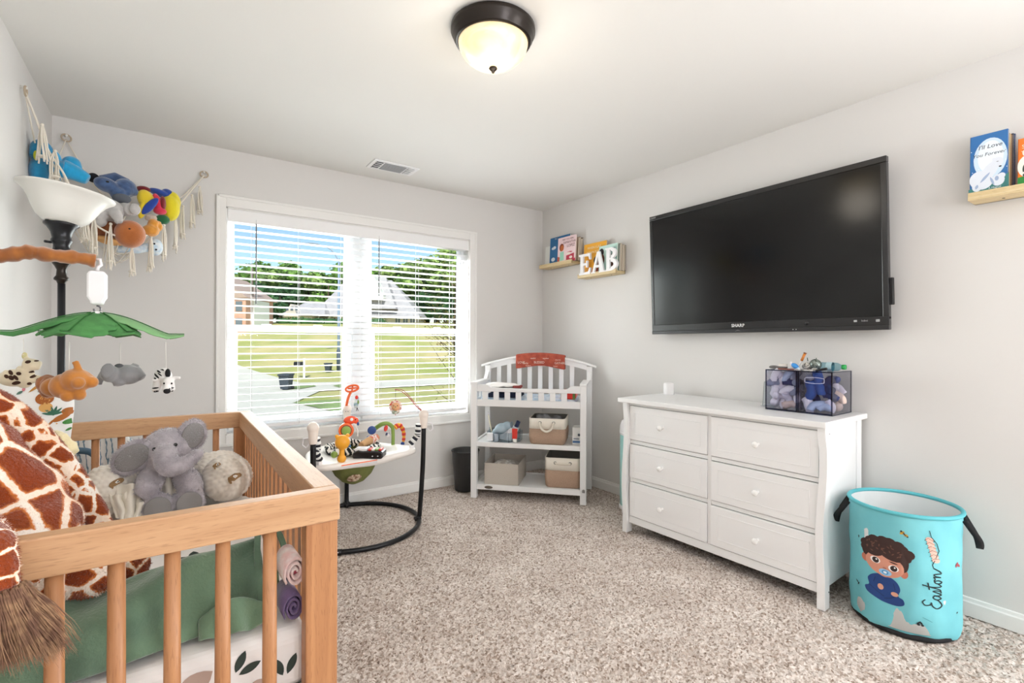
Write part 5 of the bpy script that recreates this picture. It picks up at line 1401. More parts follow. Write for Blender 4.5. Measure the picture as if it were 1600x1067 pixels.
g = G(); g.tube([JC + Vector((.095, -.035, TZ + .061)), JC + Vector((.15, .012, TZ + .066))], [.029, .030], 12); blob(g, 'cushion_patch', mat('coral_cloth', '#d8735c', .9, var=(60, '#f2efe6', 1)), b_, .005, 2)
G().ell(JC + Vector((-.075, -.085, TZ + .05)), (.034, .03, .022)).build('blue_patch', mat('blue_cloth', '#3f6f9c', .9), jp_)
G().ell(JC + Vector((-.03, -.118, TZ - .145)), (.045, .012, .035), (R(42), 0, 0)).build('lion_patch', mat('brown_cloth', '#7b5236', .9, var=(60, '#d8c6ae', 1)), jp_)
# toys fixed on the tray
M_or = mat('toy_orange', '#ef6a2c', .35); M_yl = mat('toy_yellow', '#f0a72a', .4); M_gr = mat('toy_green', '#7f9c45', .4); M_nb = mat('toy_blue', '#284a8c', .35); M_rd = mat('toy_red', '#d6382c', .35)
bear = G(); B = Vector((0.830, 2.930, 0.509)); B.z = TZ
bear.ell(B + Vector((0, 0, .022)), (.026, .026, .024)); bear.tube([B + Vector((0, 0, .03)), B + Vector((.002, 0, .085))], [.017, .014], 12); bear.ell(B + Vector((.004, 0, .118)), (.043, .036, .044)); bear.ell(B + Vector((-.028, 0, .155)), (.012, .010, .012)); bear.ell(B + Vector((.034, 0, .155)), (.012, .010, .012))
o = blob(bear, 'bear_rattle', M_yl, jp_, .0035, 3)
G().ell(B + Vector((-.035, .03, .045)), (.02, .018, .02)).build('leaf_knob', M_gr, jp_)
# spinner with orange rim and green face, bird on top
S_ = Vector((0.911, 3.120, 0.644)); fd = Vector((-S_.x, -S_.y, 0)).normalized(); rs = fd.cross(Vector((0, 0, -1)))
Mx = Matrix((rs, Vector((0, 0, 1)).cross(rs) * -1, Vector((0, 0, 1)))).transposed()
def disc(c, r, t_, m, name, par):
    return G().tube([c - fd * t_, c + fd * t_], r, 28).build(name, m, par, bevel=.003)
o = disc(S_, .046, .012, M_or, 'spinner', jp_); disc(S_ + fd * .006, .034, .009, mat('spinner_brown', '#8a3a22', .4), 'spinner_ring', o); disc(S_ + fd * .009, .028, .009, mat('spinner_green', '#8fae57', .3), 'spinner_face', o)
G().tube([S_ + Vector((0, 0, -.03)), Vector((S_.x, S_.y, TZ - .005))], .010, 10).build('spinner_stand', M_or, o)
g = G(); g.ell(S_ + Vector((.028, .01, .060)), (.042, .018, .026)); g.ell(S_ + Vector((.065, .01, .052)), (.016, .014, .020)); bird = blob(g, 'bird', mat('toy_coral', '#f05a34', .4), jp_, .0035, 2)
G().ell(S_ + Vector((.074, 0, .034)), (.008, .008, .012)).build('beak', M_nb, bird); G().ell(S_ + Vector((.030, -.012, .066)), (.010, .006, .010)).build('eye', M_fab, bird); G().ell(S_ + Vector((.056, -.006, .062)), (.004, .004, .004)).build('eye', M_eye, bird)
G().tube(crom([S_ + Vector((.055, 0, .03)), S_ + Vector((.068, -.01, -.01)), S_ + Vector((.068, -.01, -.045))], 4), .004, 8).build('ribbon', M_fab, bird)
# leaf arch with hanging bits
LA = Vector((1.256, 3.220, 0.516)); LA.z = TZ; LB = Vector((1.127, 3.260, 0.584)); LB.z = TZ + .05
arch = crom([LA, LA + Vector((0, 0, .08)), LA + Vector((-.006, 0, .125)), LA + Vector((-.035, 0, .150)), LA + Vector((-.08, 0, .150)), LB + Vector((.02, 0, .07))], 6)
o = G().tube(arch, [.0125] * 12 + [.0145] * (len(arch) - 12), 10, flat=.6).build('leaf_arch', M_gr, jp_)
G().tube([Vector((1.102, 3.200, 0.613)) - fd * .006, Vector((1.102, 3.200, 0.613)) + fd * .006], .028, 20).build('beetle_disc', M_nb, o, bevel=.004)
G().ell(Vector((1.096, 3.220, 0.568)), (.022, .012, .008)).build('beetle_foot', M_nb, o)
G().ell((1.194, 3.190, 0.618), (.013, .012, .022), (0, R(15), 0)).build('ladybird', M_rd, o)
G().ell((1.204, 3.180, 0.576), (.016, .012, .018)).build('ladybird_face', mat('toy_white_navy', '#e9e6e2', .4, var=(50, '#2b3a66', 1)), o)
hook = crom([(1.269, 3.220, 0.611), (1.301, 3.220, 0.625), (1.329, 3.220, 0.587), (1.334, 3.220, 0.534), (1.325, 3.220, 0.491)], 6)
tb = G().tube(hook, [.018 - .0004 * i for i in range(len(hook))], 10).build('caterpillar', M_yl, jp_)
for k in (2, 6, 10, 14, 18): G().tube([hook[k], hook[k + 1], hook[min(k + 2, len(hook) - 1)]], .0195 - .0004 * k, 10).build('caterpillar_band', M_rd if k % 4 == 2 else mat('toy_maroon', '#8a2a30', .5), tb)
G().ell((1.321, 3.210, 0.497), .0135).build('bead', M_nb, tb); q_ = Vector((1.325, 3.220, 0.464)); G().tube([Vector((1.325, 3.220, 0.495)), (q_.x, q_.y, TZ)], .007, 8).build('stalk', M_gr, tb)
# piano
P0 = Vector((1.009, 2.965, 0.493)); P0.z = TZ; pu = RV.copy(); pa = math.atan2(pu.y, pu.x)
pn = G().prism([(-.088, 0), (.082, 0), (.090, .010), (.090, .040), (.07, .050), (-.03, .046), (-.06, .052), (-.090, .036), (-.094, .012)], P0, pu, (0, 0, 1), .10).build('piano', mat('piano_black', '#1b1c20', .25), jp_, bevel=.008)
def pb_(u, w_, z, s, m, name): return G().box(P0 + pu * u + FV * w_ + Vector((0, 0, z)), s, (0, 0, pa)).build(name, m, pn, bevel=.004)
pb_(-.045, -.005, .053, (.075, .07, .016), mat('piano_white', '#e8ebef', .3), 'mirror')
for k, c_ in enumerate((M_rd, mat('key_cream', '#efe9df', .4), M_gr, M_rd)): pb_(.008 + k * .021, -.01, .053, (.018, .06, .012), c_, 'key')
for k in (.03, .062): G().ell(P0 + pu * k - FV * .051 + Vector((0, 0, .018)), (.006, .003, .005)).build('screw_cap', mat('chrome_cap', '#b7b9bb', .2, metal=.8), pn)
# warning label on the front edge of the tray
for (z0, hgt, m, nm) in ((-.010, .006, M_or, 'warning_label'), (-.020, .012, mat('label_pale', '#d8d6d6', .6), 'warning_text')):
    vs = []
    for i in range(13):
        a = R(-118) + R(40) * i / 12; r = lobe(a) + .001
        for dz in (z0, z0 - hgt): vs.append(JC + Vector((math.cos(a) * r, math.sin(a) * r, TZ + dz + (0.002))))
    G().add(vs, [(2 * i, 2 * i + 1, 2 * i + 3, 2 * i + 2) for i in range(12)]).build(nm, m, jp_)
# back post: orange key toy with a dangling bird; right post: wand with lion
bt = tops[1] + Vector((0, 0, .06))
o = G().tube(crom([(1.045, 3.580, 0.737), (1.058, 3.580, 0.791), (1.077, 3.580, 0.836)], 4), .010, 8).build('key_stem', M_or, jp_)
K_ = Vector((1.086, 3.580, 0.859)); rr_ = Vector((1, -.2, 0)).normalized()
hoop = [K_ + rr_ * (.044 * math.cos(t)) + Vector((0, 0, .022 * math.sin(t) + .006 * math.cos(t))) for t in [2 * PI * i / 24 for i in range(24)]]
G().tube(hoop, .0075, 8, closed=True).build('key_loop', M_or, o); G().tube([K_ + rr_ * -.03, K_ + rr_ * .034 + Vector((0, 0, .004))], .006, 8).build('key_bar', M_or, o); G().tube([K_ + Vector((0, 0, -.016)), K_ + Vector((0.004, 0, .016))], .006, 8).build('key_bar', M_or, o)
D_ = Vector((1.112, 3.560, 0.762))
g = G(); g.ell(D_, (.018, .016, .046), (0, R(10), 0)); db = blob(g, 'dangling_bird', mat('bird_blue', '#8fb0bd', .6, var=(45, '#d9e2df', 1)), jp_, .0035, 2)
G().ell(D_ + Vector((-.002, -.010, .034)), (.012, .010, .014)).build('head_patch', M_rd, db); G().ell(D_ + Vector((.008, -.012, .0)), (.008, .008, .015)).build('wing_patch', M_gr, db)
G().tube([D_ + Vector((0, 0, .04)), K_ + rr_ * .03], .0012, 5).build('string', M_fab, db)
for e in (-.006, .007): G().tube([D_ + Vector((.004, 0, -.04)), D_ + Vector((.006 + e, 0, -.066))], .0022, 6).build('leg', M_zb, db)
wd = G()
wa = crom([tops[0] + Vector((-.004, 0, .105)), (1.353, 3.060, 0.771), (1.307, 3.060, 0.826), (1.249, 3.050, 0.872), (1.197, 3.040, 0.890)], 8)
o = G().tube(wa, [.0042 - .00007 * i for i in range(len(wa))], 8).build('wand', mat('wand_rose', '#b1645a', .5), jp_)
wa2 = crom([tops[0] + Vector((-.0, 0, .105)), (1.348, 3.070, 0.792), (1.298, 3.070, 0.851), (1.253, 3.060, 0.884), (1.201, 3.050, 0.891)], 8)
G().tube(wa2, .0022, 6).build('wand_cord', mat('wand_rose', '#b1645a', .5), o)
W_ = Vector((1.202, 3.040, 0.780)); G().tube([Vector((1.202, 3.040, 0.888)), W_], .0013, 5).build('string', M_zb, o)
fd2 = Vector((-W_.x, -W_.y, 0)).normalized(); us = fd2.cross(Vector((0, 0, -1)))
pts = []
for i in range(48):
    a = 2 * PI * i / 48; r = .040 * (1 + .07 * math.sin(12 * a)); pts.append((r * math.cos(a), r * 1.05 * math.sin(a)))
lion = G().prism(pts, W_, us, (0, 0, 1), .016).build('lion_charm', mat('lion_mane', '#c8604a', .7, var=(60, '#efe6da', 1)), jp_, bevel=.003)
G().ell(W_ + fd2 * .006 + Vector((0, 0, .002)), (.028, .028, .0265)).build('lion_face', mat('lion_face', '#e8a878', .7), lion) if False else G().tube([W_, W_ + fd2 * .012], [.028, .026], 24).build('lion_face', mat('lion_face', '#eab184', .7), lion)
for e in (-.012, .012): G().ell(W_ + fd2 * .012 + us * e + Vector((0, 0, .006)), .0035, nu=8, nv=6).build('eye', M_eye, lion)
G().ell(W_ + fd2 * .012 + Vector((0, 0, -.001)), (.005, .004, .004)).build('nose', M_gr, lion)
G().ell(W_ + fd2 * .004 + Vector((0, 0, -.034)), (.026, .008, .015)).build('scarf', mat('scarf_sage', '#7f8f72', .8, var=(60, '#d0cfc4', 1)), lion)
G().tube([W_ + Vector((0, 0, -.042)), W_ + Vector((0, 0, -.056))], .002, 6).build('tag', M_rd, lion)

# ================================================================ CHANGING TABLE (set across the far right corner)
ct = thing('changing_table', 'white wooden changing table with arched slatted back across the corner', 'changing table', (1.933, 3.277, 0), R(-46.5))
M_ctw = M_white
def tp(name, a, b, par=ct, bev=.003, m=None): return G().box2(a, b).build(name, m or M_ctw, par, local=True, bevel=bev)
W_, D_ = .855, .43
for x0 in (-.026, W_ - .046):
    tp('leg', (x0, -.012, 0), (x0 + .046, .034, .875))
for x0, x1 in ((-.022, .022), (W_ - .022, W_ + .022)):
    tp('leg', (x0, D_ - .03, 0), (x1, D_ + .012, 1.0))
for x0 in (-.030, W_ - .050):
    tp('arm_cap', (x0, -.022, .875), (x0 + .054, D_ - .03, .892))
    # end board: rail under the cap and a lower rail with upright slats between
    tp('end_rail', (x0 + .014, .034, .835), (x0 + .036, D_ - .03, .875)); tp('end_rail', (x0 + .014, .034, .705), (x0 + .036, D_ - .03, .762))
    for k in range(4): tp('slat', (x0 + .016, .085 + k * .085, .762), (x0 + .034, .12 + k * .085, .835))
    tp('shelf_side_rail', (x0 + .014, .034, .395), (x0 + .034, D_ - .03, .432)); tp('shelf_side_rail', (x0 + .014, .034, .065), (x0 + .034, D_ - .03, .105))
# front gallery: top rail dipping in the middle, slats, bottom rail
pts = [(.02, .818), (.02, .872), (.085, .872)] + [(.085 + .06 * t, .872 - .024 * (.5 - .5 * math.cos(PI * t))) for t in [i / 8 for i in range(1, 9)]] + [(.40, .845), (.66, .848)] + [(.70 + .05 * t, .848 + .024 * (.5 - .5 * math.cos(PI * t))) for t in [i / 8 for i in range(9)]] + [(.809, .872), (.809, .818)]
G().prism(pts, (0, .010, 0), (1, 0, 0), (0, 0, 1), .022).build('front_top_rail', M_ctw, ct, local=True, bevel=.003)
tp('front_bottom_rail', (.02, -.002, .705), (.809, .020, .757))
for k in range(8):
    x = .0615 + k * .0868
    tp('slat', (x, .002, .757), (x + .042, .018, .818))
tp('changing_platform', (.02, .022, .712), (W_ - .03, D_ - .02, .726))
for z0, z1, nm in ((.395, .430, 'shelf_front_rail'), (.066, .106, 'shelf_front_rail')):
    tp(nm, (.02, -.004, z0), (.809, .016, z1)); tp('shelf_back_rail', (.02, D_ - .03, z0), (W_ - .02, D_ - .012, z1))
    tp('shelf', (.0, .016, z1 - .022), (W_ - .03, D_ - .03, z1 - .008))
# arched back
n = 20; top_ = []; bot_ = []
for i in range(n + 1):
    t = i / n; x = -.055 + (W_ + .11) * t
    zc = 1.005 + .088 * math.sin(PI * t) ** .9
    top_.append((x, zc)); bot_.append((x, zc - .018))
G().prism(top_ + bot_[::-1], (0, D_ - .008, 0), (1, 0, 0), (0, 0, 1), .052).build('arch_cap', M_ctw, ct, local=True, bevel=.003)
t2 = []; b2 = []
for i in range(n + 1):
    t = i / n; x = .02 + (W_ - .04) * t; tt = (x + .055) / (W_ + .11)
    zc = 1.005 + .088 * math.sin(PI * tt) ** .9 - .018
    t2.append((x, zc)); b2.append((x, zc - .042 - .0 * t))
G().prism(t2 + b2[::-1], (0, D_ - .008, 0), (1, 0, 0), (0, 0, 1), .022).build('arch_rail', M_ctw, ct, local=True, bevel=.002)
tp('back_bottom_rail', (.02, D_ - .02, .705), (W_ - .02, D_ + .002, .76))
for k in range(8):
    x = .078 + k * .0882; xm = x + .018; tt = (xm + .055) / (W_ + .11); zt = 1.005 + .088 * math.sin(PI * tt) ** .9 - .05
    tp('slat', (x, D_ - .016, .76), (x + .036, D_ - .002, zt), bev=.002)
# back left arm ramps
for x0 in (-.022, W_ - .020):
    G().prism([(D_ - .10, .892), (D_ - .03, .892), (D_ - .03, .955)], (x0 + .020, 0, 0), (0, 1, 0), (0, 0, 1), .03).build('arm_ramp', M_ctw, ct, local=True, bevel=.002)
G().prism(oval(.115, .086, .032, .011, 24), (0, -.005, 0), (1, 0, 0), (0, 0, 1), .004).build('oval_plate', mat('pewter', '#6d645b', .35, metal=.6), ct, local=True)
G().prism([(.826, .092), (.846, .092), (.846, .112), (.836, .118), (.826, .112)], (0, -.013, 0), (1, 0, 0), (0, 0, 1), .004).build('corner_bracket', mat('steel', '#9a9a9a', .35, metal=.8), ct, local=True)
CTM = chain_matrix(ct)
def cw(x, y, z): return CTM @ Vector((x, y, z))
CU = (CTM.to_3x3() @ Vector((1, 0, 0))); CN = (CTM.to_3x3() @ Vector((0, 1, 0)))
def at_ct(name, label, cat, x, y, z, rz=0.0, group=None): return thing(name, label, cat, cw(x, y, z), R(-46.5) + rz, group)
# --- on the changing platform
t = at_ct('changing_pad', 'pale blue contoured changing pad behind the white front slats', 'changing pad', .40, .22, .726)
G().box2((-.365, -.185, 0), (.37, .17, .045)).build('pad', mat('pad_blue', '#a9c3da', .8, var=(22, '#dfe9f1', 3), bump=(40, .2)), t, local=True, bevel=.018, seg=4)
t = at_ct('folded_jacket', 'navy folded cloth on changing pad at the left end', 'cloth', .22, .14, .772)
g = G().box2((-.12, -.11, 0), (.12, .13, .032)).box2((-.10, -.09, .030), (.11, .12, .050)); blob(g, 'cloth', mat('navy_cloth', '#1d2740', .9, bump=(60, .2)), t, .006, 3, .003, 20, local=True)
t = at_ct('folded_towel', 'white crumpled cloth with red trim lying over left front slats', 'cloth', .19, .15, .832)
g = G(); g.ell((-.03, -.01, .02), (.12, .10, .022), (0, -.08, .1)); g.ell((.05, -.02, .025), (.09, .08, .020), (0, .05, .3)); g.ell((-.09, .0, .028), (.07, .09, .014), (0, -.2, 0))
tw = blob(g, 'cloth', mat('white_terry', '#f1eeea', .9, bump=(60, .3)), t, .005, 3, .008, 22, local=True)
g = G(); g.tube([(.10, -.09, .020), (.14, -.06, .018), (.15, .0, .02)], .012, 8); g.ell((.13, -.05, .012), (.03, .035, .012)); blob(g, 'red_trim', mat('maroon_cloth', '#8a3d3a', .9), t, .004, 2, local=True)
g = G(); g.ell((.02, -.10, .004), (.10, .02, .008)); g.build('dark_lining', mat('dark_cloth', '#3a3538', .9), t, local=True)
t = at_ct('diaper_pack', 'red and white nappy pack seen through the right front slats', 'pack', .72, .14, .772)
g = G().box2((-.06, -.11, 0), (.055, .10, .058)); pk = g.build('bag', mat('pack_red', '#d8322a', .35), t, local=True, bevel=.012)
G().box2((-.059, -.1115, .0), (-.022, -.108, .058)).build('label', mat('pack_white', '#f0eeea', .4), t, local=True); G().box2((.03, -.1115, .0), (.05, -.108, .058)).build('label', mat('pack_green', '#5f7a3a', .4), t, local=True)
# red printed cloth hung over the arch
def hang(u, v):
    x = .246 + .412 * u; tt = (x + .055) / (W_ + .11); zt = 1.005 + .088 * math.sin(PI * tt) ** .9
    s = (v - .5) * 2; r = .033
    if abs(s) < .22: a = s / .22 * PI / 2; y = D_ - .008 + r * -math.sin(a) * .95; z = zt + .006 + .006 * math.cos(a)
    else:
        k = (abs(s) - .22) / .78; y = D_ - .008 - math.copysign(r * .95 + .004 * math.sin(9 * u) * k, s); z = zt + .006 - k * (.105 + .006 * math.sin(7 * u + 1))
    return cw(x, y, z + .004 * u)
rc_ = thing('printed_cloth', 'rust red folded cloth with pale lettering hung over arched back', 'cloth', cw(.45, D_, 1.0), R(-46.5))
co_ = surf('cloth', hang, 30, 26, mat('rust_cloth', '#9c4233', .85, var=(25, '#b5563f', 4)), .007, rc_)
tx = G()
dg = bpy.context.evaluated_depsgraph_get()
for (s_, x, z, sz, sp) in (('LOVE', .295, 1.028, .026, 1), ('family', .33, 1.022, .020, 1), ('HAPPY', .395, 1.062, .015, 1), ('BLESSED', .445, 1.030, .026, .9), ('together', .50, 1.064, .015, 1), ('laughter', .355, 1.002, .014, 1), ('memories', .47, 1.000, .014, 1), ('cherish', .60, 1.052, .016, 1), ('GATHER', .615, 1.025, .024, .9), ('home', .58, 1.000, .015, 1)):
    tx.text(s_, cw(x, D_ - .008 - .0415, z), CU, (0, 0, 1), sz, .0004, spacing=sp)
tx.build('lettering', mat('cloth_lettering', '#e3cfc2', .8), rc_, kind='stuff')
# --- middle shelf
SH = .422
M_clear = glassy('clear_plastic', '#eef2f4')
cd = at_ct('toiletry_caddy', 'clear octagonal tray of baby toiletries on the middle shelf', 'organizer', .205, .16, SH)
octo = [(.142 * math.cos(a), .118 * math.sin(a)) for a in [PI / 8 + PI / 4 * i for i in range(8)]]
G().prism(octo, (0, 0, .003), (1, 0, 0), (0, 1, 0), .004).build('tray_floor', M_clear, cd, local=True)
for i in range(8):
    a, b = Vector((*octo[i], 0)), Vector((*octo[(i + 1) % 8], 0)); m = (a + b) / 2; hgt = .075
    G().box(m + Vector((0, 0, hgt / 2)), ((b - a).length, .003, hgt), (0, 0, math.atan2((b - a).y, (b - a).x))).build('tray_wall', M_clear, cd, local=True)
    G().tube([a, a + Vector((0, 0, hgt))], .002, 6).build('tray_edge', mat('tray_edge', '#7d8791', .2), cd, local=True)
G().box((0, 0, .05), (.26, .003, .09)).build('divider', M_clear, cd, local=True); G().tube([(0, 0, 0), (0, 0, .14)], .008, 10).build('handle', M_clear, cd, local=True)
def item(name, label, x, y, z=SH + .005): return at_ct(name, label, 'toiletry', x, y, z)
t = item('nasal_aspirator', 'pale grey-blue rounded bulb lying across the clear tray', .19, .09, SH + .05)
g = G(); g.ell((0, 0, .05), (.055, .045, .042), (0, R(-25), 0)); g.ell((.05, .0, .075), (.036, .036, .034)); g.tube([(-.04, 0, .03), (-.07, -.01, -.015)], [.028, .016], 10); blob(g, 'body', mat('bulb_blue', '#9fb3bf', .4), t, .005, 4, local=True)
G().ell((.085, 0, .085), (.010, .022, .026)).build('nozzle_ring', mat('bulb_grey', '#6f7d86', .4), t, local=True)
t = item('bottle_brush', 'thin white brush standing up at left of the tray', .085, .14)
G().tube([(.03, 0, .0), (.0, 0, .14), (-.012, 0, .20)], [.007, .006, .004], 8).build('stick', mat('ivory_plastic', '#efe8cf', .4), t, local=True); G().ell((-.014, 0, .205), (.008, .008, .014)).build('tip', M_wpl, t, local=True)
t = item('lotion_bottle', 'white bottle with a navy cap leaning right in the tray', .285, .14)
g = G(); g.tube([(-.03, 0, .0), (.015, 0, .105)], [.026, .026], 14); g.build('bottle', mat('bottle_white', '#e8ecf1', .35), t, local=True); G().tube([(.013, 0, .102), (.036, 0, .150)], [.019, .016], 14).build('cap', mat('cap_navy', '#1f2d52', .35), t, local=True)
t = item('cream_tube', 'red cream tube with white cap standing in front of the tray', .305, .062)
G().add([(-.022, -.003, .105), (.022, -.003, .105), (.022, .003, .105), (-.022, .003, .105), (-.018, -.014, .026), (.018, -.014, .026), (.018, .014, .026), (-.018, .014, .026)], [(0, 1, 2, 3), (4, 5, 6, 7), (0, 1, 5, 4), (1, 2, 6, 5), (2, 3, 7, 6), (3, 0, 4, 7)]).build('tube', mat('tube_red', '#cf3428', .35), t, local=True, bevel=.003)
G().tube([(0, 0, 0), (0, 0, .028)], .017, 14).build('cap', mat('tube_cap', '#efece6', .4), t, local=True)
t = item('wipes_packet', 'white and grey packets packed in the middle of tray', .235, .10)
g = G(); g.box((-.015, 0, .06), (.07, .012, .11), (0, R(12), 0)); g.box((.03, -.02, .055), (.05, .012, .10), (0, R(18), R(10))); g.build('packet', mat('packet_white', '#dfe4ea', .5, var=(40, '#f5f6f7')), t, local=True, bevel=.003)
t = item('hair_clippers', 'grey and white bottle group low in left side of tray', .13, .06)
G().box((-.02, 0, .035), (.05, .04, .06)).build('box', mat('soft_white', '#eceff2', .5), t, local=True, bevel=.006); G().tube([(.03, 0, 0), (.03, 0, .06)], .018, 12).build('jar', mat('soft_grey', '#a4aeb9', .4), t, local=True)
# baskets
M_tan = mat('tan_canvas', '#b49883', .95, bump=(260, .35), var=(150, .10)); M_crm = mat('cream_canvas', '#efe9dd', .95, bump=(260, .3)); M_ropeh = mat('cotton_rope', '#e9e1d3', .9, bump=(200, .5)); M_ins = mat('grey_lining', '#7e7b75', .95)
def basket(label, x0, x1, y0, y1, z, h, band, handle):
    t = at_ct('storage_basket', label, 'basket', (x0 + x1) / 2, (y0 + y1) / 2, z)
    hx_, hy = (x1 - x0) / 2, (y1 - y0) / 2
    def ringz(zz, k, n=8):
        out = []
        r = .035
        for cx, cy, a0 in ((hx_ * k - r, -hy * k + r, -90), (hx_ * k - r, hy * k - r, 0), (-hx_ * k + r, hy * k - r, 90), (-hx_ * k + r, -hy * k + r, 180)):
            for i in range(n + 1): a = R(a0 + 90 * i / n); out.append(Vector((cx + r * math.cos(a), cy + r * math.sin(a), zz)))
        return out
    def shell(name, zs, m, par=t):
        vs = []; fs = []
        for zz, k in zs: vs += ringz(zz, k)
        n = len(ringz(0, 1))
        for i in range(len(zs) - 1):
            for j in range(n): j2 = (j + 1) % n; fs.append((i * n + j, i * n + j2, (i + 1) * n + j2, (i + 1) * n + j))
        if name == 'lower_panel': fs.append(tuple(range(n)))
        g = G().add(vs, fs, True); o = g.build(name, m, par, local=True)
        s = o.modifiers.new('t', 'SOLIDIFY'); s.thickness = .005; s.offset = -1; return o
    shell('lower_panel', [(0, .93), (.012, .985), (h * .35, 1.03), (h - band, 1.0)], M_tan)
    shell('upper_band', [(h - band - .004, 1.012), (h - band * .5, 1.005), (h, 1.015)], M_crm)
    shell('lining', [(h - .004, .985), (h * .3, .96)], M_ins)
    G().box((0, 0, .012), (2 * hx_ * .9, 2 * hy * .9, .008)).build('floor_insert', M_ins, t, local=True)
    zc = h - band * .42; yy = -hy * 1.012
    for s in (-1, 1): G().tube([(s * handle, yy - .004, zc), (s * handle, yy + .006, zc)], .011, 16).build('eyelet', mat('eyelet_steel', '#8d8d8b', .3, metal=.8), t, local=True)
    return t, hx_, hy, zc, yy
t, hx_, hy, zc, yy = basket('tan and cream canvas basket with a drooping rope handle on the middle shelf', .420, .695, .03, .33, SH + .002, .198, .075, .052)
G().tube(crom([(-.052, yy + .004, zc), (-.052, yy - .016, zc - .006), (-.035, yy - .024, zc - .045), (0, yy - .026, zc - .062), (.035, yy - .024, zc - .045), (.052, yy - .016, zc - .006), (.052, yy + .004, zc)], 6), .0085, 10).build('rope_handle', M_ropeh, t, local=True)
bi = at_ct('grey_cloth', 'dark grey folded cloths inside the rope-handled basket', 'cloth', .55, .19, SH + .12)
g = G(); g.ell((-.03, .0, .05), (.075, .09, .03), (0, .3, .2)); g.ell((.05, .03, .045), (.06, .08, .03), (0, -.2, 0)); g.box((0, -.02, .06), (.09, .03, .04), (0, .5, .3)); blob(g, 'cloth', mat('charcoal_cloth', '#6a6a6a', .9, var=(18, '#a5a6a8', 2)), bi, .006, 3, .006, 25, local=True)
t = at_ct('tissue_box', 'white cardboard box at right end of the middle shelf', 'box', .795, .14, SH + .002)
G().box((0, 0, .065), (.10, .11, .13)).build('carton', mat('white_card', '#eeeeec', .6), t, local=True, bevel=.003)
G().box((-.012, -.0565, .022), (.07, .002, .016)).build('printed_band', mat('card_blue', '#5a7fae', .6), t, local=True); G().prism(oval(-.0, .075, .010, .010), (0, -.0565, 0), (1, 0, 0), (0, 0, 1), .002).build('printed_dot', mat('card_dark', '#3d4550', .6), t, local=True)
G().box((-.02, -.0565, .045), (.04, .002, .01)).build('printed_band', mat('card_grey', '#9aa2ab', .6), t, local=True)
# --- bottom shelf
BS = .097
t = at_ct('fabric_bin', 'pale grey linen box bin on left of the bottom shelf', 'bin', .205, .20, BS)
M_lin = mat('grey_linen', '#c4bcb1', .95, bump=(240, .35), var=(200, .10))
hx_, hy, h_ = .135, .165, .165
for a, b in (((-hx_, -hy, 0), (hx_, -hy + .006, h_)), ((-hx_, hy - .006, 0), (hx_, hy, h_)), ((-hx_, -hy, 0), (-hx_ + .006, hy, h_)), ((hx_ - .006, -hy, 0), (hx_, hy, h_))): tp('side_panel', a, b, t, .002, M_lin)
tp('floor_panel', (-hx_, -hy, 0), (hx_, hy, .006), t, .001, M_lin)
t = at_ct('folded_muslin', 'white and grey patterned cloths inside the linen bin', 'cloth', .205, .2, BS + .075)
g = G(); g.ell((-.04, -.03, .05), (.07, .09, .03), (0, -.35, .2)); g.ell((.05, -.02, .04), (.06, .10, .032), (0, .2, 0)); g.ell((.0, .06, .035), (.1, .08, .03)); blob(g, 'cloth', mat('muslin_print', '#e9e6e2', .9, var=(30, '#b9b2a8', 3)), t, .006, 2, .010, 24, local=True)
t, hx_, hy, zc, yy = basket('tan and cream canvas basket with taut rope handle on the bottom shelf', .540, .812, .05, .35, BS, .228, .09, .056)
G().tube(crom([(-.056, yy + .004, zc), (-.050, yy - .012, zc), (0, yy - .014, zc - .004), (.050, yy - .012, zc - .002), (.056, yy + .004, zc - .002)], 6), .0075, 10).build('rope_handle', M_ropeh, t, local=True)

# ================================================================ WASTE BIN
wb = thing('waste_bin', 'matt black plastic waste bin by the wall under the window', 'bin', (1.975, 3.49, 0))
M_wb = mat('bin_black', '#2b2b2b', .5, bump=(120, .15))
G().lathe([(.0, .004), (.083, .004), (.086, .012), (.108, .30), (.112, .318), (.113, .322), (.110, .323), (.104, .316), (.082, .016), (0, .012)], (1.975, 3.49, 0), 40).build('body', M_wb, wb)
G().lathe([(.112, .312), (.115, .317), (.115, .323), (.111, .326), (.108, .322)], (1.975, 3.49, 0), 40).build('rim', M_wb, wb)
# ================================================================ DIAPER PAIL behind the dresser
dp = thing('diaper_pail', 'tall teal nappy pail with white lid standing behind the dresser', 'pail', (2.705, 2.345, 0))
M_teal = mat('pail_teal', '#9fd0cd', .35)
dx, dy = 2.705, 2.345
G().lathe([(.0, .05), (.105, .05), (.112, .06), (.112, .56), (.0, .56)], (dx, dy, 0), 40).build('body', M_teal, dp)
G().lathe([(.0, .585), (.115, .575), (.115, .56), (.112, .55)], (dx, dy, 0), 40).build('collar', M_wpl, dp)
G().lathe([(.114, .575), (.113, .61), (.10, .645), (.07, .662), (0, .668)], (dx, dy, 0), 40).build('lid', M_wpl, dp)
G().lathe([(.080, .660), (.05, .672), (0, .676)], (dx, dy, 0), 30).build('lid_button', M_teal, dp)
G().lathe([(.0, .0), (.098, .0), (.098, .03), (.118, .034), (.120, .045), (.112, .056), (0, .056)], (dx, dy, 0), 40).build('base', M_wpl, dp)

# ================================================================ DRESSER
dr = thing('dresser', 'wide white six-drawer dresser with wavy corner posts along the right wall', 'dresser', (2.388, 2.17, 0), R(-88))
def dp_(name, a, b, par=dr, bev=.002, m=None): return G().box2(a, b).build(name, m or M_white, par, local=True, bevel=bev)
DW, DD, DH = 1.167, .445, .819
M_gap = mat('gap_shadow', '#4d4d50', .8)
# top with a rounded edge
dp_('top_panel', (-.030, -.030, DH), (DW + .006, .475, .847), bev=.004)
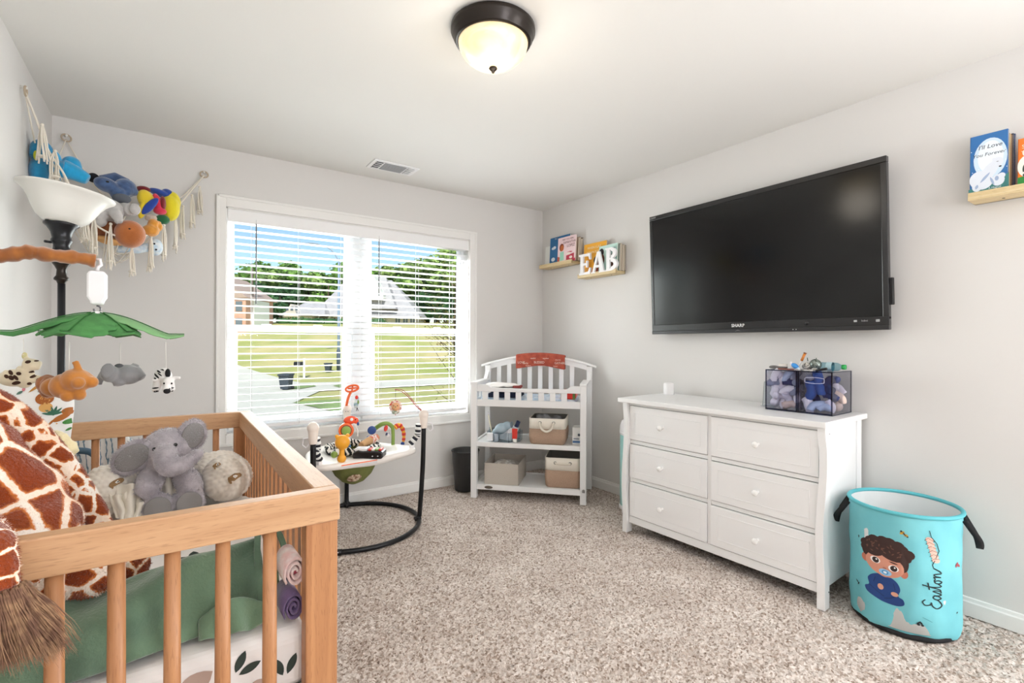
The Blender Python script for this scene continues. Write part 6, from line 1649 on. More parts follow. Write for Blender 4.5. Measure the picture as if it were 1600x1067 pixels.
# carcass: side panels, back, rails between drawers, base apron
dp_('side_panel', (.020, .025, .062), (.045, DD, DH)); dp_('side_panel', (DW - .040, .025, .085), (DW - .014, DD - .06, DH))
dp_('rear_leg', (DW - .046, DD - .058, 0), (DW - .010, DD, DH)); dp_('rear_leg', (.016, DD - .05, 0), (.05, DD, DH))
dp_('back_panel', (.03, DD - .012, .1), (DW - .03, DD, DH))
dp_('gap_shade_panel', (.045, .030, .09), (DW - .03, .040, DH - .004), m=M_gap)  # dark sheet whose colour gives the shade in the drawer gaps
dp_('front_rail', (.04, .004, .803), (DW - .03, .024, DH)); dp_('apron', (.04, .002, .062), (DW - .03, .024, .106))
dp_('centre_stile', (.580, .004, .106), (.601, .024, .803))
for z in (.563, .325): 
    dp_('front_rail', (.045, .005, z + .001), (.580, .024, z + .023)); dp_('front_rail', (.601, .005, z + .001), (DW - .032, .024, z + .023))
def scurve(x_in, side):
    """wavy post: outline in x-z, side +1 for right post"""
    n = 40; a = []; b = []
    for i in range(n + 1):
        z = .115 + (.808 - .115) * i / n; t = i / n
        s = .0085 * math.sin(2 * PI * (t - .04)) * -1
        s *= min(1, t * 8) * min(1, (1 - t) * 9)
        a.append((x_in - .017 + s * side, z)); b.append((x_in + .017 + s * side, z))
    a = [(x_in - .017, 0), (x_in - .017, .10)] + a; b = [(x_in + .017, 0), (x_in + .017, .10)] + b
    a.append((a[-1][0], DH)); b.append((b[-1][0], DH))
    return a + b[::-1]
for xi, sd in ((.022, -1), (DW - .017, 1)):
    G().prism(scurve(xi, 1), (0, .006, 0), (1, 0, 0), (0, 0, 1), .052).build('corner_post', M_white, dr, local=True, bevel=.002)
for z in (.79, .51, .075): G().tube([(DW - .001, .021, z), (DW + .0012, .021, z)], .0035, 10).build('screw_hole', M_gap, dr, local=True)
M_knob = mat('knob_white', '#f2f2f0', .25)
def drawer(x0, x1, z0, z1, kx):
    d = dp_('drawer', (x0, -.004, z0), (x1, .016, z1), bev=.002)
    # panel border: a fine routed frame standing slightly proud
    i = .037; w_ = .004
    for a, b in (((x0 + i, -.0055, z0 + i), (x1 - i, -.003, z0 + i + w_)), ((x0 + i, -.0055, z1 - i - w_), (x1 - i, -.003, z1 - i)), ((x0 + i, -.0055, z0 + i), (x0 + i + w_, -.003, z1 - i)), ((x1 - i - w_, -.0055, z0 + i), (x1 - i, -.003, z1 - i))):
        dp_('panel_bead', a, b, d, .001)
    zc = (z0 + z1) / 2
    M = Matrix.Rotation(R(90), 3, 'X')
    G().lathe([(.0085, 0), (.0085, .010), (.0075, .016), (.0115, .021), (.0155, .027), (.0160, .031), (.0135, .037), (.007, .040), (.0003, .0405)], (kx, -.004, zc), 20, M).build('knob', M_knob, d, local=True)
for (z0, z1) in ((.590, .801), (.352, .560), (.110, .322)):
    drawer(.048, .578, z0, z1, .293); drawer(.603, DW - .034, z0, z1, .857)
DM = chain_matrix(dr)
def dw(x, y, z): return DM @ Vector((x, y, z))
def at_dr(name, label, cat, x, y, z=.847, rz=0.0, group=None): return thing(name, label, cat, dw(x, y, z), R(-88) + rz, group)
t = at_dr('monitor_unit', 'small white cylinder standing on the left end of the dresser', 'speaker', .048, .40)
G().lathe([(0, 0), (.033, 0), (.0345, .004), (.0345, .070), (.031, .077), (.02, .0795), (0, .080)], (0, 0, 0), 32).build('body', mat('unit_white', '#efeeee', .4), t, local=True) 
# clear plastic sock boxes
M_smoke = glassy('smoke_acrylic', '#eeeef1'); M_edge = glassy('acrylic_edge', '#8a90ac'); M_frontp = glassy('acrylic_front', '#f1f2f7')
BX = ((.795, .952), (.956, 1.113)); BH = .213; BY0, BY1 = .20, .44
for k, (x0, x1) in enumerate(BX):
    t = at_dr('acrylic_box', ('clear acrylic drawer of white and grey baby socks, nearer the window', 'clear acrylic drawer of blue socks at right end of the dresser')[k], 'storage box', (x0 + x1) / 2, (BY0 + BY1) / 2)
    hx_, hy = (x1 - x0) / 2, (BY1 - BY0) / 2
    tp_ = lambda nm, a, b, m: G().box2(a, b).build(nm, m, t, local=True)
    tp_('front_panel', (-hx_, -hy, .004), (hx_, -hy + .003, BH - .004), M_frontp); tp_('back_panel', (-hx_, hy - .003, 0), (hx_, hy, BH), M_smoke)
    tp_('side_panel', (-hx_, -hy + .003, 0), (-hx_ + .003, hy, BH), M_smoke); tp_('side_panel', (hx_ - .003, -hy + .003, 0), (hx_, hy, BH), M_smoke)
    tp_('top_panel', (-hx_, -hy, BH - .003), (hx_, hy, BH), M_smoke); tp_('floor_panel', (-hx_, -hy, 0), (hx_, hy, .004), M_smoke)
    for a, b in (((-hx_, -hy - .001, 0), (hx_, -hy + .004, .009)), ((-hx_, -hy - .001, BH - .005), (hx_, -hy + .004, BH)), ((-hx_ - .0005, -hy - .001, 0), (-hx_ + .004, -hy + .004, BH)), ((hx_ - .005, -hy - .001, 0), (hx_ + .0005, -hy + .004, BH)), ((hx_ - .001, -hy, 0), (hx_ + .001, hy, .004)), ((hx_ - .001, -hy, BH - .003), (hx_ + .001, hy, BH)), ((hx_ - .004, hy - .004, 0), (hx_ + .0005, hy + .001, BH))):
        tp_('edge', a, b, M_edge)
    if k == 1:
        hp_ = [Vector((.044 * max(-1, min(1, 1.35 * math.cos(q_))), -hy - .002, BH * .79 + .015 * math.sin(q_))) for q_ in [2 * PI * i / 32 for i in range(32)]]
        G().tube(hp_, .0013, 6, closed=True).build('finger_slot', mat('slot_edge', '#c8cbe0', .1), t, local=True)
rnd = random.Random(21)
def sock(x, y, z, s, m, rot, label, grp):
    t = at_dr('baby_sock', label, 'sock', x, y, .852 + z, 0, grp)
    g = G(); M = Euler(rot).to_matrix()
    pts = [M @ Vector(q_) * s for q_ in ((-.030, 0, .012), (-.012, .004, .006), (.008, 0, 0), (.022, 0, -.016), (.026, 0, -.030))]
    g.tube(crom([Vector((0, 0, 0)) + p for p in pts], 3), [.019 * s, .021 * s, .022 * s, .022 * s, .0215 * s, .021 * s, .021 * s, .020 * s, .020 * s, .019 * s, .018 * s, .017 * s, .016 * s][:13], 10)
    o = g.build('sock', m, t, local=True)
    q_ = pts[0]; d = (pts[0] - pts[1]).normalized()
    G().tube([q_ - d * .004 * s, q_ + d * .004 * s], .0205 * s, 10).build('cuff', m, t, local=True)
MS = [mat('sock_white', '#eeeaf0', .9, bump=(150, .3)), mat('sock_lilac', '#d9d4e2', .9, bump=(150, .3)), mat('sock_grey', '#8e93a8', .9, bump=(150, .3)), mat('sock_navy', '#333c66', .9, bump=(150, .3)), mat('sock_blue', '#39599c', .9, bump=(150, .3)), mat('sock_pale_blue', '#b3c2dd', .9, bump=(150, .3)), mat('sock_peach', '#e6cfc4', .9, bump=(150, .3))]
nm_ = ['white', 'pale lilac', 'grey', 'navy', 'mid blue', 'pale blue', 'peach']
lay = [0, 0, 6, 2, 0, 0, 1, 0, 0, 1, 0, 2, 2, 0, 3, 2, 0, 1, 5, 2]
k = 0
for r_ in range(5):
    for c in range(4):
        x = .822 + c * .034 + rnd.uniform(-.006, .006); z = .030 + r_ * .037 + rnd.uniform(-.004, .004); y = .245 + (k % 2) * .018 + rnd.uniform(0, .012)
        sock(x, y, z, .92, MS[lay[k]], (rnd.uniform(-.6, .6), rnd.uniform(-1.2, 1.2), rnd.uniform(0, 6.28)), '%s baby sock, %s row and %s, in clear box nearer window' % (nm_[lay[k]], ('bottom', 'second', 'middle', 'fourth', 'top')[r_], ('far left', 'centre left', 'centre right', 'far right')[c]), '%s socks in the box nearer the window' % nm_[lay[k]]); k += 1
SL = ['white baby sock at bottom left of the box of blue socks', 'pale blue baby sock low in the middle of the blue sock box', 'pale blue baby sock low at right of the blue sock box', 'lilac baby sock in bottom right corner of the blue sock box', 'largest mid blue sock behind the front of the right box', 'mid blue sock just right of the largest blue one', 'navy sock at right of the mid blue socks in right box', 'mid blue sock just below the lid of the right box', 'navy sock in the upper right corner of the right box', 'grey sock at upper left of the blue sock box', 'navy sock above the lilac one in the right box', 'navy sock behind the white sock low in the right box', 'peach sock lowest behind the side wall of the right box', 'peach sock above the lowest one, behind box side wall', 'lilac sock at the back of the side wall, lower one', 'lilac sock at the back of the side wall, upper one', 'lilac sock high up near front of the side wall']
for (x, y, z, c, s) in ((.985, .25, .035, 0, 1.0), (1.025, .25, .034, 5, 1.0), (1.065, .255, .028, 5, .9), (1.085, .26, .04, 1, .8), (1.0, .25, .115, 4, 1.2), (1.035, .262, .135, 4, 1.15), (1.065, .27, .12, 3, 1.0), (1.03, .25, .175, 4, 1.0), (1.08, .262, .16, 3, 1.0), (.985, .265, .165, 2, .9), (1.08, .27, .085, 3, .9), (1.0, .28, .075, 3, .9),
                        (1.07, .36, .04, 6, 1.1), (1.085, .34, .08, 6, 1.0), (1.07, .39, .075, 1, 1.0), (1.08, .37, .115, 1, .9), (1.075, .31, .15, 1, .9)):
    wh = 'side' if y > .3 else 'front'
    sock(x, y, z, s, MS[c], (rnd.uniform(-.5, .5), rnd.uniform(-1.2, 1.2), rnd.uniform(0, 6.28)), SL.pop(0), '%s socks at the %s of the right box' % (nm_[c], wh))
# oddments on top of the boxes
TB = .847 + BH
t = at_dr('hair_brush', 'small white soft baby brush lying on the clear boxes', 'brush', .845, .27, TB)
G().box((0, 0, .010), (.055, .026, .012)).build('back', mat('brush_grey', '#6f6a68', .5), t, local=True, bevel=.004); G().box((.008, 0, .022), (.040, .022, .016)).build('bristles', mat('bristle', '#e9e4dc', .9, bump=(300, .6)), t, local=True, bevel=.003); G().ell((-.040, 0, .010), (.026, .014, .009)).build('handle', mat('brush_grey', '#6f6a68', .5), t, local=True)
t = at_dr('wooden_comb', 'flat red-brown comb lying on the clear sock boxes', 'comb', .895, .225, TB)
G().box((0, 0, .004), (.09, .016, .006)).build('spine', mat('comb_brown', '#8c4a36', .5), t, local=True, bevel=.002); G().box((0, .014, .003), (.088, .014, .003)).build('teeth', mat('comb_teeth', '#7c4030', .6, bump=(500, .8)), t, local=True)
t = at_dr('medicine_syringe', 'amber oral syringe tilted up above the clear boxes', 'syringe', .935, .25, TB)
sy = [Vector((0, 0, .012)), Vector((.018, 0, .050)), Vector((.034, 0, .086))]
G().tube([sy[1], sy[2]], .0065, 12).build('barrel', mat('amber_plastic', '#c87a30', .25), t, local=True); G().tube([sy[0], sy[1]], .003, 8).build('tip', M_wpl, t, local=True); G().tube([sy[2], sy[2] + Vector((.002, 0, .005))], .008, 12).build('plunger_end', mat('brown_plastic', '#7a4a28', .4), t, local=True)
t = at_dr('pacifier', 'bright blue and white pacifier on top of the clear boxes', 'pacifier', .93, .23, TB)
G().ell((0, 0, .022), (.020, .016, .012), (0, R(35), 0)).build('shield', mat('pacifier_blue', '#3c8fd8', .3), t, local=True); G().ell((-.018, 0, .030), (.007, .007, .016), (0, R(-20), 0)).build('teat', M_wpl, t, local=True); G().ell((.012, 0, .008), (.012, .010, .009)).build('knob', mat('pacifier_pale', '#cfe3f2', .3), t, local=True)
t = at_dr('silver_ornament', 'speckled silver piggy ornament sitting on top of clear boxes', 'ornament', .995, .27, TB)
M_sil = mat('speckled_silver', '#9aa39c', .25, metal=.5, var=(160, '#4f5a54', 2)); M_spk = mat('speckled_white', '#e6e2da', .35, var=(150, '#55504a', 2))
G().ell((.016, 0, .032), (.028, .026, .028)).build('body', M_sil, t, local=True); G().ell((-.020, -.006, .022), (.024, .022, .020)).build('head', M_spk, t, local=True)
for x in (-.020, .022): G().tube([(x, 0, .048), (x - .003, 0, .066)], [.003, .002], 6).build('ear', M_sil, t, local=True)
t = at_dr('nail_clipper', 'black folding clip lying flat on the right clear box', 'clip', 1.06, .215, TB)
G().box((0, 0, .010), (.05, .016, .012), (0, R(-14), 0)).build('case', M_black, t, local=True, bevel=.003); G().box((-.03, 0, .012), (.02, .014, .010)).build('tip', mat('clip_steel', '#b5b2ac', .3, metal=.7), t, local=True, bevel=.002)
t = at_dr('folded_tubing', 'flat white and dark folded strip along the box front edge', 'strip', .985, .212, TB)
G().box((0, 0, .004), (.10, .012, .006)).build('strip', mat('strip_white', '#d9d6d0', .5, var=(90, '#55524e', 1)), t, local=True, bevel=.001)
t = at_dr('drink_bottle', 'clear plastic bottle with green cap lying on right box', 'bottle', 1.075, .29, TB)
Mr = Matrix.Rotation(R(90), 3, 'Y')
G().lathe([(0, -.06), (.019, -.058), (.022, -.05), (.021, -.02), (.022, .01), (.020, .03), (.011, .045), (.010, .052)], (0, 0, .023), 24, Mr).build('bottle', glassy('bottle_clear', '#cfe6ec'), t, local=True)
G().tube([(.048, 0, .023), (.064, 0, .023)], .0125, 16).build('cap', mat('cap_green', '#1f9a4a', .4), t, local=True); G().lathe([(.0225, -.018), (.0228, .008)], (0, 0, .023), 24, Mr).build('wrap_label', mat('label_teal', '#a9c6cc', .4), t, local=True)
t = at_dr('photo_stand', 'empty clear acrylic picture stand left of the sock boxes', 'frame', .755, .33)
G().box((0, 0, .07), (.07, .003, .135), (R(-8), 0, 0)).build('sheet', M_clear, t, local=True); G().box((0, -.012, .003), (.07, .04, .003)).build('foot', M_clear, t, local=True)
for s in (-.035, .035): G().box((s, 0, .07), (.0012, .0034, .135), (R(-8), 0, 0)).build('edge', mat('clear_edge', '#a9a9a4', .2), t, local=True)

# ================================================================ LAUNDRY HAMPER
HX, HY, HR, HH = 2.635, .786, .192, .505
ha = thing('laundry_hamper', 'turquoise fabric laundry hamper printed with a curly-haired baby, black handles', 'hamper', (HX, HY, 0))
M_turq = mat('turquoise_fabric', '#78c6ce', .75, var=(6, '#6ebcc6', 3), bump=(9, .25)); M_rim = mat('turquoise_rim', '#58b3bd', .7); M_blk = mat('black_webbing', '#17171a', .85, bump=(220, .4))
hv = []; n = 72; zs = [.012, .022, .035, .05, .07, .09, .115, .14, .17, .20, .24, .28, .32, .36, .40, .43, .46, .48, HH]
for j, z in enumerate(zs):
    for i in range(n):
        a = 2 * PI * i / n
        r = HR * (.985 + .03 * z / HH - (.05 * (1 - z / .03) if z < .03 else 0))
        d = (.007 + .012 * max(0, 1 - z / .16)) * noise.noise(Vector((math.cos(a) * 2.6, math.sin(a) * 2.6, z * 9))) * min(1, (HH - z) * 8) + .003 * noise.noise(Vector((math.cos(a) * 7, math.sin(a) * 7, z * 16)))
        hv.append(Vector((HX + (r + d) * math.cos(a), HY + (r + d) * math.sin(a), z)))
hf = [(j * n + i, j * n + (i + 1) % n, (j + 1) * n + (i + 1) % n, (j + 1) * n + i) for j in range(len(zs) - 1) for i in range(n)]
hb = G().add(hv, hf, True).build('fabric_wall', M_turq, ha)
G().lathe([(HR * .992, HH - .004), (HR * .985, .30), (HR * .96, .03), (0, .022)], (HX, HY, 0), 64).build('lining', mat('hamper_lining', '#dfe3e3', .7, bump=(9, .3)), ha)
rg = [Vector((HX + HR * 1.017 * math.cos(a), HY + HR * 1.017 * math.sin(a), HH)) for a in [2 * PI * i / 64 for i in range(64)]]
G().tube(rg, .0085, 10, closed=True).build('top_rim', M_rim, ha)
G().lathe([(0, .0), (HR * .94, .0), (HR * .975, .008), (HR * .975, .02), (0, .02)], (HX, HY, 0), 64).build('base', M_blk, ha)
HD = Vector((-HX, -HY, 0)).normalized(); HU = HD.cross(Vector((0, 0, -1))); HV = Vector((0, 0, 1))
def strap(side):
    c = Vector((HX, HY, 0)) + HU * side * HR * 1.0
    pts = []
    o_ = HU * side
    ctrl = [c - HD * -.05 + Vector((0, 0, HH - .02)) + o_ * .004, c + HD * .045 + o_ * .022 + Vector((0, 0, HH - .05)), c + HD * .030 + o_ * .050 + Vector((0, 0, HH - .10)), c - HD * .0 + o_ * .052 + Vector((0, 0, HH - .135)), c - HD * .03 + o_ * .045 + Vector((0, 0, HH - .10)), c - HD * .045 + o_ * .02 + Vector((0, 0, HH - .05)), c - HD * .05 + o_ * .004 + Vector((0, 0, HH - .02))]
    cc = crom(ctrl, 6); vs = []; w_ = .0135
    for i, p in enumerate(cc):
        t_ = (cc[min(i + 1, len(cc) - 1)] - cc[max(i - 1, 0)]).normalized(); s = t_.cross(HD); s = (s if s.length > .15 else HU).normalized() * w_ * .8
        vs += [p - s, p + s]
    o = G().add(vs, [(2 * i, 2 * i + 1, 2 * i + 3, 2 * i + 2) for i in range(len(cc) - 1)], True).build('handle', M_blk, ha)
    m_ = o.modifiers.new('t', 'SOLIDIFY'); m_.thickness = .003
strap(-1); strap(1)
bv = bvh_of(hb); HO = Vector((HX, HY, 0))
def hprint(name, col, polys=None, text=None, off=.0012, ml=.012): return decal(name, mat('print_' + col.strip('#'), col, .75), ha, bv, HO, HU, HV, polys, text, off, ml, kind='stuff')
u0, z0 = -.060, .285
hprint('baby_print_ears', '#b9705a', [oval(u0 - .066, z0 + .0, .013, .018, 14), oval(u0 + .064, z0 - .022, .013, .018, 14)])
rnd = random.Random(8)
curls = [oval(u0 + .005 + .070 * math.cos(a) * rnd.uniform(.85, 1.05), z0 + .050 + .044 * math.sin(a), .022, .020, 12) for a in [R(q_) for q_ in range(-10, 200, 22)]] + [oval(u0 - .005, z0 + .055, .072, .042, 20, -.12), oval(u0 + .064, z0 + .02, .015, .035), oval(u0 - .062, z0 + .04, .016, .03)]
for i, p in enumerate(curls): hprint('baby_print_hair', '#3a2420', [p], off=.0014 + .00004 * i)
hprint('baby_print_face', '#cf8f78', [oval(u0, z0 - .004, .064, .047, 26, -.1)], off=.0022)
hprint('baby_print_fringe', '#3a2420', [oval(u0 - .03, z0 + .036, .028, .014, 14, .3), oval(u0 + .02, z0 + .038, .036, .014, 14, -.25), oval(u0 + .054, z0 + .022, .014, .022, 12, .3)][0:1], off=.0025)
hprint('baby_print_fringe', '#3a2420', [oval(u0 + .02, z0 + .036, .036, .014, 14, -.25)], off=.0026)
hprint('baby_print_curl', '#6b463a', [leaf2(u0 + rnd.uniform(-.06, .065), z0 + .05 + rnd.uniform(-.012, .035), .012, .0022, rnd.uniform(0, 3)) for _ in range(26)], off=.0030)
for s, zz in ((-.030, .006), (.030, -.008)):
    hprint('baby_print_eye', '#f4efec', [oval(u0 + s, z0 + zz, .017, .013, 18)], off=.0026); hprint('baby_print_iris', '#2a1a16', [oval(u0 + s + .001, z0 + zz, .0115, .0118, 16)], off=.0030); hprint('baby_print_glint', '#ffffff', [oval(u0 + s + .004, z0 + zz + .004, .003, .003, 8)], off=.0034)
    hprint('baby_print_brow', '#3a2420', [leaf2(u0 + s, z0 + zz + .022, .032, .0028, -.15 if s > 0 else .12)], off=.0026)
hprint('baby_print_nose', '#b06f5c', [oval(u0 + .001, z0 - .016, .006, .004)], off=.0026)
hprint('baby_print_pacifier', '#8fc3e6', [oval(u0 + .003, z0 - .033, .021, .013, 18)], off=.0026); hprint('baby_print_pacifier', '#4f8fc4', [oval(u0 + .003, z0 - .033, .011, .009, 14)], off=.0030); hprint('baby_print_pacifier', '#dff0fa', [oval(u0 + .003, z0 - .033, .006, .005, 12)], off=.0034)
body = [(-.014, -.044), (.014, -.046), (.040, -.062), (.052, -.090), (.046, -.118), (.062, -.128), (.064, -.148), (.04, -.160), (.0, -.158), (-.03, -.150), (-.058, -.140), (-.066, -.120), (-.052, -.106), (-.056, -.080), (-.040, -.058)]
body = [(p.x, p.y) for p in crom([(a, b, 0) for a, b in body + body[:1]], 4)][:-1]
hprint('baby_print_suit', '#1d3f7c', [[(u0 + a, z0 + b) for a, b in body]], off=.0020)
hprint('baby_print_folds', '#142c5c', stroke([(u0 - .05, z0 - .108), (u0 - .02, z0 - .125), (u0 + .0, z0 - .135)], .003) + stroke([(u0 + .045, z0 - .118), (u0 + .02, z0 - .135), (u0, z0 - .142)], .003) + stroke([(u0 - .03, z0 - .066), (u0 - .036, z0 - .09)], .0024) + stroke([(u0 + .03, z0 - .07), (u0 + .036, z0 - .095)], .0024), off=.0024)
hprint('baby_print_hands', '#d39a82', [oval(u0 - .012, z0 - .100, .010, .012), oval(u0 + .034, z0 - .114, .012, .009)], off=.0026)
hprint('baby_print_neck', '#cf8f78', [oval(u0, z0 - .047, .014, .006)], off=.0022)
# name, feather and small insects
script = [[(.032, .040), (.020, .047), (.006, .040), (.010, .027), (.020, .025), (.004, .022), (-.006, .010), (.006, -.001), (.024, .004), (.036, .012)],
          [(.052, .018), (.042, .020), (.034, .010), (.040, .001), (.050, .008), (.053, .018), (.053, .006), (.058, .001), (.066, .010), (.073, .021), (.076, .012), (.072, .002), (.064, .002)],
          [(.072, .002), (.082, .006), (.096, .036), (.100, .048), (.094, .030), (.092, .008), (.097, .001), (.106, .008)], [(.080, .030), (.112, .034)],
          [(.120, .018), (.110, .014), (.109, .004), (.117, .000), (.123, .008), (.120, .018), (.130, .016), (.138, .019), (.138, .002), (.142, .014), (.149, .019), (.153, .010), (.155, .002), (.164, .004), (.178, .020)]]
nl = []
for st in script:
    cc = [(.120 - p.y * 1.25, .150 + p.x * .88) for p in crom([(a_, b_, 0) for a_, b_ in st], 5)]
    nl += stroke(cc, .0042)
hprint('name_lettering', '#1b2a2e', nl, off=.0016, ml=.02)
hprint('name_swash', '#1b2a2e', stroke([(.095, .307), (.092, .320), (.098, .335), (.104, .352)], .0026) + stroke([(.104, .352), (.112, .375), (.105, .405), (.088, .43), (.082, .455)], .0022), off=.0016)
hprint('feather_print', '#e3b8a8', [oval(.082 + .004 * k, .418 - .016 * k, .013, .010, 12, -.4) for k in range(6)], off=.0016)
hprint('feather_outline', '#2a2f33', [q_ for k in range(6) for q_ in stroke([(.066 + .004 * k, .414 - .016 * k), (.078 + .004 * k, .424 - .016 * k), (.098 + .003 * k, .412 - .014 * k)], .0015)], off=.0019)
hprint('butterfly_print', '#c39a35', [oval(.0 - .003, .432, .009, .005, 12, .7), oval(.009, .424, .008, .005, 12, -.4)], off=.0016); hprint('butterfly_print', '#22262a', [leaf2(.004, .428, .022, .002, -.9), oval(-.006, .438, .003, .004), oval(.014, .418, .003, .003)], off=.0019)
hprint('butterfly_print', '#22262a', [leaf2(.05, .078, .022, .0035, .9), leaf2(.058, .078, .020, .0035, 2.1), oval(.05, .07, .005, .004), oval(.062, .069, .005, .004), leaf2(-.155, .16, .016, .002, 2.2), leaf2(-.150, .153, .014, .002, 1.2), leaf2(-.15, .36, .014, .002, 1.6), leaf2(.17, .12, .008, .002, 1.2)], off=.0016)
hprint('butterfly_print', '#a04d55', [leaf2(.168, .315, .022, .004, 1.3), leaf2(.174, .31, .018, .003, 1.9)], off=.0016)
hprint('stitch_mark', '#3f7f86', stroke([(.062, .105), (.092, .090)], .0012), off=.0016)

# ================================================================ TELEVISION
tv = thing('television', 'large black flat screen television mounted on the right wall', 'television', (2.80, 1.600, 1.675), R(-90))
tv.rotation_euler = (R(2.2), R(-.35), R(-90))
TW, TH = 1.402, .828
M_bez = mat('tv_bezel', '#1b1b1d', .22, spec=.6); M_scr = mat('tv_screen', '#050506', .16, spec=.45)
def tvp(name, a, b, m, par=tv, bev=.003): return G().box2(a, b).build(name, m, par, local=True, bevel=bev)
w2, h2 = TW / 2, TH / 2
tvp('bezel', (-w2, 0, h2 - .030), (w2, .03, h2), M_bez); tvp('bezel', (-w2, 0, -h2 + .050), (-w2 + .022, .03, h2 - .030), M_bez); tvp('bezel', (w2 - .026, 0, -h2 + .050), (w2, .03, h2 - .030), M_bez)
tvp('lower_bezel', (-w2, -.001, -h2 + .020), (w2, .03, -h2 + .066), M_bez); tvp('lower_lip', (-w2, -.003, -h2), (w2, .028, -h2 + .022), mat('tv_lip', '#2a2a2c', .3))
tvp('screen', (-w2 + .02, .004, -h2 + .06), (w2 - .024, .02, h2 - .028), M_scr, bev=0)
tvp('back_housing', (-w2 + .01, .03, -h2 + .012), (w2 - .01, .062, h2 - .012), mat('tv_back', '#161617', .6), bev=.01)
tvp('wall_mount', (-.22, .055, -.2), (.22, .085, .2), mat('mount_black', '#1c1c1c', .5))
tvp('side_controls', (w2 - .004, .020, -h2 + .12), (w2 + .010, .045, -h2 + .25), mat('tv_back', '#161617', .6))
M_tvt = mat('tv_lettering', '#d8d8d8', .4)
G().text('SHARP', (-.058, -.0022, -h2 + .043), (1, 0, 0), (0, 0, 1), .026, .0006, bold=.0006, spacing=1.1).build('brand_lettering', M_tvt, tv, local=True)
G().add([(-.078, -.004, -h2 + .008), (-.058, -.004, -h2 + .017), (-.038, -.004, -h2 + .008), (-.058, -.004, -h2 + .014)], [(0, 1, 3), (1, 2, 3)]).build('power_mark', mat('tv_grey', '#8c8c8c', .4), tv, local=True)
for x in (.262, .278): G().ell((x, -.004, -h2 + .012), (.0025, .001, .0025), nu=8, nv=6).build('indicator_light', M_tvt, tv, local=True)
G().tube([(.33, -.0015, -h2 + .045), (.33, -.0005, -h2 + .045)], .012, 20).build('sensor', mat('tv_sensor', '#0c0c0d', .1), tv, local=True)
M_tvs = mat('tv_grey2', '#a9a9a9', .4)
G().text('hdmi', (w2 - .10, -.0022, -h2 + .047), (1, 0, 0), (0, 0, 1), .014, .0004).build('port_lettering', M_tvs, tv, local=True, kind='stuff')
G().text('AQUOS', (-w2 + .03, -.0015, h2 - .014), (1, 0, 0), (0, 0, 1), .015, .0004).build('corner_lettering', M_tvs, tv, local=True, kind='stuff')
G().box((w2 - .14, -.0018, -h2 + .047), (.014, .001, .010)).build('badge', M_tvs, tv, local=True); G().box((w2 - .045, -.0018, -h2 + .046), (.016, .001, .012)).build('badge', M_tvs, tv, local=True)

# ================================================================ WALL SHELVES WITH BOOKS
WS = wood('pale_pine', '#e2cfa6', '#d2b988', 'y', .5)
def shelf(label, y0, y1, z):
    t = thing('wall_shelf', label, 'shelf', (XR, (y0 + y1) / 2, z))
    G().box2((XR - .108, y0, z - .022), (XR, y1, z)).build('ledge', WS, t, bevel=.002)
    G().box2((XR - .108, y0, z - .022), (XR - .096, y1, z + .012)).build('front_lip', WS, t, bevel=.002)
    G().box2((XR - .012, y0, z - .022), (XR, y1, z + .03)).build('back_rail', WS, t, bevel=.002)
    for yy in (y0 + .1, y1 - .1): G().tube([(XR - .05, yy, z - .0235), (XR - .05, yy, z - .021)], .005, 10).build('screw', mat('screw_dark', '#5a5148', .5), t)
    return t
shelf('pale pine wall shelf nearest the corner, holding a pink and a blue book', 3.14, 3.585, 1.893)
shelf('pale pine wall shelf with white letters standing in front of books', 2.635, 3.065, 1.752)
shelf('pale pine wall shelf right of television with bear book on it', .16, .614, 1.832)
def book(label, y1, y0, z, h, x, cover, thick=.011, spine=None, lean=.05, group=None):
    """front cover faces into the room; y1 is its left edge as one looks at the wall"""
    t = thing('book', label, 'book', (x, (y0 + y1) / 2, z), 0, group)
    t.rotation_euler = (0, lean, R(-90) * 0)
    w_ = y1 - y0
    G().box((0, 0, h / 2), (.0018, w_, h)).build('front_cover', cover, t, local=True); G().box((thick, 0, h / 2), (.0018, w_, h)).build('back_cover', spine or cover, t, local=True)
    G().box((thick / 2, w_ / 2 - .001, h / 2), (thick + .0018, .002, h)).build('spine', spine or cover, t, local=True)
    G().box((thick / 2, -.001, h / 2), (thick - .002, w_ - .004, h - .006)).build('pages', mat('book_pages', '#e6dcc9', .8), t, local=True)
    return t, w_
def art(t, name, col, polys, off=.0014):
    """flat cover print; polygons in (across, up) metres from the lower middle of the cover"""
    g = G()
    for k_, p in enumerate(polys): g.add([(-off - .00007 * k_, -q_[0], q_[1]) for q_ in p], [tuple(range(len(p)))])
    return g.build(name, mat('print_' + col.strip('#'), col, .6), t, local=True, kind='stuff')
def words(t, col, items, name='title_lettering', off=.0018, shear=0):
    g = G()
    for (s, u, v, size) in items: g.text(s, (-off, -u, v), (0, -1, 0), (0, 0, 1), size, .0002, shear=shear)
    return g.build(name, mat('print_' + col.strip('#'), col, .6), t, local=True, kind='stuff')
mB = lambda c, r=.4: mat('cover_' + c.strip('#'), c, r)
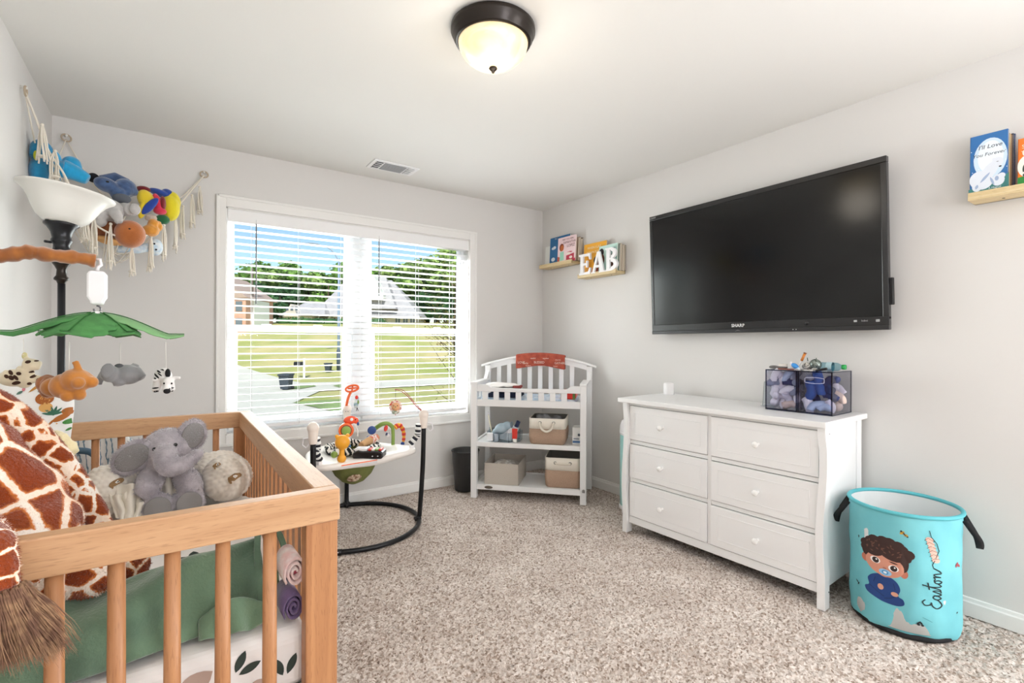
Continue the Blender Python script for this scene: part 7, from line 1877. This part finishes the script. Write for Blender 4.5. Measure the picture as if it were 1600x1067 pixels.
# shelf nearest the corner
Z1 = 1.894
b, w_ = book('white paperback with soft green drawings at far left of corner shelf', 3.578, 3.42, Z1, .185, 2.862, mB('#e9ebe6'))
art(b, 'sketch_print', '#7d978f', [leaf2(.01, .13, .035, .006, 1.2), leaf2(.02, .10, .05, .005, 1.5), oval(.025, .06, .012, .02), leaf2(.035, .145, .025, .004, .5), leaf2(.03, .03, .03, .005, .8)])
art(b, 'sketch_print', '#3c4a48', [leaf2(.012, .148, .012, .003, 1.4), leaf2(.024, .02, .02, .003, .2)], .0017)
b, w_ = book('blue picture book half hidden behind the pink book', 3.490, 3.22, Z1, .248, 2.845, mB('#1f6a9e'), spine=mB('#123a5c'))
words(b, '#e8eef4', [('THE', -.055, .232, .018)])
art(b, 'cloud_print', '#dfe6ec', [oval(-.09, .15, .022, .012), oval(-.07, .155, .020, .014), oval(-.085, .05, .026, .018)])
b, w_ = book('pink picture book with a child baking on the cover', 3.352, 3.118, Z1, .222, 2.822, mB('#f0d6d8'), spine=mB('#d9b8b8'))
words(b, '#7d4a4a', [('MEET YOU HERE', .015, .198, .020), ('SAMANTHA', .035, .170, .030), ('LOPEZ', .055, .138, .034)])
art(b, 'child_print', '#8a3f22', [oval(-.065, .135, .030, .034)]); art(b, 'child_print', '#c96a2e', [oval(-.058, .128, .022, .026)], .0016)
art(b, 'child_print', '#9fd8c0', [[(-.085, .095), (-.035, .098), (-.03, .02), (-.085, .018)]], .0016)
art(b, 'table_print', '#c0394f', [[(-.117, .0), (.117, .0), (.117, .022), (-.117, .012)], [(.0, .055), (.10, .068), (.10, .015), (.0, .012)], leaf2(.045, .082, .07, .006, .0)], .0015); art(b, 'table_print', '#c4604a', [[(-.117, .0), (-.09, .0), (-.085, .05), (-.117, .06)]], .0017)
art(b, 'table_print', '#f0e2d8', [oval(.03, .07, .03, .012), oval(.06, .035, .02, .012)], .0018)
for k, (c, h) in enumerate((('#b9a58c', .20), ('#8f7a63', .205), ('#d8c8b0', .19), ('#5b4638', .20))):
    book('thin %s book in the row behind the pink book' % ('tan', 'brown', 'cream', 'dark brown')[k], 3.34 - .004 * k, 3.112 - .002 * k, Z1, h, 2.836 + .0125 * k + .012, mB(c, .6))
# shelf with the letters
Z2 = 1.753
b, w_ = book('orange-yellow picture book standing behind the white letter E', 3.050, 2.792, Z2, .262, 2.850, mB('#eaa92f'), spine=mB('#8a5a20'))
words(b, '#f6e9c0', [('WHEN I LAY', -.01, .225, .028), ('DOWN SLEEPY', -.005, .186, .027)])
art(b, 'hair_print', '#2c2420', [oval(.035, .115, .045, .04)]); art(b, 'face_print', '#7a3f28', [oval(.045, .075, .035, .04)], .0016); art(b, 'shirt_print', '#a3402c', [oval(.06, .03, .04, .028)], .0017); art(b, 'shirt_print', '#d98a2e', [oval(-.03, .03, .03, .03)], .0015)
b, w_ = book('mint green picture book behind the white letter B', 2.850, 2.650, Z2, .215, 2.828, mB('#c3e3da'), spine=mB('#7fb5ab'))
words(b, '#3f7f86', [('BROWN', .035, .178, .026), ('GIRL', .045, .152, .020)])
art(b, 'hair_print', '#2a2226', [oval(-.072, .165, .026, .030), oval(.065, .055, .03, .036), oval(.03, .12, .03, .02)]); art(b, 'face_print', '#6d3c28', [oval(-.066, .10, .03, .05), oval(.03, .05, .03, .035)], .0016); art(b, 'dot_print', '#e9e2d2', [oval(-.086, .12, .005, .006), oval(-.082, .098, .005, .006)], .0018)
for k, (c, h) in enumerate((('#5f7d78', .208), ('#cdbfae', .213), ('#6b5a4a', .204), ('#d8cbb8', .205), ('#4a4038', .20))):
    book('thin %s book in the row behind the mint book' % ('grey-green', 'beige', 'brown', 'cream', 'dark')[k], 2.80 - .006 * k, 2.640 - .003 * k, Z2, h, 2.841 + .0125 * k, mB(c, .6), lean=.03)
M_let = mat('letter_white', '#f3f2f3', .4)
def letter(label, outer, holes, y_left, h, w_):
    t = thing('letter', label, 'letter', (2.806, y_left - w_ / 2, Z2), 0, 'white initials on the shelf')
    cu = None
    g = G()
    for k_, p in enumerate(outer): g.prism([(q_[0] * w_, q_[1] * h) for q_ in p], (0, w_ / 2, 0), (0, -1, 0), (0, 0, 1), .016 + .0004 * k_)
    g.build('body', M_let, t, local=True)
def ring_half(x0, yc, rx, ry, t_, n=10):
    """D-shaped bowl as a strip of quads"""
    out = []
    for i in range(n):
        a0, a1 = -PI / 2 + PI * i / n, -PI / 2 + PI * (i + 1) / n
        out.append([(x0 + rx * math.cos(a0), yc + ry * math.sin(a0)), (x0 + rx * math.cos(a1), yc + ry * math.sin(a1)), (x0 + (rx - t_) * math.cos(a1), yc + (ry - t_ * .62) * math.sin(a1)), (x0 + (rx - t_) * math.cos(a0), yc + (ry - t_ * .62) * math.sin(a0))])
    return out
letter('white wooden letter E at left of the three on the middle shelf', [[(.12, 0), (.38, 0), (.38, 1), (.12, 1)], [(0, 0), (.95, 0), (1.0, .30), (.90, .30), (.80, .13), (0, .09)], [(0, .91), (.82, .87), (.90, .70), (1.0, .70), (.97, 1), (0, 1)], [(.3, .44), (.68, .44), (.68, .56), (.3, .56)], [(.62, .34), (.74, .34), (.74, .66), (.62, .66)]], [], 3.045, .170, .135)
letter('white wooden letter A in the middle of the three on the shelf', [[(.02, .0), (.16, 0), (.54, .96), (.46, 1.02), (.40, 1.0)], [(.64, 0), (.94, 0), (.60, 1.02), (.42, 1.02)], [(.2, .26), (.76, .26), (.76, .37), (.24, .37)], [(-.04, 0), (.28, 0), (.28, .06), (-.04, .06)], [(.56, 0), (1.04, 0), (1.04, .06), (.56, .06)]], [], 2.895, .165, .145)
letter('white wooden letter B at right of the three on the shelf', [[(.12, 0), (.38, 0), (.38, 1), (.12, 1)], [(0, 0), (.5, 0), (.5, .10), (0, .06)], [(0, .94), (.5, .90), (.5, 1), (0, 1)], [(.3, .47), (.5, .47), (.5, .56), (.3, .56)]] + ring_half(.48, .755, .40, .245, .24) + ring_half(.48, .27, .50, .27, .26), [], 2.748, .180, .130)
# shelf right of the television
Z3 = 1.833
b, w_ = book('board book with two white bears under a pale moon', .614, .497, Z3, .256, 2.828, mB('#2f6fae', .3), .012, lean=.03)
art(b, 'moon_print', '#cfe3f2', [oval(.005, .15, .052, .085, 28)]); art(b, 'moon_print', '#e9f3f9', [oval(.006, .155, .040, .068, 26)], .0016)
art(b, 'ground_print', '#3f7f7c', [[(-.062, .002), (.062, .002), (.062, .075), (.03, .05), (-.02, .035), (-.062, .03)]], .0017)
art(b, 'bear_print', '#dfe6f0', [oval(-.022, .062, .036, .042, 22, .5), oval(.004, .095, .022, .04, 18, -.5), oval(.028, .126, .018, .020, 18), oval(.017, .140, .006, .006), oval(-.035, .038, .016, .022), oval(.03, .050, .020, .024, 16), oval(.040, .066, .012, .012)], .0019)
art(b, 'bear_print', '#9fb2d0', [leaf2(-.01, .07, .05, .005, .9), leaf2(.012, .05, .04, .004, 1.9), oval(.026, .058, .006, .01), leaf2(-.036, .036, .02, .005, 1.3)], .0022); art(b, 'bear_print', '#1d2530', [oval(.036, .106, .0045, .003), leaf2(.028, .128, .008, .001, 0)], .0024)
words(b, '#22324e', [("I'll Love", .004, .200, .024), ('You Forever', .0, .168, .020)], shear=.2)
words(b, '#e6eef2', [('A Magical', .02, .022, .010), ('Story of Friendship', .018, .011, .009)])
art(b, 'snow_print', '#f4f8fb', [oval(a, c, .0016, .0018, 8) for a, c in ((-.05, .10), (-.044, .085), (.052, .13), (.048, .17), (-.054, .19), (.056, .1), (.045, .155), (-.03, .11))], .0026)
for k, (c, h) in enumerate((('#c9b48a', .24), ('#8b6f4d', .238), ('#1d2f4c', .243), ('#20406a', .244))):
    book('%s board book stacked behind the bear book' % ('cream-edged', 'brown-edged', 'dark navy', 'navy blue')[k], .612 - .002 * k, .494 - .003 * k, Z3, h, 2.842 + .0125 * k, mB(c, .5), lean=.03)
b, w_ = book('orange and green picture book at the right edge of the shelf', .468, .26, Z3, .20, 2.828, mB('#ea7a22', .35), .01, lean=.03)
art(b, 'field_print', '#2f8a3c', [[(-.104, .0), (.104, .0), (.104, .05), (0, .06), (-.104, .042)]]); art(b, 'figure_print', '#f0ede2', [oval(-.075, .085, .030, .045), oval(-.085, .14, .006, .012), oval(-.07, .145, .006, .012)], .0016); art(b, 'figure_print', '#3f4a40', [leaf2(-.085, .08, .04, .005, 1.4), leaf2(-.07, .10, .03, .004, 1.2), oval(-.078, .05, .012, .008)], .0019); art(b, 'figure_print', '#f2b34a', [oval(-.05, .07, .014, .03)], .0021)
words(b, '#f6e6c8', [('S', -.088, .165, .022), ('Y', -.088, .14, .022)])
